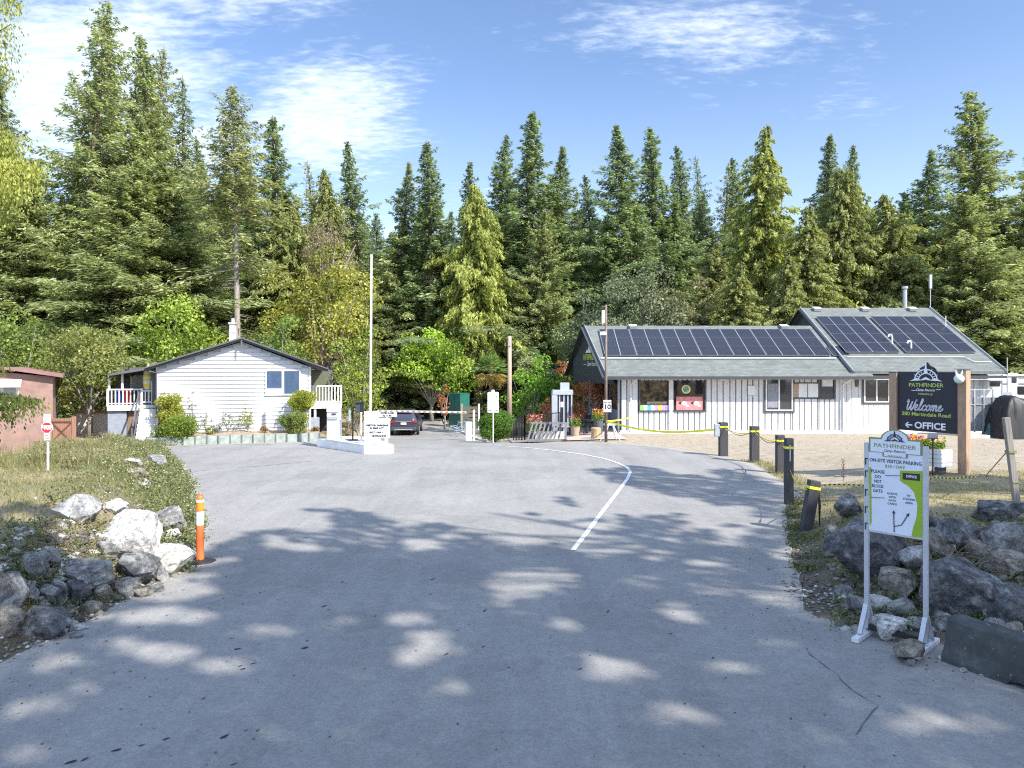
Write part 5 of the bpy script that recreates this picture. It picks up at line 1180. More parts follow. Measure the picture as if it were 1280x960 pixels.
    def roofslab(x0f, x1, ya, yb, za, zb, th, name, mat, N=10):
        m = MB(); v = []
        for (y, z) in ((ya, za), (yb, zb)):
            v += [(x0f(y), y, z), (x1, y, z), (x1, y, z-th), (x0f(y), y, z-th)]
        m.add(v, [(0,1,5,4),(3,7,6,2),(0,4,7,3),(1,2,6,5),(0,3,2,1),(4,5,6,7)]); return bw(m, name, mat, t)
    r1 = roofslab(xe, 19.2, 38.2, 43.5, zr(38.2), zr(43.5), .13, 'roof', SH); roofslab(xe, 19.2, 48.8, 43.52, zr(38.2), zr(43.5), .13, 'roof', SH)
    roofslab(lambda y: 18.25+.0*(y), 26.3, 38.45, 45.5, zr(38.45,off0), zr(45.5,off0), .16, 'roof', SH); roofslab(lambda y: 18.25, 26.3, 52.6, 45.52, zr(38.4,off0), zr(45.5,off0), .16, 'roof', SH)
    m = MB(); m.add([(18.22-.0, y, z) for (y, z) in ((38.4, zr(38.4)),(45.5, zr(45.5,-.05)),(52.6, zr(38.4)),(52.5, 2.5),(38.5, 2.5))] + [(18.40, y, z) for (y, z) in ((38.4, zr(38.4)),(45.5, zr(45.5,-.05)),(52.6, zr(38.4)),(52.5, 2.5),(38.5, 2.5))], [(0,1,2,3,4),(9,8,7,6,5)]+[(i,i+5,(i+1)%5+5,(i+1)%5) for i in range(5)])
    m.v = [(v[0]+.35, v[1]+(.45 if v[1] < 45 else 0), v[2]) for v in m.v]; bw(m, 'upper_gable', DGREY, t)
    m = MB(); m.slab([(38.6,2.4),(52.3,2.4),(52.3,3.05),(45.5,zr(45.5)-.1),(38.6,3.05)], 'x', 25.5, 25.6); bw(m, 'gable_wall', BW_, t)
    # fascias: one board along each roof edge
    for (x, o_, yr, ye, st) in ((None, 0, 43.5, 48.8, 38.2), (18.22, off0, 45.5, 52.6, 38.45), (26.33, off0, 45.5, 52.6, 38.45)):
        m = MB()
        for (ya, yb) in ((st, yr), (ye, yr)):
            xa = xe(ya)-.02 if x is None else x; xb = xe(yb)-.02 if x is None else x
            za = zr(st, o_); zb = zr(yr, o_); m.bar((xa, ya, za-.12), (xb, yb, zb-.12), .05, .30, up=(1,0,0))
        bw(m, 'barge_board', FAS, t)
    FL = paint('flashing_grey', (.42,.45,.47), .5)
    for x, o_ in ((18.19, off0), (26.37, off0)): m = MB(); m.bar((x, 38.42, zr(38.42, o_)+.05), (x, 45.5, zr(45.5, o_)+.05), .12, .025, up=(1,0,0)); bw(m, 'rake_flashing', FL, t)
    m = MB(); m.bar((xe(38.2)+.05, 38.2, zr(38.2)+.02), (xe(43.5)+.05, 43.5, zr(43.5)+.02), .10, .02, up=(1,0,0)); bw(m, 'rake_flashing', FL, t)
    m = MB(); m.box((11.6+.5, 38.14, 2.99), (14.4,.12,.15)); m.box((22.3, 38.30, 3.04), (8.0,.12,.15)); bw(m, 'gutter', FAS, t)
    m = MB(); m.add([(xe(38.4)+.1,38.25,2.93),(26,38.25,2.93),(26,39.1,2.93),(xe(39)+.1,39.1,2.93)], [(0,1,2,3)]); o = bw(m, 'soffit', paint('soffit_white', (.6,.6,.6), .8), t, fix=False); md = o.modifiers.new('s','SOLIDIFY'); md.thickness = .03
    # gable end and its dark name panel
    A, B = Vector((5.5, 39.3, 0)), Vector((3.98, 46.6, 0)); d_ = (A-B).normalized(); nrm = d_.cross(Vector((0,0,1)))
    m = MB(); Cc = A.lerp(B, .575); gt = zr(43.5)-.2
    for (o_, ) in ((0,),): 
        a, b_, c = A, B, Cc
        q = [Vector((a.x,a.y,2.62)), Vector((b_.x,b_.y,2.62)), Vector((b_.x,b_.y,4.05)), Vector((c.x,c.y,gt)), Vector((a.x,a.y,zr(39.3)-.2))]
        m.add([tuple(p) for p in q] + [tuple(p-nrm*.1) for p in q], [(0,1,2,3,4),(9,8,7,6,5)]+[(i,i+5,(i+1)%5+5,(i+1)%5) for i in range(5)])
    gp = bw(m, 'gable_panel', paint('gable_dark', (.035,.04,.055), .6), t)
    def GM_(f, z): 
        p = A.lerp(B, f) + nrm*.03
        return Matrix.Translation(-chain(gp)) @ Matrix(((d_.x, 0, nrm.x, p.x), (d_.y, 0, nrm.y, p.y), (0, 1, 0, z), (0, 0, 0, 1)))
    LG = paint('lime_letters', (.48,.60,.12), .5, .05)
    fit_text(gp, 'PATHFINDER', 2.5, .36, LG, GM_(.53, 4.16), bold=.02); fit_text(gp, 'Camp Resorts', 1.9, .36, WHITE, GM_(.475, 3.72), bold=.01, shear=.35)
    for f in (.29, .66):
        q = MB(); p = A.lerp(B, f)+nrm*.03; q.bar(p+d_*.2+Vector((0,0,3.72)), p-d_*.2+Vector((0,0,3.72)), .05, .03); bw(q, 'rule_line', WHITE, gp)
    # emblem over the letters
    q = MB(); c = A.lerp(B, .55)+nrm*.03; P = lambda u, z: tuple(c + d_*u + Vector((0,0,z)))
    q.add([P(-.16,4.55),P(.16,4.55),P(0,5.1)], [(0,1,2)]); q.add([P(-.65,4.42),P(-.3,4.64),P(0,4.5),P(.3,4.64),P(.65,4.42)], [(0,1,2,3,4)]); q.v = [(v[0]+nrm.x*.01, v[1]+nrm.y*.01, v[2]) for v in q.v]; o = bw(q, 'emblem', WHITE, gp, fix=False); md = o.modifiers.new('s','SOLIDIFY'); md.thickness = .02
    # entry side: glazing between dark mullions
    S0, S1 = Vector((5.86,39.1,0)), Vector((5.27,47.4,0)); ds = (S1-S0)
    m = MB(); a, b_ = S0, S1; q = [(a.x-.03,a.y,0),(b_.x-.03,b_.y,0),(b_.x-.03,b_.y,1.2),(a.x-.03,a.y,1.2)]; m.add([*q]+[(v[0]-.04,v[1],v[2]) for v in q], [(0,1,2,3),(7,6,5,4),(0,4,5,1),(2,6,7,3),(0,3,7,4),(1,5,6,2)]); bw(m, 'side_wall', GW2, t)
    for (f0, f1, gl) in ((.04,.26,sm),(.30,.42,glassm('dark_glass')),(.45,.56,sm)):
        p, q_ = S0+ds*f0, S0+ds*f1; m = MB(); m.bar((p.x-.06,p.y,2.05),(q_.x-.06,q_.y,2.05),.04,1.55); wf = bw(m, 'side_window', gl, t)
    for f in (.0,.28,.435,.575,.75): p = S0+ds*f; m = MB(); m.box((p.x-.06,p.y,1.45), (.12,.14,2.95)); bw(m, 'mullion', paint('grey_post', (.33,.34,.36), .6) if f in (.0,.75) else DF, t)
    p = S0+ds*.67; m = MB(); m.box((p.x-.05,p.y,1.1), (.06,1.0,2.2)); dr = bw(m, 'door', paint('door_navy', (.03,.035,.06), .4), t); m = MB(); m.box((p.x-.11,p.y-.4,1.1), (.05,.04,.3)); bw(m, 'door_handle', STEEL, dr)
    p = Vector((5.5,38.6,0)); m = MB(); m.box((4.72,43.6,1.45),(.16,.16,2.9)); bw(m, 'porch_post', paint('grey_post', (.33,.34,.36), .6), t)
    # solar arrays
    pm, tt, bb = newmat('solar_glass'); tcn = tt.nodes.new('ShaderNodeTexCoord')
    setcol(bb, (.028,.032,.055)); bb.inputs['Roughness'].default_value = .3; bb.inputs['Specular IOR Level'].default_value = .34
    br = tt.nodes.new('ShaderNodeTexBrick'); br.offset = 0; tt.links.new(tcn.outputs['Object'], br.inputs['Vector']); br.inputs['Scale'].default_value = 1; br.inputs['Brick Width'].default_value = .158; br.inputs['Row Height'].default_value = .138; br.inputs['Mortar Size'].default_value = .004
    for k_, c_ in (('Color1',(.011,.012,.019,1)),('Color2',(.015,.016,.024,1)),('Mortar',(.07,.075,.09,1))): br.inputs[k_].default_value = c_
    tt.links.new(br.outputs[0], bb.inputs['Base Color'])
    FRM = paint('panel_frame', (.40,.42,.46), .35, .04, metal=.5); ang = math.atan(K)
    def panel(xc, yc, zc, w_, l_):
        T = Matrix.Rotation(ang, 3, 'X'); m = MB(); m.box((0,0,0), (w_,l_,.04), tilt=None)
        o = m.build('solar_panel', FRM, t); o.location = Vector((xc,yc,zc))-chain(t); o.rotation_euler = (ang,0,0)
        g_ = MB(); g_.box((-w_/4,0,.0225), (w_/2-.045,l_-.022,.006)); g_.box((w_/4,0,.0225), (w_/2-.045,l_-.022,.006)); g_.build('panel_glass', pm, o)
    def array(x0, ncol, w_, ytop, nrow, l_, o_, lean=0.0):
        ca = math.cos(ang)
        for r_ in range(nrow):
            for c in range(ncol):
                yc = ytop - (r_+.5)*l_*ca; panel(x0+(c+.5)*w_, yc, zr(yc, o_)+.11, w_-.025, l_-.02)
    array(5.15, 7, 1.80, 42.85, 3, 1.09, 0); 
    yc = 42.85-2.5*1.09*math.cos(ang); panel(5.15+7.3*1.8+.02, yc, zr(yc)+.11, .95, 1.07)
    array(18.60, 2, 1.52, 44.15, 4, 1.16, off0); array(21.95, 2, 1.97, 44.15, 4, 1.16, off0)
    m = MB()
    m.tube([(4.9,39.75,zr(39.75)+.1),(17.9,39.75,zr(39.75)+.1)], .03, 6); m.tube([(18.5,39.7,zr(39.7,off0)+.08),(24.9,39.7,zr(39.7,off0)+.08),(25.2,39.2,zr(39.2,off0)+.08),(26.1,39.2,zr(39.2,off0)+.08)], .03, 6)
    bw(m, 'conduit', paint('conduit_white', (.7,.71,.72), .5), t)
    for (x, y) in ((21.75,41.2),(22.45,40.5)):
        q = MB(); z = zr(y,off0); q.tube([(x,y,z),(x,y,z+.42),(x-.06,y-.02,z+.52),(x-.2,y-.05,z+.52),(x-.26,y-.07,z+.4)], .05, 8); bw(q, 'vent_pipe', WHITE, t)
    for (px, yv, o_) in ((791,43.2,0),(980,43.2,0),(1021,45.15,off0),(1081,45.15,off0),(1140,45.15,off0)):
        q = MB(); x = PX(px, yv); z = zr(yv,o_)+.06; q.box((x,yv,z+.02), (.42,.4,.16), tilt=Matrix.Rotation(ang*.6,3,'X')); bw(q, 'roof_vent', paint('vent_grey', (.28,.30,.31), .5), t); q = MB(); q.box((x,yv-.02,z+.115), (.46,.44,.02), tilt=Matrix.Rotation(ang*.6,3,'X')); bw(q, 'vent_cap', WHITE, t)
    q = MB(); x = PX(1131,46.5); q.tube([(x,46.5,6.2),(x,46.5,PZ(362,46.5))], .13, 12); q.tube([(x,46.5,PZ(361,46.5)),(x,46.5,PZ(358,46.5))], .19, 12); bw(q, 'metal_flue', STEEL, t)
    q = MB(); x = PX(1163,47); q.tube([(x,47,6.2),(x,47,PZ(345,47))], .03, 6); q.box((x,47,PZ(352,47)), (.16,.12,.9)); bw(q, 'antenna', STEEL, t)
    q = MB(); q.tube([(25.9,43,5.4),(25.9,43,6.6)], .03, 6); bw(q, 'vent_rod', WHITE, t)
    q = MB(); q.box((9.1+2.2,38.6,2.9),(.3,.16,.1)); bw(q, 'soffit_light', WHITE, t)
office()
# ---------------------------------------------------------------- welcome sign
TIM = woodm('warm_post_timber', (.40,.27,.18)); SW = paint('sign_white', (.82,.82,.81))
WX, WY, WR = 12.54, 21.7, R(-59)
zg = terrain(WX, WY); 
t = thing('welcome_sign', 'large dark Welcome sign with compass emblem between two thick timber posts', 'sign', (WX, WY, zg), WR)
def LW(px, py): return ((px-1160)/42.5, PZ(py - .055*(px-1160), WY)-zg)
for (px, tp) in ((1117.5, 464), (1204, 465)):
    u = -1.03 if px < 1150 else 1.03; zt = LW(px, tp)[1]; m = MB(); m.box((u,0,zt/2-.15), (.24,.24,zt+.3)); m.build('post', TIM, t, bev=.008)
    m = MB(); m.box((u,0,zt+.012), (.26,.26,.025)); m.build('post_cap', paint('dark_cap', (.06,.06,.07)), t)
zb_, zt_ = PZ(540,21.6)-zg, PZ(465,21.6)-zg
m = MB(); m.box((0,-.02,(zb_+zt_)/2), (1.83,.06,zt_-zb_)); pn = m.build('panel', paint('sign_navy_black', (.013,.015,.028), .5, .08), t, bev=.004)
m = MB(); m.slab([(-.30,zt_-.01),(.30,zt_-.01),(.22,zt_+.12),(.08,zt_+.19),(0,zt_+.30),(-.08,zt_+.19),(-.22,zt_+.12)], 'y', -.04, .0); m.build('crest_back', paint('sign_navy_black', (.022,.025,.042)), t)
yf = -.056; LM = paint('lime_letters', (.48,.60,.12), .5, .05); PW = paint('pale_blue_white', (.80,.84,.90), .5, .04)
u, z = LW(1158.5, 476); compass_logo(pn, u, z, .98, yf, PW, None)
def st(s, px, py, w, h, mat, bold=.02, shear=0.0): u, z = LW(px, py); return fit_text(pn, s, w/42.5, h/41.5, mat, face_y(u, yf, z), bold=bold, shear=shear)
st('PATHFINDER', 1158.5, 481.3, 44, 4.8, LM, .012); st('Camp Resorts', 1158, 487.8, 24, 4.2, PW, .015, .4); st('PARKSVILLE', 1158, 492.6, 18, 2.2, LM, .02)
for a, b_ in ((1140,1145.5),(1171,1177)): m = MB(); (u0,z0),(u1,z1) = LW(a,487.5), LW(b_,487.5); m.bar((u0,yf,z0),(u1,yf,z1), .016, .006, up=(0,1,0)); m.build('rule_line', PW, pn)
def cursive(par, strokes, ox, oz, sx, sz, rad, mat, slant=.28):
    m = MB()
    for stt in strokes:
        P = [Vector((p[0]+slant*p[1], 0, p[1])) for p in stt]; Q = []
        for i in range(len(P)-1):
            p0, p1, p2, p3 = P[max(i-1,0)], P[i], P[i+1], P[min(i+2,len(P)-1)]
            for k in range(5):
                s = k/5; Q.append(.5*((2*p1)+(p2-p0)*s+(2*p0-5*p1+4*p2-p3)*s*s+(3*p1-p0-3*p2+p3)*s**3))
        Q.append(P[-1]); Q = [(ox+q.x*sx, yf-.004, oz+q.z*sz) for q in Q]
        for a, b_ in zip(Q, Q[1:]): 
            d = (Vector(b_)-Vector(a)); e = d.normalized()*rad*.25 if d.length > 1e-5 else Vector((0,0,0)); m.bar(Vector(a)-e, Vector(b_)+e, rad, .012, up=(0,1,0))
    return m.build('script_lettering', mat, par)
WEL = [[(0,.80),(.06,1.0),(.13,.8),(.13,.3),(.24,.02),(.38,.35),(.45,.85),(.45,.3),(.55,.02),(.70,.4),(.74,.85),(.80,1.02)],
 [(.80,.16),(.97,.32),(1.0,.5),(.90,.56),(.84,.32),(.90,.06),(1.06,.04),(1.2,.25),(1.33,.7),(1.36,1.02),(1.29,1.12),(1.24,.7),(1.24,.2),(1.33,.02),(1.47,.18)],
 [(1.76,.44),(1.68,.56),(1.53,.4),(1.53,.12),(1.66,.02),(1.84,.18)],[(2.0,.56),(1.88,.4),(1.88,.12),(2.0,.02),(2.12,.15),(2.13,.4),(2.0,.56),(2.2,.46),(2.28,.52)],
 [(2.28,.54),(2.31,.3),(2.29,.02)],[(2.31,.3),(2.42,.56),(2.5,.44),(2.49,.02)],[(2.51,.3),(2.63,.56),(2.71,.44),(2.70,.12),(2.78,.02),(2.9,.15),(3.06,.32),(3.08,.5),(2.98,.56),(2.93,.32),(2.98,.06),(3.14,.04),(3.3,.26)]]
u0, z0 = LW(1131.5, 512); cursive(pn, WEL, u0, z0, 1.2/3.55, .31, .036, PW)
st('380 Martindale Road', 1158, 518, 62, 4.8, LM, .014); st('OFFICE', 1163.5, 532.3, 39, 8.6, PW, .028)
u, z = LW(1136.8, 531.2); m = MB(); m.bar((u-.10,yf,z),(u+.10,yf,z), .04,.008, up=(0,1,0)); m.bar((u-.11,yf,z),(u-.02,yf,z+.085), .036,.008, up=(0,1,0)); m.bar((u-.11,yf,z),(u-.02,yf,z-.085), .036,.008, up=(0,1,0)); m.build('arrow', PW, pn)
# lamp ornament on the right post, guy strip on the left
t2 = thing('cat_ornament', 'small white round ornament with two ears fixed beside the right timber post', 'ornament', (12.98, 20.95, zg+PZ(474,21)-zg-.02))
t2.location = (WX+1.03*math.cos(WR)-.22, WY+1.03*math.sin(WR)-.12, PZ(473,20.8)); m = MB(); m.tube([(0,0,-.14),(0,0,-.08),(0,0,.0),(0,0,.07),(0,0,.12)], [.06,.12,.14,.11,.03], 12); m.build('body', paint('pale_aqua_white', (.66,.76,.78), .3), t2, smooth=True)
for s_ in (-1,1): m = MB(); m.tube([(s_*.05,0,.08),(s_*.08,0,.15),(s_*.10,0,.24)], [.05,.035,.004], 6); m.build('ear', paint('pale_aqua_white', (.66,.76,.78)), t2)
# planter
rzp = WR; c = Vector((WX,WY,0)) + Matrix.Rotation(rzp,3,'Z') @ Vector((.18,-.60,0)); zg2 = terrain(c.x, c.y)
t = thing('flower_planter', 'white clapboard planter box full of orange and pink flowers under the Welcome sign', 'planter', (c.x, c.y, zg2), rzp)
m = MB(); zt = PZ(561,20.9)-zg2; zl = PZ(582,20.9)-zg2; m.box((0,0,(zt+zl)/2), (1.36,.56,zt-zl))
for k in range(4):
    za = zl+(zt-zl)*k/4; zb2 = zl+(zt-zl)*(k+1)/4-.01
    for (w_, d_, yy, xx) in ((1.40,.03,-.295,0),(1.40,.03,.295,0)): m.add([(-w_/2,yy-.02,za),(w_/2,yy-.02,za),(w_/2,yy,zb2),(-w_/2,yy,zb2)], [(0,1,2,3)])
    m.add([(.70,-.29,za),(.70,.29,za),(.682,.29,zb2),(.682,-.29,zb2)], [(0,1,2,3)])
m.build('box', SIDING, t)
for x in (-.55,.0,.5): m = MB(); m.box((x,0,zl/2-.02), (.12,.4,zl+.06)); m.build('foot', paint('dark_cap', (.06,.06,.07)), t)
m = MB(); m.box((0,0,zt-.01), (1.3,.5,.04)); m.build('soil', paint('bed_soil', (.33,.25,.19)), t)
RZ = Matrix.Rotation(rzp,3,'Z')
for k, (dx, cols, lb) in enumerate(((-.42,[(*PINK,26),(*ORG,20)],'pink and orange flowers at the left end of the planter'),(-.05,[(*ORG,50),(*PINK,40)],'orange and magenta flowers in the middle of the planter'),(.35,[(*YEL,14),(*ORG,10)],'green foliage with few yellow blooms at the right end of the planter'))):
    q = c + RZ @ Vector((dx,0,0)); flowers('flower_clump', lb, (q.x,q.y,zg2+zt), .30, .34, cols, None, seed=20+k, n=170)
for k, (dx, dy, zz_, lb) in enumerate(((.52,-.42,PZ(546,20.5),'small dark solar garden lamp by the right end of the planter'),(-.62,-.3,PZ(546,21),'small dark solar garden lamp at the left end of the planter'))):
    q = c + RZ @ Vector((dx,dy,0)); z0 = terrain(q.x,q.y); t = thing('solar_lamp', lb, 'garden lamp', (q.x,q.y,z0), rzp+.5); hh = zz_-z0
    m = MB(); m.tube([(0,0,0),(0,0,hh)], .02, 6); m.build('stake', BLACK, t); m = MB(); m.box((0,0,hh), (.26,.24,.03), tilt=Matrix.Rotation(.35,3,'X')); m.box((0,.03,hh-.06), (.1,.1,.1)); m.build('lamp_head', paint('lamp_slate', (.10,.10,.14), .3), t)
# ---------------------------------------------------------------- parking sign
cx_, cy_ = 4.975, 9.34; rzs = math.atan2(-.52,.49); zg = terrain(cx_, cy_)+.016
t = thing('parking_sign', 'standing visitor parking sign with green edge on two thin metal posts near the rocks', 'sign', (cx_, cy_, zg), rzs)
WM = paint('sign_post_grey', (.50,.52,.56), .4, .06, metal=.3)
def LP(px, py): return ((px-1121)/102, PZ(py-.105*(px-1121), cy_)-zg)
for s_ in (-1,1):
    zt = LP(1121+s_*36, 552 if s_ < 0 else 559)[1]
    m = MB(); m.box((s_*.357,0,zt/2+.05), (.055,.055,zt-.1)); m.build('post', WM, t, bev=.004)
    m = MB(); m.bar((s_*.357,-.40,.035),(s_*.357,.40,.035), .09,.06, up=(0,0,1)); m.build('foot', paint('foot_white', (.68,.69,.70), .6, .08, 4, dirt=((.3,.3,.3), .5)), t, bev=.004)
    for sy in (-1,1): m = MB(); m.bar((s_*.357,sy*.24,.08),(s_*.357,sy*.03,.42), .055,.03); m.build('brace', WM, t)
m = MB(); m.bar((-.357,0,.12),(.357,0,.12), .05,.07); m.build('cross_bar', BLACK, t)
z0 = PZ(667,cy_)-zg; z1 = PZ(556,cy_)-zg
m = MB(); m.box((0,-.005,(z0+z1)/2), (.66,.02,z1-z0)); pn = m.build('panel', paint('sign_cool_white', (.68,.72,.80), .45, .03), t, bev=.002)
m = MB(); m.box((0,0,z0-.012),(.67,.03,.025)); m.build('bottom_rail', WM, t)
yf2 = -.0165
m = MB(); zc = LP(1121,556)[1]; rr_ = .155
def header(sc_, dy, mat, nm):
    m = MB(); a = [(-.30-sc_, zc-.105-sc_*.3), (-.13-sc_, zc-.105-sc_*.3), (-.13-sc_,zc-.155-sc_*.3),(.13+sc_,zc-.155-sc_*.3),(.13+sc_,zc-.105-sc_*.3),(.30+sc_, zc-.105-sc_*.3), (.30+sc_, zc+.06+sc_), (rr_+sc_, zc+.06+sc_)]
    a += [((rr_+sc_)*math.cos(R(k)), zc+.06+(rr_*.8+sc_*.6)*math.sin(R(k))) for k in range(10, 171, 16)] + [(-rr_-sc_, zc+.06+sc_), (-.30-sc_, zc+.06+sc_)]
    m.slab(a, 'y', dy-.006, dy); return m.build(nm, mat, t)
header(.022, yf2, paint('olive_green_border', (.20,.27,.07), .5, .05), 'header_border'); hd = header(0, yf2-.006, paint('sign_cool_white', (.68,.72,.80)), 'header'); yh = yf2-.014
compass_logo(hd, 0, zc+.045, .26, yh, NAVY, None)
OLV = paint('olive_letters', (.22,.30,.12), .5, .05)
def sp(s, px, py, w, h, mat, bold=.02, shear=0.0, y=yf2-.003, par=None): u, z = LP(px, py); return fit_text(par or pn, s, w/102, h/96.4, mat, face_y(u, y, z), bold=bold, shear=shear)
sp('PATHFINDER', 1121, 557.8, 52, 5.0, OLV, .018, y=yh, par=hd); sp('Camp Resorts', 1121, 564.3, 27, 4.2, NAVY, .01, .4, y=yh, par=hd); sp('PARKSVILLE', 1121, 570, 17, 1.8, OLV, .01, y=yh, par=hd)
sp('ON-SITE VISITOR PARKING', 1121, 577, 64, 4.4, NAVY, .014); sp('$10 / DAY', 1121, 583.6, 25, 4.2, OLV, .02)
for s_, py, w_ in (('PLEASE',589.5,17),('DO',596,7.5),('NOT',602,9),('BLOCK',608,15),('GATE',614,12)): sp(s_, 1099.5, py-.5, w_, 4.1, NAVY, .014)
for s_, py, w_ in (('GUESTS',617,12.5),('WITH',621.3,9),('GATE',625.4,9),('CARDS',629.7,11.5)): sp(s_, 1117.5, py, w_, 2.5, NAVY, .014)
for s_, py, w_ in (('RV',619.2,4),('STAGING',623.6,14.5),('AREA',628,9.5)): sp(s_, 1138, py, w_, 2.5, NAVY, .014)
GRB = paint('sign_green', (.28,.42,.02), .5, .05)
def poly(nm, pts, mat, d, par=pn): m = MB(); m.slab([LP(*p) for p in pts], 'y', yf2-d, yf2+.001); return m.build(nm, mat, par)
poly('green_field', [(1127,588),(1154.0,589),(1154.0,670),(1141,669),(1142.5,660),(1147,645),(1148,630),(1144,615),(1137,607),(1130,603),(1127,600)], GRB, .002)
poly('left_green_edge', [(1088.2,584),(1091,583),(1091.5,654),(1089,658)], GRB, .0022)
poly('office_plate', [(1130.5,591),(1151,592.5),(1151,601),(1130.5,599)], BLACK, .0045); sp('OFFICE', 1141, 595.6, 13, 3.2, WHITE, .03, y=yf2-.008)
m = MB()
def ln(a, b_, w_=.010): (u0,z0_),(u1,z1_) = LP(*a), LP(*b_); m.bar((u0,yf2-.003,z0_),(u1,yf2-.003,z1_), w_, .005, up=(0,1,0))
ln((1120,665),(1119.5,642)); ln((1120,658),(1129,655.5)); ln((1129,655.5),(1136,644)); ln((1109,594),(1126.5,594.5),.006); ln((1091,622),(1108,622.5),.006)
def tri(c, s_, a): u, z = LP(*c); m.slab([(u+s_*math.cos(a), z+s_*math.sin(a)), (u+s_*math.cos(a+2.3), z+s_*math.sin(a+2.3)), (u+s_*math.cos(a-2.3), z+s_*math.sin(a-2.3))], 'y', yf2-.006, yf2)
tri((1119.5,640), .026, R(90)); tri((1137,642.5), .026, R(60)); m.build('arrow_lines', NAVY, pn)
m = MB()
for py in (572, 588, 612, 634, 655): u, z = LP(1085.5, py); m.box((u-.0,-.03,z), (.035,.02,.012)); m.box((u-.014,-.035,z-.04), (.008,.012,.09))
m.build('clip', BLACK, t)
# ---------------------------------------------------------------- concrete barrier
t = thing('concrete_barrier', 'dark weathered precast concrete road barrier lying at the right edge near the sign', 'barrier', (6.10, 7.71, .0), R(-61))
m = MB(); prof = [(-.27,0),(-.26,.07),(-.19,.20),(-.14,.50),(-.10,.54),(.10,.54),(.14,.50),(.19,.20),(.26,.07),(.27,0)]
N = 26; vs = []
for i in range(N+1):
    x = -1.35+2.7*i/N; nb_ = 0.13 if 8 <= i <= 11 else 0.0
    for (y, z) in prof: vs.append((x, y+rnd.uniform(-.006,.006), z + (nb_ if z == 0 else 0)*1.0 + (rnd.uniform(-.012,.008) if z > .5 else 0)))
n = len(prof); m.add(vs, [(i*n+k, i*n+(k+1)%n, (i+1)*n+(k+1)%n, (i+1)*n+k) for i in range(N) for k in range(n)] + [tuple(range(n)), tuple(N*n+k for k in reversed(range(n)))])
bm_, tt, bb = newmat('weathered_dark_concrete'); n1_ = noisen(tt, 2.2, 7, objvec(tt), .7); r1_ = ramp(tt, [(.3,(.028,.033,.032)),(.55,(.062,.07,.066)),(.75,(.13,.135,.125))]); tt.links.new(n1_.outputs[0], r1_.inputs[0])
n2_ = noisen(tt, 16, 3, objvec(tt), .6); r2_ = ramp(tt, [(.66,(0,0,0)),(.72,(1,1,1))]); tt.links.new(n2_.outputs[0], r2_.inputs[0]); tt.links.new(mix(tt, mul(tt, r2_.outputs[0], .6), r1_.outputs[0], (.42,.42,.39)), bb.inputs['Base Color']); bb.inputs['Roughness'].default_value = .9; n3_ = noisen(tt, 45, 5, objvec(tt)); bump(tt, bb, n3_.outputs[0], .01, .8)
m.build('barrier_body', bm_, t, bev=.008)
# ---------------------------------------------------------------- bollards, tape, cable
PB = woodm('dark_post_timber', (.055,.055,.06)); YT = paint('caution_yellow', (.78,.72,.05), .5, .1, 20)
posts = []
BL = [(904,570,528,10,0,'black bollard post with a grey meter box, farthest of the row along the lot edge'),(943,578,533,10,0,'black bollard post second farthest of the row'),(975,592,544,9.5,0,'grey faced bollard post in the middle of the row'),
      (986,631,548,9.5,0,'tall thin bollard post with a pale slot, second nearest of the row'),(1007,664,600,13,.17,'short leaning black bollard post nearest the rocks')]
for k, (px, pb_, pt_, w_, ln_, lb) in enumerate(BL):
    h = hit(px, pb_); s = h.y/F; hh = (pb_-pt_)*s; t = thing('bollard', lb, 'bollard', h, 0, 'timber bollards along the edge of the sand lot'); t.rotation_euler = (0, ln_, 0)
    m = MB(); m.box((0,0,hh/2-.15), (w_*s, w_*s*.9, hh+.3)); m.build('post', PB, t, bev=.01)
    m = MB(); m.box((.003,0,hh-.18 if k < 3 else hh*.86), (w_*s*1.06, w_*s*.97, .06)); m.build('tape_band', YT, t)
    if k == 0: m = MB(); m.box((-.24,-.05,hh-.32), (.26,.16,.5)); m.build('meter_box', paint('meter_grey', (.33,.36,.38), .4), t, bev=.02)
    if k == 3: m = MB(); m.box((.0,-w_*s*.45-.004,hh-.38), (.03,.012,.42)); m.build('slot_plate', paint('pale_plate', (.5,.5,.52)), t)
    if k == 4: m = MB(); m.tube([(.1,-.08,hh-.2),(.16,-.1,hh-.5),(.2,-.1,hh-.75),(.24,-.1,.12)], [.02,.03,.02,.008], 6); m.build('hanging_cord', BLACK, t)
    posts.append(Vector((h.x, h.y-.07, h.z+hh*.82)))
def sag(a, b_, d, n=18): a, b_ = Vector(a), Vector(b_); return [a.lerp(b_, i/n)-Vector((0,0,d*math.sin(math.pi*i/n))) for i in range(n+1)]
def tape(name, pts, w_, mat, lab, cat='tape', twist=0.0):
    m = MB(); vs = []
    for i, p in enumerate(pts): a = twist*math.sin(i*1.3)*1.2; vs += [(p.x, p.y-w_/2*math.sin(a), p.z-w_/2*math.cos(a)), (p.x, p.y+w_/2*math.sin(a), p.z+w_/2*math.cos(a))]
    m.add(vs, [(2*i,2*i+2,2*i+3,2*i+1) for i in range(len(pts)-1)]); o = m.build(name, mat, fix=False); md = o.modifiers.new('s','SOLIDIFY'); md.thickness = .004; return tag(o, lab, cat)
pole = Vector((PX(758,34.3), 34.3, PZ(527,34.3)))
tape('caution_tape', sag(pole, posts[0], .30), .10, YT, 'yellow caution tape sagging from the lamp pole to the farthest bollard', twist=.5)
tape('caution_tape', sag(pole+Vector((0,0,.02)), (6.45,38.6,PZ(521,38.6)), .05), .07, YT, 'yellow caution tape running from the lamp pole back to the office corner', twist=.3)
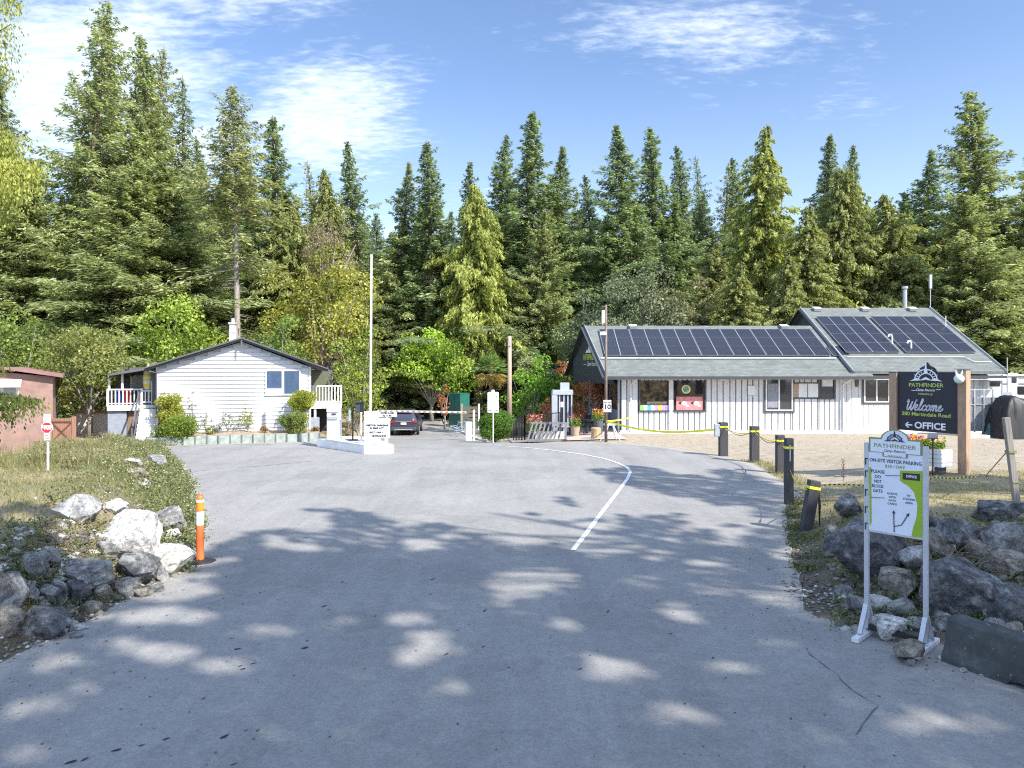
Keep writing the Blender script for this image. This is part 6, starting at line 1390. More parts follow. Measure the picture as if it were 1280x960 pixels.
for k, nm in enumerate(('farthest','second','middle')):
    tape('caution_tape', sag(posts[k], posts[k+1], .10), .05, YT, 'yellow caution tape strung on from the %s bollard of the row' % nm, twist=.8)
    m = MB(); m.tube(sag(posts[k]+Vector((0,0,.12)), posts[k+1]+Vector((0,0,.12)), .30), .012, 5); tag(m.build('slack_cable', BLACK), 'slack black cable hanging on from the %s bollard of the row' % nm, 'cable')
tape('caution_tape', sag(posts[3]-Vector((0,0,.5)), posts[4], .15), .045, YT, 'twisted caution tape between the two nearest bollards', twist=1.0)
a = hit(1025, 612); b_ = hit(1158, 606); c_ = hit(1228, 603); pts = [p+Vector((0,0,.10)) for p in (a, a.lerp(b_, .5), b_)]
P = sag(posts[4]-Vector((0,0,.1)), a+Vector((0,0,.12)), .1, 8)[:-1]
for (p, q) in ((a, b_), (b_, c_)):
    for i in range(10): r_ = p.lerp(q, i/10); P.append(Vector((r_.x, r_.y, terrain(r_.x, r_.y)+.12+.03*math.sin(i))))
yb_, tt, bb = newmat('yellow_black_rope'); wv = tt.nodes.new('ShaderNodeTexWave'); wv.inputs['Scale'].default_value = 3.0; tcn = tt.nodes.new('ShaderNodeTexCoord'); tt.links.new(tcn.outputs['Object'], wv.inputs[0]); rr = ramp(tt, [(.45,(.75,.68,.05)),(.55,(.03,.03,.03))]); tt.links.new(wv.outputs[0], rr.inputs[0]); tt.links.new(rr.outputs[0], bb.inputs['Base Color'])
tape('barrier_rope', P, .035, yb_, 'yellow and black striped rope lying across the dry grass bank', 'rope')
# marker post of the lot and leaning stake
h = hit(1273, 634); t = thing('leaning_stake', 'weathered grey timber stake leaning left, standing on the rocks at the right edge', 'stake', h); top = Vector((PX(1257.5,h.y), h.y, PZ(522,h.y)))-h
m = MB(); m.bar((0,0,-.2), top, .12, .09); m.build('stake', woodm('weathered_grey_wood', (.27,.25,.225)), t, bev=.006)
m = MB(); m.box(top*.62, (.16,.13,.05)); m.box(top*.28, (.15,.12,.03)); m.build('wire_tie', paint('olive_tie', (.20,.22,.08)), t)
m = MB(); g0 = hit(1233, 594); m.tube([Vector(h)+top*.66, g0], .012, 5); tag(m.build('guy_rope', paint('brown_rope', (.16,.12,.09), .9)), 'thin brown rope from the leaning stake down to the sand', 'rope')
# ---------------------------------------------------------------- enclosure and trailers behind
Y = 37.2; xa, xb = PX(1206,Y), PX(1252,Y); t = thing('mesh_enclosure', 'grey mesh sided fence enclosure between the Welcome sign and the black tarpaulin', 'fence', ((xa+xb)/2, Y, 0))
mm_, tt, bb = newmat('grey_mesh_cloth'); n_ = noisen(tt, 3, 5, objvec(tt, (8,1,1)), .6); rr = ramp(tt, [(.35,(.11,.12,.14)),(.65,(.23,.25,.28))]); tt.links.new(n_.outputs[0], rr.inputs[0]); tt.links.new(rr.outputs[0], bb.inputs['Base Color']); bb.inputs['Roughness'].default_value = .7
m = MB(); zt, zb2 = PZ(487,Y), PZ(539,Y); m.box(((xa+xb)/2, Y, (zt+zb2)/2-.2), (xb-xa,.04,zt-zb2-.4)); bw(m, 'mesh_panel', mm_, t)
m = MB(); 
for k in range(5): m.box((xa+(xb-xa)*k/4, Y-.04, (zt+zb2)/2), (.06,.06,zt-zb2+.1))
for z in (zt, (zt+zb2)/2+.3, zb2+.05): m.box(((xa+xb)/2, Y-.04, z), (xb-xa,.045,.045))
bw(m, 'frame', STEEL, t)
m = MB(); m.box((PX(1220,36.2),36.2,.08), (1.1,.5,.16)); tag(m.build('concrete_slab', paint('pale_footing', (.6,.57,.53)), bev=.01), 'low pale concrete slab in front of the mesh enclosure', 'slab')
Y = 41.5; t = thing('storage_trailer', 'white trailer with dark window band behind the mesh enclosure', 'trailer', (PX(1232,Y), Y, 0))
x0_, x1_ = PX(1213,Y), PX(1252,Y); m = MB(); m.box(((x0_+x1_)/2, Y+1.2, 1.55), (x1_-x0_,2.4,2.1)); bw(m, 'body', paint('trailer_white', (.62,.63,.64), .4), t, bev=.04)
m = MB(); m.box((PX(1238,Y), Y-.02, PZ(478,Y)), (1.1,.04,.42)); bw(m, 'window', glassm('dark_glass'), t); m = MB(); m.slab([(Y-.7,PZ(474,Y)),(Y,PZ(469,Y)),(Y,PZ(470.5,Y)),(Y-.7,PZ(475.5,Y))], 'x', PX(1216,Y), PX(1251,Y)); bw(m, 'awning', paint('pale_awning', (.5,.52,.55), .7), t)
for x in (x0_+.5, x1_-.5): m = MB(); m.tube([(x,Y-.05,.35),(x,Y+.15,.35)], .35, 16); bw(m, 'wheel', paint('tyre_black', (.02,.02,.02)), t)
Y = 44.5; t = thing('camper_trailer', 'cream camper trailer with door and window at the right edge under the firs', 'camper', (PX(1275,Y), Y, 0))
x0_, x1_ = PX(1253,Y), PX(1340,Y); m = MB(); m.box(((x0_+x1_)/2, Y+1.3, 1.75), (x1_-x0_,2.6,2.5)); m.box(((x0_+x1_)/2, Y+1.25, 3.04), (x1_-x0_+.15,2.8,.08)); bw(m, 'body', paint('camper_cream', (.60,.60,.58), .45), t, bev=.04)
m = MB(); m.box((PX(1266,Y), Y-.02, PZ(483,Y)), (.62,.04,1.6)); dr = bw(m, 'door', paint('camper_door', (.68,.68,.66), .4), t); m = MB(); m.box((PX(1267,Y), Y-.05, PZ(475,Y)), (.3,.02,.35)); bw(m, 'door_window', glassm('dark_glass'), dr)
m = MB(); m.box((PX(1278,Y), Y-.02, PZ(488,Y)), (.7,.04,.5)); bw(m, 'window', glassm('dark_glass'), t)
m = MB(); m.box((PX(1275,Y), Y-.01, PZ(480,Y)), (3.8,.02,.1)); bw(m, 'stripe', paint('camper_stripe', (.15,.17,.2)), t)
for x in (PX(1272,Y), PX(1290,Y)): m = MB(); m.tube([(x,Y-.05,.36),(x,Y+.15,.36)], .36, 16); bw(m, 'wheel', paint('tyre_black', (.02,.02,.02)), t)
# tarpaulin heap
Y = 36.4; X = PX(1268,Y); t = thing('tarpaulin_cover', 'creased black tarpaulin draped over a tall pile at the right edge', 'tarpaulin', (X, Y, 0)); N = 26; vs = []
for j in range(N+1):
    for i in range(N+1):
        u = i/N*2-1; v = j/N*2-1; e = max(abs(u)**3, abs(v)**3); z = 2.05*(1-e**2.2)*(1-.04*math.sin(u*5)) + .05*mnoise.noise(Vector((u*4,v*4,1)))
        f = 1+.05*mnoise.noise(Vector((u*9,v*9,z*3))); sl_ = 1+.18*(1-z/2.1)
        vs.append((u*.95*f*sl_ + .06*mnoise.noise(Vector((z*5,u*4,0))), v*.8*f*sl_+ .08*mnoise.noise(Vector((u*14, z*2, 3))), max(-.02, z)))
m = MB(); m.add(vs, [(j*(N+1)+i, j*(N+1)+i+1, (j+1)*(N+1)+i+1, (j+1)*(N+1)+i) for j in range(N) for i in range(N)])
m.build('sheet', paint('black_tarp', (.008,.009,.01), .55, .2, 8), t, smooth=True, fix=False)
for k, (px, py, w_, lb) in enumerate(((1247,544,.5,'pale round stone at the left foot of the black tarpaulin'),(1268,546,.55,'pale stone at the right foot of the black tarpaulin'))): pass
Y = 36.8; t = thing('gas_bottle_stack', 'dark teal tapered bin beside the black tarpaulin', 'bin', (PX(1239,Y), Y, 0)); m = MB(); m.tube([(0,0,0),(0,0,.1),(0,0,.55),(0,0,.75)], [.28,.28,.19,.08], 14); m.build('bin_body', paint('teal_plastic', (.02,.09,.08), .4), t, smooth=False); m = MB(); m.tube([(0,0,.75),(0,0,1.1)], .05, 8); m.build('neck', BLACK, t)
t.name = 'tapered_bin'
m = MB(); x = PX(1259,38.5); m.tube([(x,38.5,0),(x,38.5,PZ(447,38.5))], .03, 6); m.box((x,38.5,PZ(493,38.5)), (.5,.1,.25)); tag(m.build('thin_pole', paint('grey_post', (.33,.34,.36))), 'thin dark pole rising behind the black tarpaulin', 'pole')
# ---------------------------------------------------------------- delineator
h = hit(250, 704); t = thing('traffic_delineator', 'orange and white traffic delineator post on a black rubber base', 'traffic post', h); s = h.y/F
OR = paint('safety_orange', (.80,.17,.045), .45, .05, 5); rr = 4.3*s
m = MB(); m.tube([(0,0,.05),(0,0,57*s-.0)], [rr*1.15, rr], 20, cap=True); m.build('lower_tube', OR, t, smooth=False)
def band(z0, z1, r_, mat, nm): m = MB(); m.tube([(0,0,z0*s),(0,0,z1*s)], r_, 20); m.build(nm, mat, t)
band(47.5, 65, rr*1.08, paint('reflective_white', (.85,.85,.85), .3, .02), 'white_band'); band(65, 67, rr*1.2, OR, 'collar'); band(66.5, 76, rr*1.0, paint('bright_orange_band', (.85,.27,.02), .35, .04), 'upper_band'); band(76, 78.5, rr*1.12, paint('reflective_white', (.85,.85,.85)), 'top_band')
m = MB(); m.tube([(0,0,78*s),(0,0,82*s),(0,0,84*s)], [rr*.95, rr*.8, rr*.45], 18); m.tube([(0,0,82*s),(rr*.6,0,85*s),(0,0,86.5*s),(-rr*.6,0,85*s),(0,0,82*s)], .012, 6); m.build('handle', OR, t)
m = MB(); m.tube([(0,0,0),(0,0,.045),(0,0,.07)], [.27,.26,.15], 8); o = m.build('rubber_base', BLACK, t); o.rotation_euler = (0,0,.3); o.scale = (1.05,.85,1)
# ---------------------------------------------------------------- rocks
def rockmat(name, lo, mid, hi, vein=.0, warm=None):
    m, t, b = newmat(name); v = objvec(t)
    oi = t.nodes.new('ShaderNodeObjectInfo'); ad = t.nodes.new('ShaderNodeVectorMath'); ad.operation = 'ADD'; t.links.new(v, ad.inputs[0])
    cb = t.nodes.new('ShaderNodeCombineXYZ'); 
    for k in range(3): t.links.new(mul(t, oi.outputs['Random'], 30.0+7*k), cb.inputs[k])
    t.links.new(cb.outputs[0], ad.inputs[1]); v = ad.outputs[0]
    n = noisen(t, 2.6, 8, v, .72); r = ramp(t, [(.32, lo), (.5, mid), (.68, hi)]); t.links.new(n.outputs[0], r.inputs[0])
    n2 = noisen(t, 12, 9, v, .8); r2 = ramp(t, [(.35, (.26,.26,.27)), (.5,(1,1,1)), (.66, (1.7,1.7,1.68))]); t.links.new(n2.outputs[0], r2.inputs[0])
    c = mix(t, .85, r.outputs[0], r2.outputs[0], 'MULTIPLY')
    n5 = noisen(t, 1.9, 9, v, .62); n5.inputs['Distortion'].default_value = .6; r5 = ramp(t, [(.455,(1,1,1)),(.492,(.22,.22,.22)),(.508,(.22,.22,.22)),(.545,(1,1,1))]); t.links.new(n5.outputs[0], r5.inputs[0]); c = mix(t, .5, c, r5.outputs[0], 'MULTIPLY')
    if vein:
        n3 = noisen(t, 1.5, 6, v, .6); n3.inputs['Distortion'].default_value = 1.5; r3 = ramp(t, [(.56,(0,0,0)),(.63,(1,1,1))]); t.links.new(n3.outputs[0], r3.inputs[0]); c = mix(t, mul(t, r3.outputs[0], vein), c, (.62,.62,.60))
    t.links.new(c, b.inputs['Base Color']); b.inputs['Roughness'].default_value = .9
    n4 = noisen(t, 6, 12, v, .8); bump(t, b, n4.outputs[0], .09, 1.0)
    return m
RM = {'dark': rockmat('dark_blue_rock', (.055,.058,.064), (.16,.163,.17), (.38,.38,.375), .5), 'grey': rockmat('mid_grey_rock', (.17,.168,.165), (.31,.308,.30), (.48,.475,.465), .35),
      'pale': rockmat('pale_speckled_rock', (.22,.22,.22), (.50,.50,.49), (.68,.68,.66)), 'white': rockmat('white_quartz_rock', (.42,.38,.35), (.74,.72,.69), (.84,.83,.81)),
      'cream': rockmat('cream_rock', (.50,.48,.42), (.66,.64,.57), (.74,.72,.66)), 'tan': rockmat('tan_rubble', (.17,.14,.11), (.34,.30,.25), (.50,.46,.40))}
def rock_mesh(seed, w, d, h, sub=4, cuts=9, rough=.10, flat=.8):
    g = random.Random(seed); bm = bmesh.new(); bmesh.ops.create_icosphere(bm, subdivisions=sub, radius=1.0)
    pl = []
    for k in range(cuts):
        n = Vector((g.gauss(0,1), g.gauss(0,1), g.gauss(0,.8))).normalized(); pl.append((n, g.uniform(.46, .80)))
    off = Vector((g.uniform(0,50),)*3)
    for v in bm.verts:
        p = v.co.copy()
        for n, dd in pl:
            e = p.dot(n)-dd
            if e > 0: p -= n*e*.985
        q = v.co*1.6+off; p += v.co.normalized()*(mnoise.noise(q)*rough*1.4 + mnoise.noise(q*2.7)*rough*.6 + mnoise.noise(q*7)*rough*.25)
        v.co = p
    xs = [v.co.x for v in bm.verts]; ys = [v.co.y for v in bm.verts]; zs = [v.co.z for v in bm.verts]
    for v in bm.verts:
        v.co.x = (v.co.x-min(xs))/(max(xs)-min(xs))*w-w/2; v.co.y = (v.co.y-min(ys))/(max(ys)-min(ys))*d-d/2; v.co.z = (v.co.z-min(zs))/(max(zs)-min(zs))*h
    me = bpy.data.meshes.new('rock'); bm.to_mesh(me); bm.free(); 
    me.polygons.foreach_set('use_smooth', [False]*len(me.polygons)); return me
ROCKS = [ # centre x, bottom y, width, height, material, label
 (95,653,54,36,'pale','pale speckled boulder at the top of the left bank beside the grass'),(153,706,74,70,'white','biggest white boulder of the left bank'),(143,643,26,20,'white','small white stone above the biggest white boulder'),
 (204,668,50,36,'grey','dark grey boulder right of the biggest white one'),(210,682,28,22,'white','pinkish white stone beneath the dark grey boulder'),(224,700,24,20,'pale','pale stone just left of the delineator'),
 (200,720,68,38,'cream','large smooth cream boulder beside the delineator base'),(163,735,54,46,'dark','dark bluish boulder in front of the cream one'),(197,729,24,26,'grey','small grey stone wedged between bluish and cream boulders'),
 (154,750,32,26,'grey','light grey block at the foot of the left bank'),(97,735,70,34,'grey','long grey boulder lying level in the middle of the left bank'),(90,760,36,34,'dark','dark angular boulder under the long grey one'),
 (58,757,36,28,'dark','dark rounded boulder left of the dark angular one'),(6,768,52,56,'dark','dark boulder cut by the left edge of the photo'),(34,722,36,34,'grey','grey green boulder below the grass at the left edge'),
 (60,712,30,30,'grey','upright grey stone near the middle left of the bank'),(48,796,68,36,'dark','wide dark boulder lowest on the left bank'),(10,800,34,44,'tan','tan boulder in the lower left corner of the bank'),
 (190,746,24,16,'grey','flat grey stone by the road under the cream boulder'),(176,750,20,14,'tan','small tan stone at the road edge'),(120,752,26,22,'tan','tan stone between grey block and dark boulder'),
 (78,796,14,11,'pale','small oval pebble at the road edge of the left bank'),(97,792,20,9,'pale','flat pale stone at the road edge of the left bank'),(94,801,16,8,'grey','flat grey stone nearest the asphalt on the left'),(18,748,26,22,'tan','tan stone between the dark left boulders'),
 (30,760,28,26,'grey','grey stone above the wide dark boulder'),(112,772,24,20,'tan','tan rubble stone right of the wide dark boulder'),(132,700,28,22,'grey','grey stone tucked left of the white boulder'),(72,745,24,18,'pale','pale stone between the dark stones of the left bank'),
 (155,588,32,14,'pale','low pale rock among weeds high on the left bank'),(192,590,26,22,'grey','grey rock among weeds near the asphalt'),(176,612,20,12,'pale','small pale rock buried in weeds'),(166,600,26,14,'tan','tan rock buried in the weeds'),
 (1092,728,88,84,'dark','large dark boulder behind the left post of the parking sign'),(1048,694,34,40,'dark','dark boulder at the left end of the right rock wall'),(1062,650,34,34,'dark','dark rock just behind the upper left of the parking sign'),(1148,714,40,34,'pale','pale broken rock behind the right post of the parking sign'),
 (1130,750,50,38,'tan','light rubble rock below the parking sign panel'),(1076,772,42,28,'grey','grey rock by the road edge left of the sign foot'),(1102,772,32,28,'pale','pale speckled rock behind the sign brace'),(1131,776,38,28,'grey','grey rock behind the flat white stone'),
 (1212,778,96,80,'dark','largest blue grey boulder above the concrete barrier'),(1272,792,60,62,'dark','dark blue boulder at the right edge above the barrier'),(1258,654,62,28,'dark','flat dark rock with pale underside below the leaning stake'),(1202,694,62,48,'dark','dark weedy boulder right of the parking sign'),
 (1180,702,46,40,'tan','tan rough rock directly right of the sign post'),(1268,698,62,48,'grey','grey rounded boulder at the right edge'),(1268,724,56,34,'tan','tan grey boulder at the right edge above the blue one'),(1186,790,36,24,'pale','pale rock at the end of the concrete barrier'),
 (1245,798,24,20,'grey','small grey rock behind the barrier'),(1266,800,30,18,'tan','small tan rock behind the barrier near the edge'),(1172,672,34,30,'dark','dark rock beside the right edge of the sign panel'),(1232,706,34,30,'tan','tan rock between the two upper right boulders'),
 (1240,722,26,22,'grey','grey rock above the largest blue grey boulder'),(1146,790,26,18,'grey','grey stone right behind the sign base'),(1058,752,24,18,'grey','grey stone at the road edge of the right bank'),
 (1121,806,42,30,'white','flat white stone slab weighing down the parking sign base'),(1142,832,40,26,'tan','round tan rock against the right foot of the parking sign'),(1138,838,14,9,'pale','broken pale brick piece before the sign foot'),
 (1178,831,9,7,'white','white pebble near the sign foot'),(1206,845,12,6,'white','flat white pebble in front of the barrier'),(1226,850,7,4,'pale','tiny pale pebble in front of the barrier'),(1164,800,16,12,'grey','grey stone between sign foot and barrier'),
 (1247,546,12,8,'pale','pale round stone at the left foot of the black tarpaulin'),(1267,548,14,9,'pale','pale stone at the right foot of the black tarpaulin')]
for k, (px, pb_, w_, h_, mk, lb) in enumerate(ROCKS):
    h = hit(px, pb_-2); s = h.y/F
    if px > 1040 and pb_ > 793 or pb_ < 560: z = h.z
    else: z = h.z - h_*s*.20
    big = w_ > 45
    me = rock_mesh(300+k, w_*s*1.08, w_*s*rnd.uniform(.75,1.0), h_*s*1.08, 5 if big else 4 if w_ > 22 else 3, 17 if mk != 'cream' else 4, .065 if mk in ('dark','grey') else .055)
    me.materials.append(RM[mk]); o = bpy.data.objects.new('boulder' if w_ > 26 else 'stone', me); COL.objects.link(o)
    o.location = (h.x, h.y + w_*s*.18, z); tag(o, lb, 'boulder' if w_ > 26 else 'stone', 'rocks of the left bank' if px < 300 else 'rocks of the right bank')
# gravel and rubble nobody could count
def scatter_pts(n, fn, seed):
    g = np.random.default_rng(seed); out = []
    while len(out) < n:
        p = fn(g)
        if p is not None: out.append(p)
    return out
def gravel(name, pts, smin, smax, mat, seed):
    g = np.random.default_rng(seed); base = np.array([(1,0,0),(-1,0,0),(0,1,0),(0,-1,0),(0,0,1),(0,0,-1),(.6,.6,.5),(-.6,.6,.5),(.6,-.6,.5),(-.6,-.6,.5)], float)
    F_ = np.array([(0,6,4),(2,6,0),(2,7,4),(4,6,2),(1,7,2),(4,7,1),(1,9,4),(3,9,1),(3,8,4),(4,9,3),(0,8,3),(4,8,0),(2,0,5),(1,2,5),(3,1,5),(0,3,5)])
    P = np.array(pts); n = len(P); s = g.uniform(0, 1, n)**2.5*(smax-smin)+smin
    V = base[None]*g.uniform(.6,1.2,(n,10,1))*s[:,None,None]*np.array([1,1,.65]); a = g.uniform(0,6.28,n); c, s_ = np.cos(a)[:,None], np.sin(a)[:,None]
    X = V[...,0]*c-V[...,1]*s_; Y_ = V[...,0]*s_+V[...,1]*c; V = np.stack([X, Y_*.9, V[...,2]], -1)+P[:,None,:]
    o = npmesh(name, V.reshape(-1,3), (F_[None]+np.arange(n)[:,None,None]*10).reshape(-1,3), mat, None, np.repeat(g.uniform(0,1,n),16), nv=3); return o
gm_, tt, bb = newmat('gravel_mix'); at = attr(tt, 'tint'); rr = ramp(tt, [(0,(.07,.065,.06)),(.5,(.19,.175,.155)),(.88,(.34,.325,.30)),(1,(.62,.61,.58))]); tt.links.new(at.outputs['Fac'], rr.inputs[0]); tt.links.new(rr.outputs[0], bb.inputs['Base Color']); bb.inputs['Roughness'].default_value = .95
def gL(g):
    y = g.uniform(8.6, 15.5); d = abs(g.normal(0, .9))+.02; x = xl(y)-d*1.0+.12; return (x, y, terrain(x,y)+.01)
def gR(g):
    if g.uniform() < .5: x = g.uniform(4.4, 7.5); y = front(x)+g.normal(.1, .45)
    else: y = g.uniform(10.4, 21); x = xr(y)+abs(g.normal(0, .35))-.1
    return (x, y, terrain(x,y)+.012)
tag(gravel('loose_gravel', scatter_pts(2600, gL, 1)+scatter_pts(2200, gR, 2), .006, .05, gm_, 3), kind='stuff', label='loose gravel and rubble along the foot of both rocky banks', cat='gravel')
def gS(g):
    x = g.uniform(7, 24); y = g.uniform(21, 38.4)
    if x < xr(y)+.3: return None
    return (x, y, terrain(x,y)+.004)
tag(gravel('sand_pebbles', scatter_pts(1800, gS, 4), .006, .03, gm_, 5), kind='stuff', label='fine pebbles over the sandy lot', cat='gravel')
# ---------------------------------------------------------------- grass and weeds
GRS = leafmat('grass_blades', (.13,.14,.05), (.32,.29,.14), (.52,.45,.26), .35); WEED = leafmat('weed_leaves', (.06,.075,.028), (.18,.20,.085), (.38,.38,.21), .35)
def blades_on(name, pts, hmin, hmax, wd, mat, seed, lean=.5, label='', green=None):
    g = np.random.default_rng(seed); P = np.array([p[:3] for p in pts]); n = len(P); hgt = g.uniform(hmin, hmax, n)
    D = unit(np.stack([g.normal(0,lean,n), g.normal(0,lean,n), np.ones(n)], 1)); U = g.normal(0,1,(n,3)); U[:,2] = 0; U = unit(U-(U*D).sum(1,keepdims=True)*D)
    V = np.stack([P-U*wd/2, P+U*wd/2, P+D*hgt[:,None]], 1).reshape(-1,3)
    T = np.clip(g.normal(.5,.2,n) - (np.array([p[3] for p in pts])*.45 if green else 0), 0, 1)
    return tag(npmesh(name, V, np.arange(n*3).reshape(-1,3), mat, None, T, nv=3), kind='stuff', label=label, cat='grass')
def pL(g):
    y = g.uniform(8.5, 33)**1.0; x = xl(min(y,32.6)) - g.uniform(.1, interp([(8,9),(16,9.5),(20,7.5),(27,4.2),(33,2.5)], y))
    if x < -.74*y-.5: return None
    d = xl(min(y,32.6))-x; n = fbm(x, y, .6)
    if y < 15.5 and d < 1.8+n*2 and g.uniform() < .7: return None
    if n < -.12 and g.uniform() < .6: return None
    gr = max(0, min(1, fbm(x+4, y+9, .35)*2.2+.45)) if y > 13 else .4
    return (x, y, terrain(x,y)-.01, gr)
blades_on('dry_grass', scatter_pts(42000, pL, 11), .05, .17, .016, GRS, 12, .6, 'short dry straw and green grass over the left bank', True)
def pR(g):
    x = g.uniform(5.6, 17); y = g.uniform(9.5, 21.5); 
    if x > .74*y+.6 or x < xr(y)+.3: return None
    if y < front(x)+1.9+fbm(x,y,.7) and g.uniform() < .8: return None
    if fbm(x, y, .8) < -.08 and g.uniform() < .7: return None
    return (x, y, terrain(x,y)-.01, .15)
blades_on('dry_grass', scatter_pts(24000, pR, 13), .03, .11, .014, GRS, 14, .8, 'thin dry grass over the right bank', True)
def tall(g):
    x, y = g.choice([-13.2,-12.0,-9.8,-14.6,-12.6,-11.2])+g.normal(0,.5), g.uniform(17.5,23)
    return (x, y, terrain(x,y), .1 if g.uniform() < .5 else 1) if x < xl(y)-1.2 else None
blades_on('tall_weeds', scatter_pts(1800, tall, 15), .25, .62, .014, GRS, 16, .3, 'tall straw weeds on the crest of the left bank', True)
def wpts(g):
    y = g.uniform(12.5, 32.5); d = abs(g.normal(0, 1.1 if y > 17 else .7))+ .02
    if y < 16.5: d = abs(g.normal(.1,.35)) if g.uniform() < .6 else g.uniform(.5,2.8)
    x = xl(y)+.12-d+max(0, fbm(x_, y*1.0, 1.3))*.9 if (x_ := 3.3) else 0
    if y < 16 and fbm(x,y,1.2) < .02: return None
    return (x, y, terrain(x,y))
def leafy(name, pts, L, hz, mat, seed, label, tint=(1,1,1)):
    g = np.random.default_rng(seed); P = np.array(pts); n = len(P); P = P+np.stack([g.normal(0,.05,n),g.normal(0,.05,n),g.uniform(0,hz,n)],1)
    D = unit(g.normal(0,1,(n,3))+np.array([0,0,.5])); U = g.normal(0,1,(n,3)); U = unit(U-(U*D).sum(1,keepdims=True)*D); l = g.uniform(.6,1.4,n)*L
    V, Fq, _ = blades(P, D, U, l, l*.55, None); o = npmesh(name, V, Fq, mat, None, np.clip(g.normal(.5,.2,n),0,1)); o.color = (*tint,1); return tag(o, kind='stuff', label=label, cat='weeds')
leafy('edge_weeds', scatter_pts(32000, wpts, 17), .06, .34, WEED, 18, 'green leafy weeds spilling over the left road edge')
fl = [p for p in scatter_pts(2600, wpts, 19) if p[1] > 15.5]; leafy('white_weed_flowers', fl, .035, .30, paint('tiny_white_flowers', (.75,.73,.62), .8), 20, 'tiny pale flowers among the weeds of the left road edge')
def wr(g):
    if g.uniform() < .6: y = g.uniform(12.5, 19); x = xr(y)+abs(g.normal(.2,.35))
    else: x = g.uniform(5.5,9); y = front(x)+g.uniform(.2,1.8)
    if fbm(x,y,1.4) < .0: return None
    return (x,y,terrain(x,y))
leafy('edge_weeds', scatter_pts(5200, wr, 21), .05, .10, WEED, 22, 'low dark weeds between the right rocks and around the bollards', (.75,.8,.7))
def wtan(g):
    y = g.uniform(21.5,27.5); x = xr(y)+abs(g.normal(.35,.25)); return (x,y,terrain(x,y), .2)
blades_on('verge_grass', scatter_pts(1500, wtan, 23), .06, .22, .015, GRS, 24, .5, 'straw tufts between the bollards', True)
# a withered stalk on the sand edge and twigs between rocks
h = hit(1054, 601); t = thing('withered_weed', 'withered reddish weed stalk standing at the edge of the sand lot', 'weed', h); m = MB(); m.tube([(0,0,0),(.01,0,.3),(0,0,.68)], [.012,.008,.003], 5)
for k in range(26): z = .08+.022*k; a = k*2.4; m.tube([(0,0,z),(math.cos(a)*.07,math.sin(a)*.07,z+.05)], .007, 4)
m.build('stalk', paint('withered_red', (.16,.06,.05), .9), t)
m = MB(); g = random.Random(3)
for k in range(150):
    px = g.choice([g.uniform(1165,1240), g.uniform(1195,1250), g.uniform(1140,1180), g.uniform(60,120)]); h = hit(px, g.uniform(672, 728)) if px > 500 else hit(px, g.uniform(660,700)); a = g.uniform(0,6.28); l = g.uniform(.15,.42)
    m.tube([h+Vector((0,-.12,.05)), h+Vector((math.cos(a)*l*.5, -.15+math.sin(a)*l*.3, .07+l*.5)), h+Vector((math.cos(a)*l, -.12+math.sin(a)*l*.6, .06+l*.6))], .005, 3)
tag(m.build('dry_twigs', paint('twig_brown', (.20,.15,.11), .9), fix=False), kind='stuff', label='dry brown twigs tangled between the rocks', cat='twigs')

# needle litter and small scraps blown over the asphalt
def lit_(g):
    y = 4.5*(34/4.5)**g.uniform(0,1); l, r = xl(min(y,32)), xr(y); x = l+(r-l)*(g.uniform(0,1) if g.uniform() < .4 else (abs(g.normal(0,.07)) if g.uniform() < .5 else 1-abs(g.normal(0,.07))))
    return (x, y, terrain(x,y)+.024) if l < x < r else None
g = np.random.default_rng(31); P = np.array(scatter_pts(2200, lit_, 30)); n = len(P); a = g.uniform(0,6.28,n); D = np.stack([np.cos(a),np.sin(a),0*a],1); U = np.stack([-np.sin(a),np.cos(a),g.normal(0,.2,n)],1)
L_ = g.uniform(.012,.05,n); V, Fq, _ = blades(P, D, U, L_, L_*g.uniform(.2,.7,n), None); tag(npmesh('needle_litter', V, Fq, leafmat('litter_mix', (.05,.04,.03), (.16,.12,.08), (.42,.36,.26), 0.0, .9, False), None, g.uniform(0,1,n)), kind='stuff', label='needle litter and scraps on the asphalt', cat='litter')
# rubble, moss and small stones packed between the boulders
def rub(g):
    if g.uniform() < .5: px, py = g.uniform(0, 235), g.uniform(655, 790); 
    else: px, py = g.uniform(1040, 1290), g.uniform(650, 790)
    h = hit(px, py); 
    if xl(h.y)-.05 < h.x < xr(max(h.y,10.4)): return None
    return (h.x, h.y, h.z+.01)
tag(gravel('bank_rubble', scatter_pts(1500, rub, 32), .02, .14, gm_, 33), kind='stuff', label='broken rubble packed between the boulders of both banks', cat='rubble')
leafy('bank_weeds', [p for p in scatter_pts(1700, rub, 34) for _k in range(9)], .045, .16, WEED, 35, 'small weeds growing between the boulders', (.9,.9,.8))

def brush(g):
    y = g.uniform(18, 29); d = g.uniform(1.2, 4.6) if y < 24 else g.uniform(.8, 2.6); x = xl(y)-d
    if fbm(x, y, .7) < .05: return None
    return (x, y, terrain(x,y))
leafy('bank_brush', [p for p in scatter_pts(1500, brush, 40) for _k in range(12)], .06, .30, leafmat('brush_leaves', (.10,.095,.05), (.27,.25,.14), (.50,.47,.32), .35), 41, 'straw coloured brush overgrowing the crest of the left bank')
def stems(g):
    p = brush(g); return None if p is None else (*p, .1)
blades_on('tall_weeds', scatter_pts(3800, stems, 42), .2, .55, .013, GRS, 43, .35, 'dry stalks standing in the brush of the left bank', True)
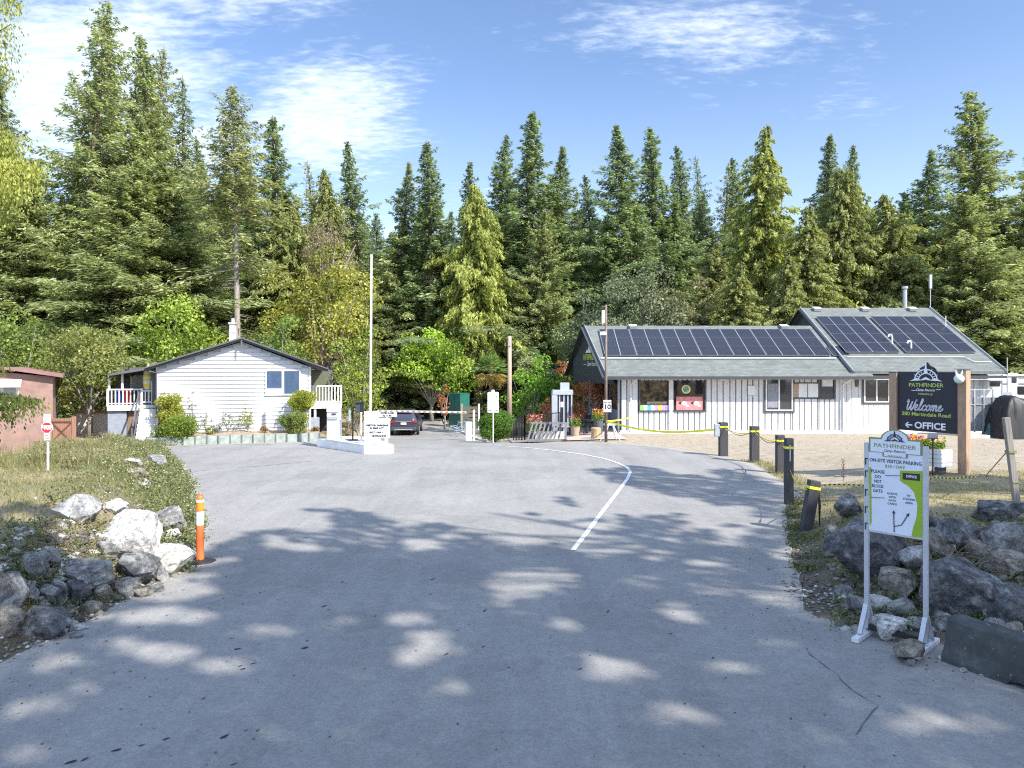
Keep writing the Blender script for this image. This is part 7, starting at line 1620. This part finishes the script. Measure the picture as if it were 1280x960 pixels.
# ---------------------------------------------------------------- tall trees beside and behind the viewpoint, whose crowns shade the asphalt
SH = Vector((SUN.x, SUN.y))/SUN.z         # ground offset per metre of height, towards the sun
SHADE = [(0,612),(60,606),(115,640),(62,668),(60,690),(150,730),(180,742),(225,730),(236,706),(262,684),(300,668),(345,664),(400,668),(425,655),(395,642),(372,634),(430,636),(470,644),(500,658),(545,655),(590,665),(620,676),(650,690),(690,676),(705,690),
   (745,695),(792,692),(802,683),(780,671),(740,668),(780,660),(775,652),(720,655),(690,650),(668,640),(700,637),(690,620),(735,634),(790,646),(860,642),(905,636),(880,628),(800,612),(770,604),(735,586),(790,582),(830,590),(862,594),(915,602),(882,588),(920,588),(960,604),
   (990,640),(1010,668),(1035,660),(1080,600),(1130,596),(1200,592),(1290,598),(1290,970),(-10,970),(-10,612)]
HOLES = [(190,770,75,13),(262,703,34,6),(232,722,40,7),(205,742,60,10),(70,829,36,13),(150,806,46,10),(210,818,40,10),(35,888,60,15),(95,858,22,9),(290,833,48,12),(335,927,36,17),(15,940,46,14),(442,914,30,16),(524,818,44,16),(540,802,26,15),(335,789,34,9),(428,777,15,7),(512,774,30,12),
   (381,684,22,6),(352,679,20,5),(520,683,26,7),(517,697,14,4),(556,862,26,10),(650,728,50,20),(690,722,26,14),(625,752,24,6),(808,728,32,8),(884,711,40,11),(900,733,38,12),(884,652,28,8),(912,671,26,7),(944,655,30,10),(905,641,30,7),(858,768,30,10),(704,783,20,8),(765,838,42,15),(912,836,34,13),
   (730,641,55,7),(830,638,50,6),(826,696,24,6),(974,745,40,14),(966,708,30,12),(985,690,20,6),(45,625,40,6),(20,648,30,6),(70,660,30,7),(100,636,28,24),(640,770,20,6),(40,770,14,6),(700,868,18,7),(1150,625,60,8),(1240,620,50,8),(1060,625,40,8),(1110,602,40,5),
   (1228,768,16,9),(1120,700,14,10),(1180,905,60,14),(1256,858,30,8),(1050,880,16,8),(480,870,16,6),(860,890,30,10),(975,800,26,8)]
def in_poly(px, py, poly):
    c = False; j = len(poly)-1
    for i in range(len(poly)):
        xi, yi = poly[i]; xj, yj = poly[j]
        if (yi > py) != (yj > py) and px < (xj-xi)*(py-yi)/(yj-yi)+xi: c = not c
        j = i
    return c
def lit(px, py, mrg=0.0):
    if not in_poly(px, py, SHADE): return True
    for (hx, hy, rx, ry) in HOLES:
        if ((px-hx)/(rx+mrg))**2+((py-hy)/(ry+mrg*.35))**2 < 1: return True
    return False
TRUNKS = [(20,1,27,'fir'),(16,-8,28,'fir'),(24,-4,26,'broad'),(10,-9,27,'broad'),(26,7,27,'fir'),(5,-13,26,'broad'),(22,-13,28,'fir'),(30,-2,27,'broad')]
g = np.random.default_rng(77); BK = [([], []) for _ in TRUNKS]; cnt = 0; tries = 0
tx_ = np.array([[a[0], a[1]] for a in TRUNKS])
target = 30000
while cnt < target and tries < 400000:
    tries += 1
    # a point on the ground, then climb from it towards the sun
    if g.uniform() < .30: gx, gy = g.uniform(-8, 14), g.uniform(13, 26)
    else: gx, gy = g.uniform(-9, 13), g.uniform(2.5, 14)
    zt = terrain(gx, gy) if (gx > 4 or gx < -5) else 0.0
    px, py = 640+F*gx/gy, HOR+(H-zt)*F/gy
    if gy > 5 and 0 <= px <= 1300 and py < 975:
        sc_ = (py-HOR)/300; qx = px+sc_*(26*mnoise.noise(Vector((px/45, py/16, 0)))+12*mnoise.noise(Vector((px/16, py/6, 3)))); qy = py+sc_*(9*mnoise.noise(Vector((px/45, py/16, 7)))+4*mnoise.noise(Vector((px/14, py/6, 9))))
        if lit(qx, qy, 3.5): continue
    elif gy > 5 and (px < 0 and py < 612): continue
    elif g.uniform() < .25: continue
    h = g.uniform(14, 22); x, y = gx+SH.x*(h-zt), gy+SH.y*(h-zt)
    if y > .5 and abs(x) < .80*y+1.0 and (HOR-(h-H)*F/y) > -60: continue
    k = int(np.argmin(((tx_-np.array([x, y]))**2).sum(1)))
    BK[k][0].append((x, y, h)); cnt += 1
for k, ((tx0, ty0, tz0, kind), (P, _)) in enumerate(zip(TRUNKS, BK)):
    if not P: continue
    lb = 'tall tree beside the viewpoint that casts the dappled shade on the asphalt'
    z0 = terrain(tx0, ty0); t = thing('shade_tree', lb, 'tree', (tx0, ty0, z0), 0, 'tall trees around the viewpoint')
    P = np.array(P)-np.array([tx0, ty0, z0]); n = len(P); D = unit(g.normal(0,1,(n,3))+np.array([0,0,-.2])); U = g.normal(0,1,(n,3)); U = unit(U-(U*D).sum(1,keepdims=True)*D); L = g.uniform(.26,.5,n)
    V, Fq, _ = blades(P, D, U, L, L*.8, None); o = npmesh('crown', V, Fq, DEC if kind == 'broad' else FIR, t, np.clip(g.normal(.5,.2,n),0,1)); o.color = (1,1.05,.8,1)
    m = MB(); m.tube([(0,0,-.2),(0,0,8),(0,0,17),(0,0,tz0*.85)], [.42,.33,.22,.06], 10)
    for i in range(0, n, max(1, n//60)):
        p = P[i]; zb_ = max(5.0, p[2]-2.5); m.tube([(0,0,min(zb_, tz0*.78)), (p[0]*.5,p[1]*.5,(zb_+p[2])/2+.3), tuple(p)], [.09,.05,.015], 5, cap=False)
    m.build('trunk', BARK, t, smooth=True, fix=False)
# ---------------------------------------------------------------- near cedar at the left edge, its drooping sprays in view
t = thing('near_cedar', 'near cedar at the left edge with hanging yellow green sprays entering the view', 'tree', (-7.6, 8.4, terrain(-7.6, 8.4)))
z0 = t.location.z; ZX = lambda px, py, Y: Vector((PX(px,Y)+7.6, Y-8.4, PZ(py,Y)-z0))
m = MB(); m.tube([(0,0,-.2),(.05,0,5),(0,.05,11)], [.30,.22,.05], 12); m.build('trunk', BARK, t, smooth=True)
C, D, U, L, T = [], [], [], [], []; bz = MB(); gg = np.random.default_rng(5)
def spray(a, b_, n, hang, spread, yel):
    n = int(n*1.9); bz = MB()
    a, b_ = Vector(a), Vector(b_); bz.tube([a, a.lerp(b_, .5)+Vector((0,0,.08)), b_], [.028,.018,.005], 5)
    for k in range(n):
        f = gg.uniform(0,1)**.8; p = a.lerp(b_, f); p.z += .08*math.sin(math.pi*f); h_ = abs(gg.normal(0,hang)); C.append((p.x+gg.normal(0,spread), p.y+gg.normal(0,spread), p.z-h_)); d = np.array([gg.normal(.15,.35), gg.normal(0,.35), -1.0]); d /= np.linalg.norm(d); D.append(d)
        u = gg.normal(0,1,3); u -= d*u.dot(d); U.append(u/np.linalg.norm(u)); L.append(gg.uniform(.025,.06)); T.append(np.clip(yel+gg.normal(0,.2),0,1))
    bz.build('branch', BARK, t, fix=False)
for (ax, ay, bx, by, Y_, n, hg, sp_, yl) in ((-120,130,14,30,8,900,.28,.07,.55),(-120,200,26,170,8.2,1300,.28,.07,.65),(-120,215,50,205,7.8,1500,.22,.07,.85),(-110,150,10,150,8.6,900,.40,.09,.5),(-110,240,22,235,8.1,1400,.24,.08,.6),(-100,0,24,-8,8.3,900,.22,.05,.7),
        (-100,60,12,88,8.3,500,.16,.06,.6),(-90,500,30,496,7.6,520,.13,.05,.35),(-60,510,52,500,7.4,420,.09,.04,.85),(-80,455,8,450,7.9,260,.07,.04,.85),(-80,520,18,508,7.7,300,.14,.04,.3)):
    spray(ZX(ax,ay,Y_), ZX(bx,by,Y_), n, hg, sp_, yl)
A_ = [np.array(q) for q in (C,D,U,L)]; V, Fq, _ = blades(A_[0], A_[1], A_[2], A_[3], A_[3]*.42, None); o = npmesh('sprays', V, Fq, CED, t, np.array(T)); o.color = (1.1,1.08,.6,1)
# deep forest that closes the gaps between the front rows
K = ['fir1','fir2','fir4','wide','fir3']; g = np.random.default_rng(9)
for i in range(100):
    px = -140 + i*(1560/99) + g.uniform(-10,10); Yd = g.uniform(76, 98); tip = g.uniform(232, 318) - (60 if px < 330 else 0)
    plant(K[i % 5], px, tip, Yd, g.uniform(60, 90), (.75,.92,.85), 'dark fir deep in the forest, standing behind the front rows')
for o in scene.objects:
    if o.type == 'MESH' and not o.data.materials: print('NO MATERIAL', o.name)
print('faces', sum(len(o.data.polygons) for o in scene.objects if o.type == 'MESH'))
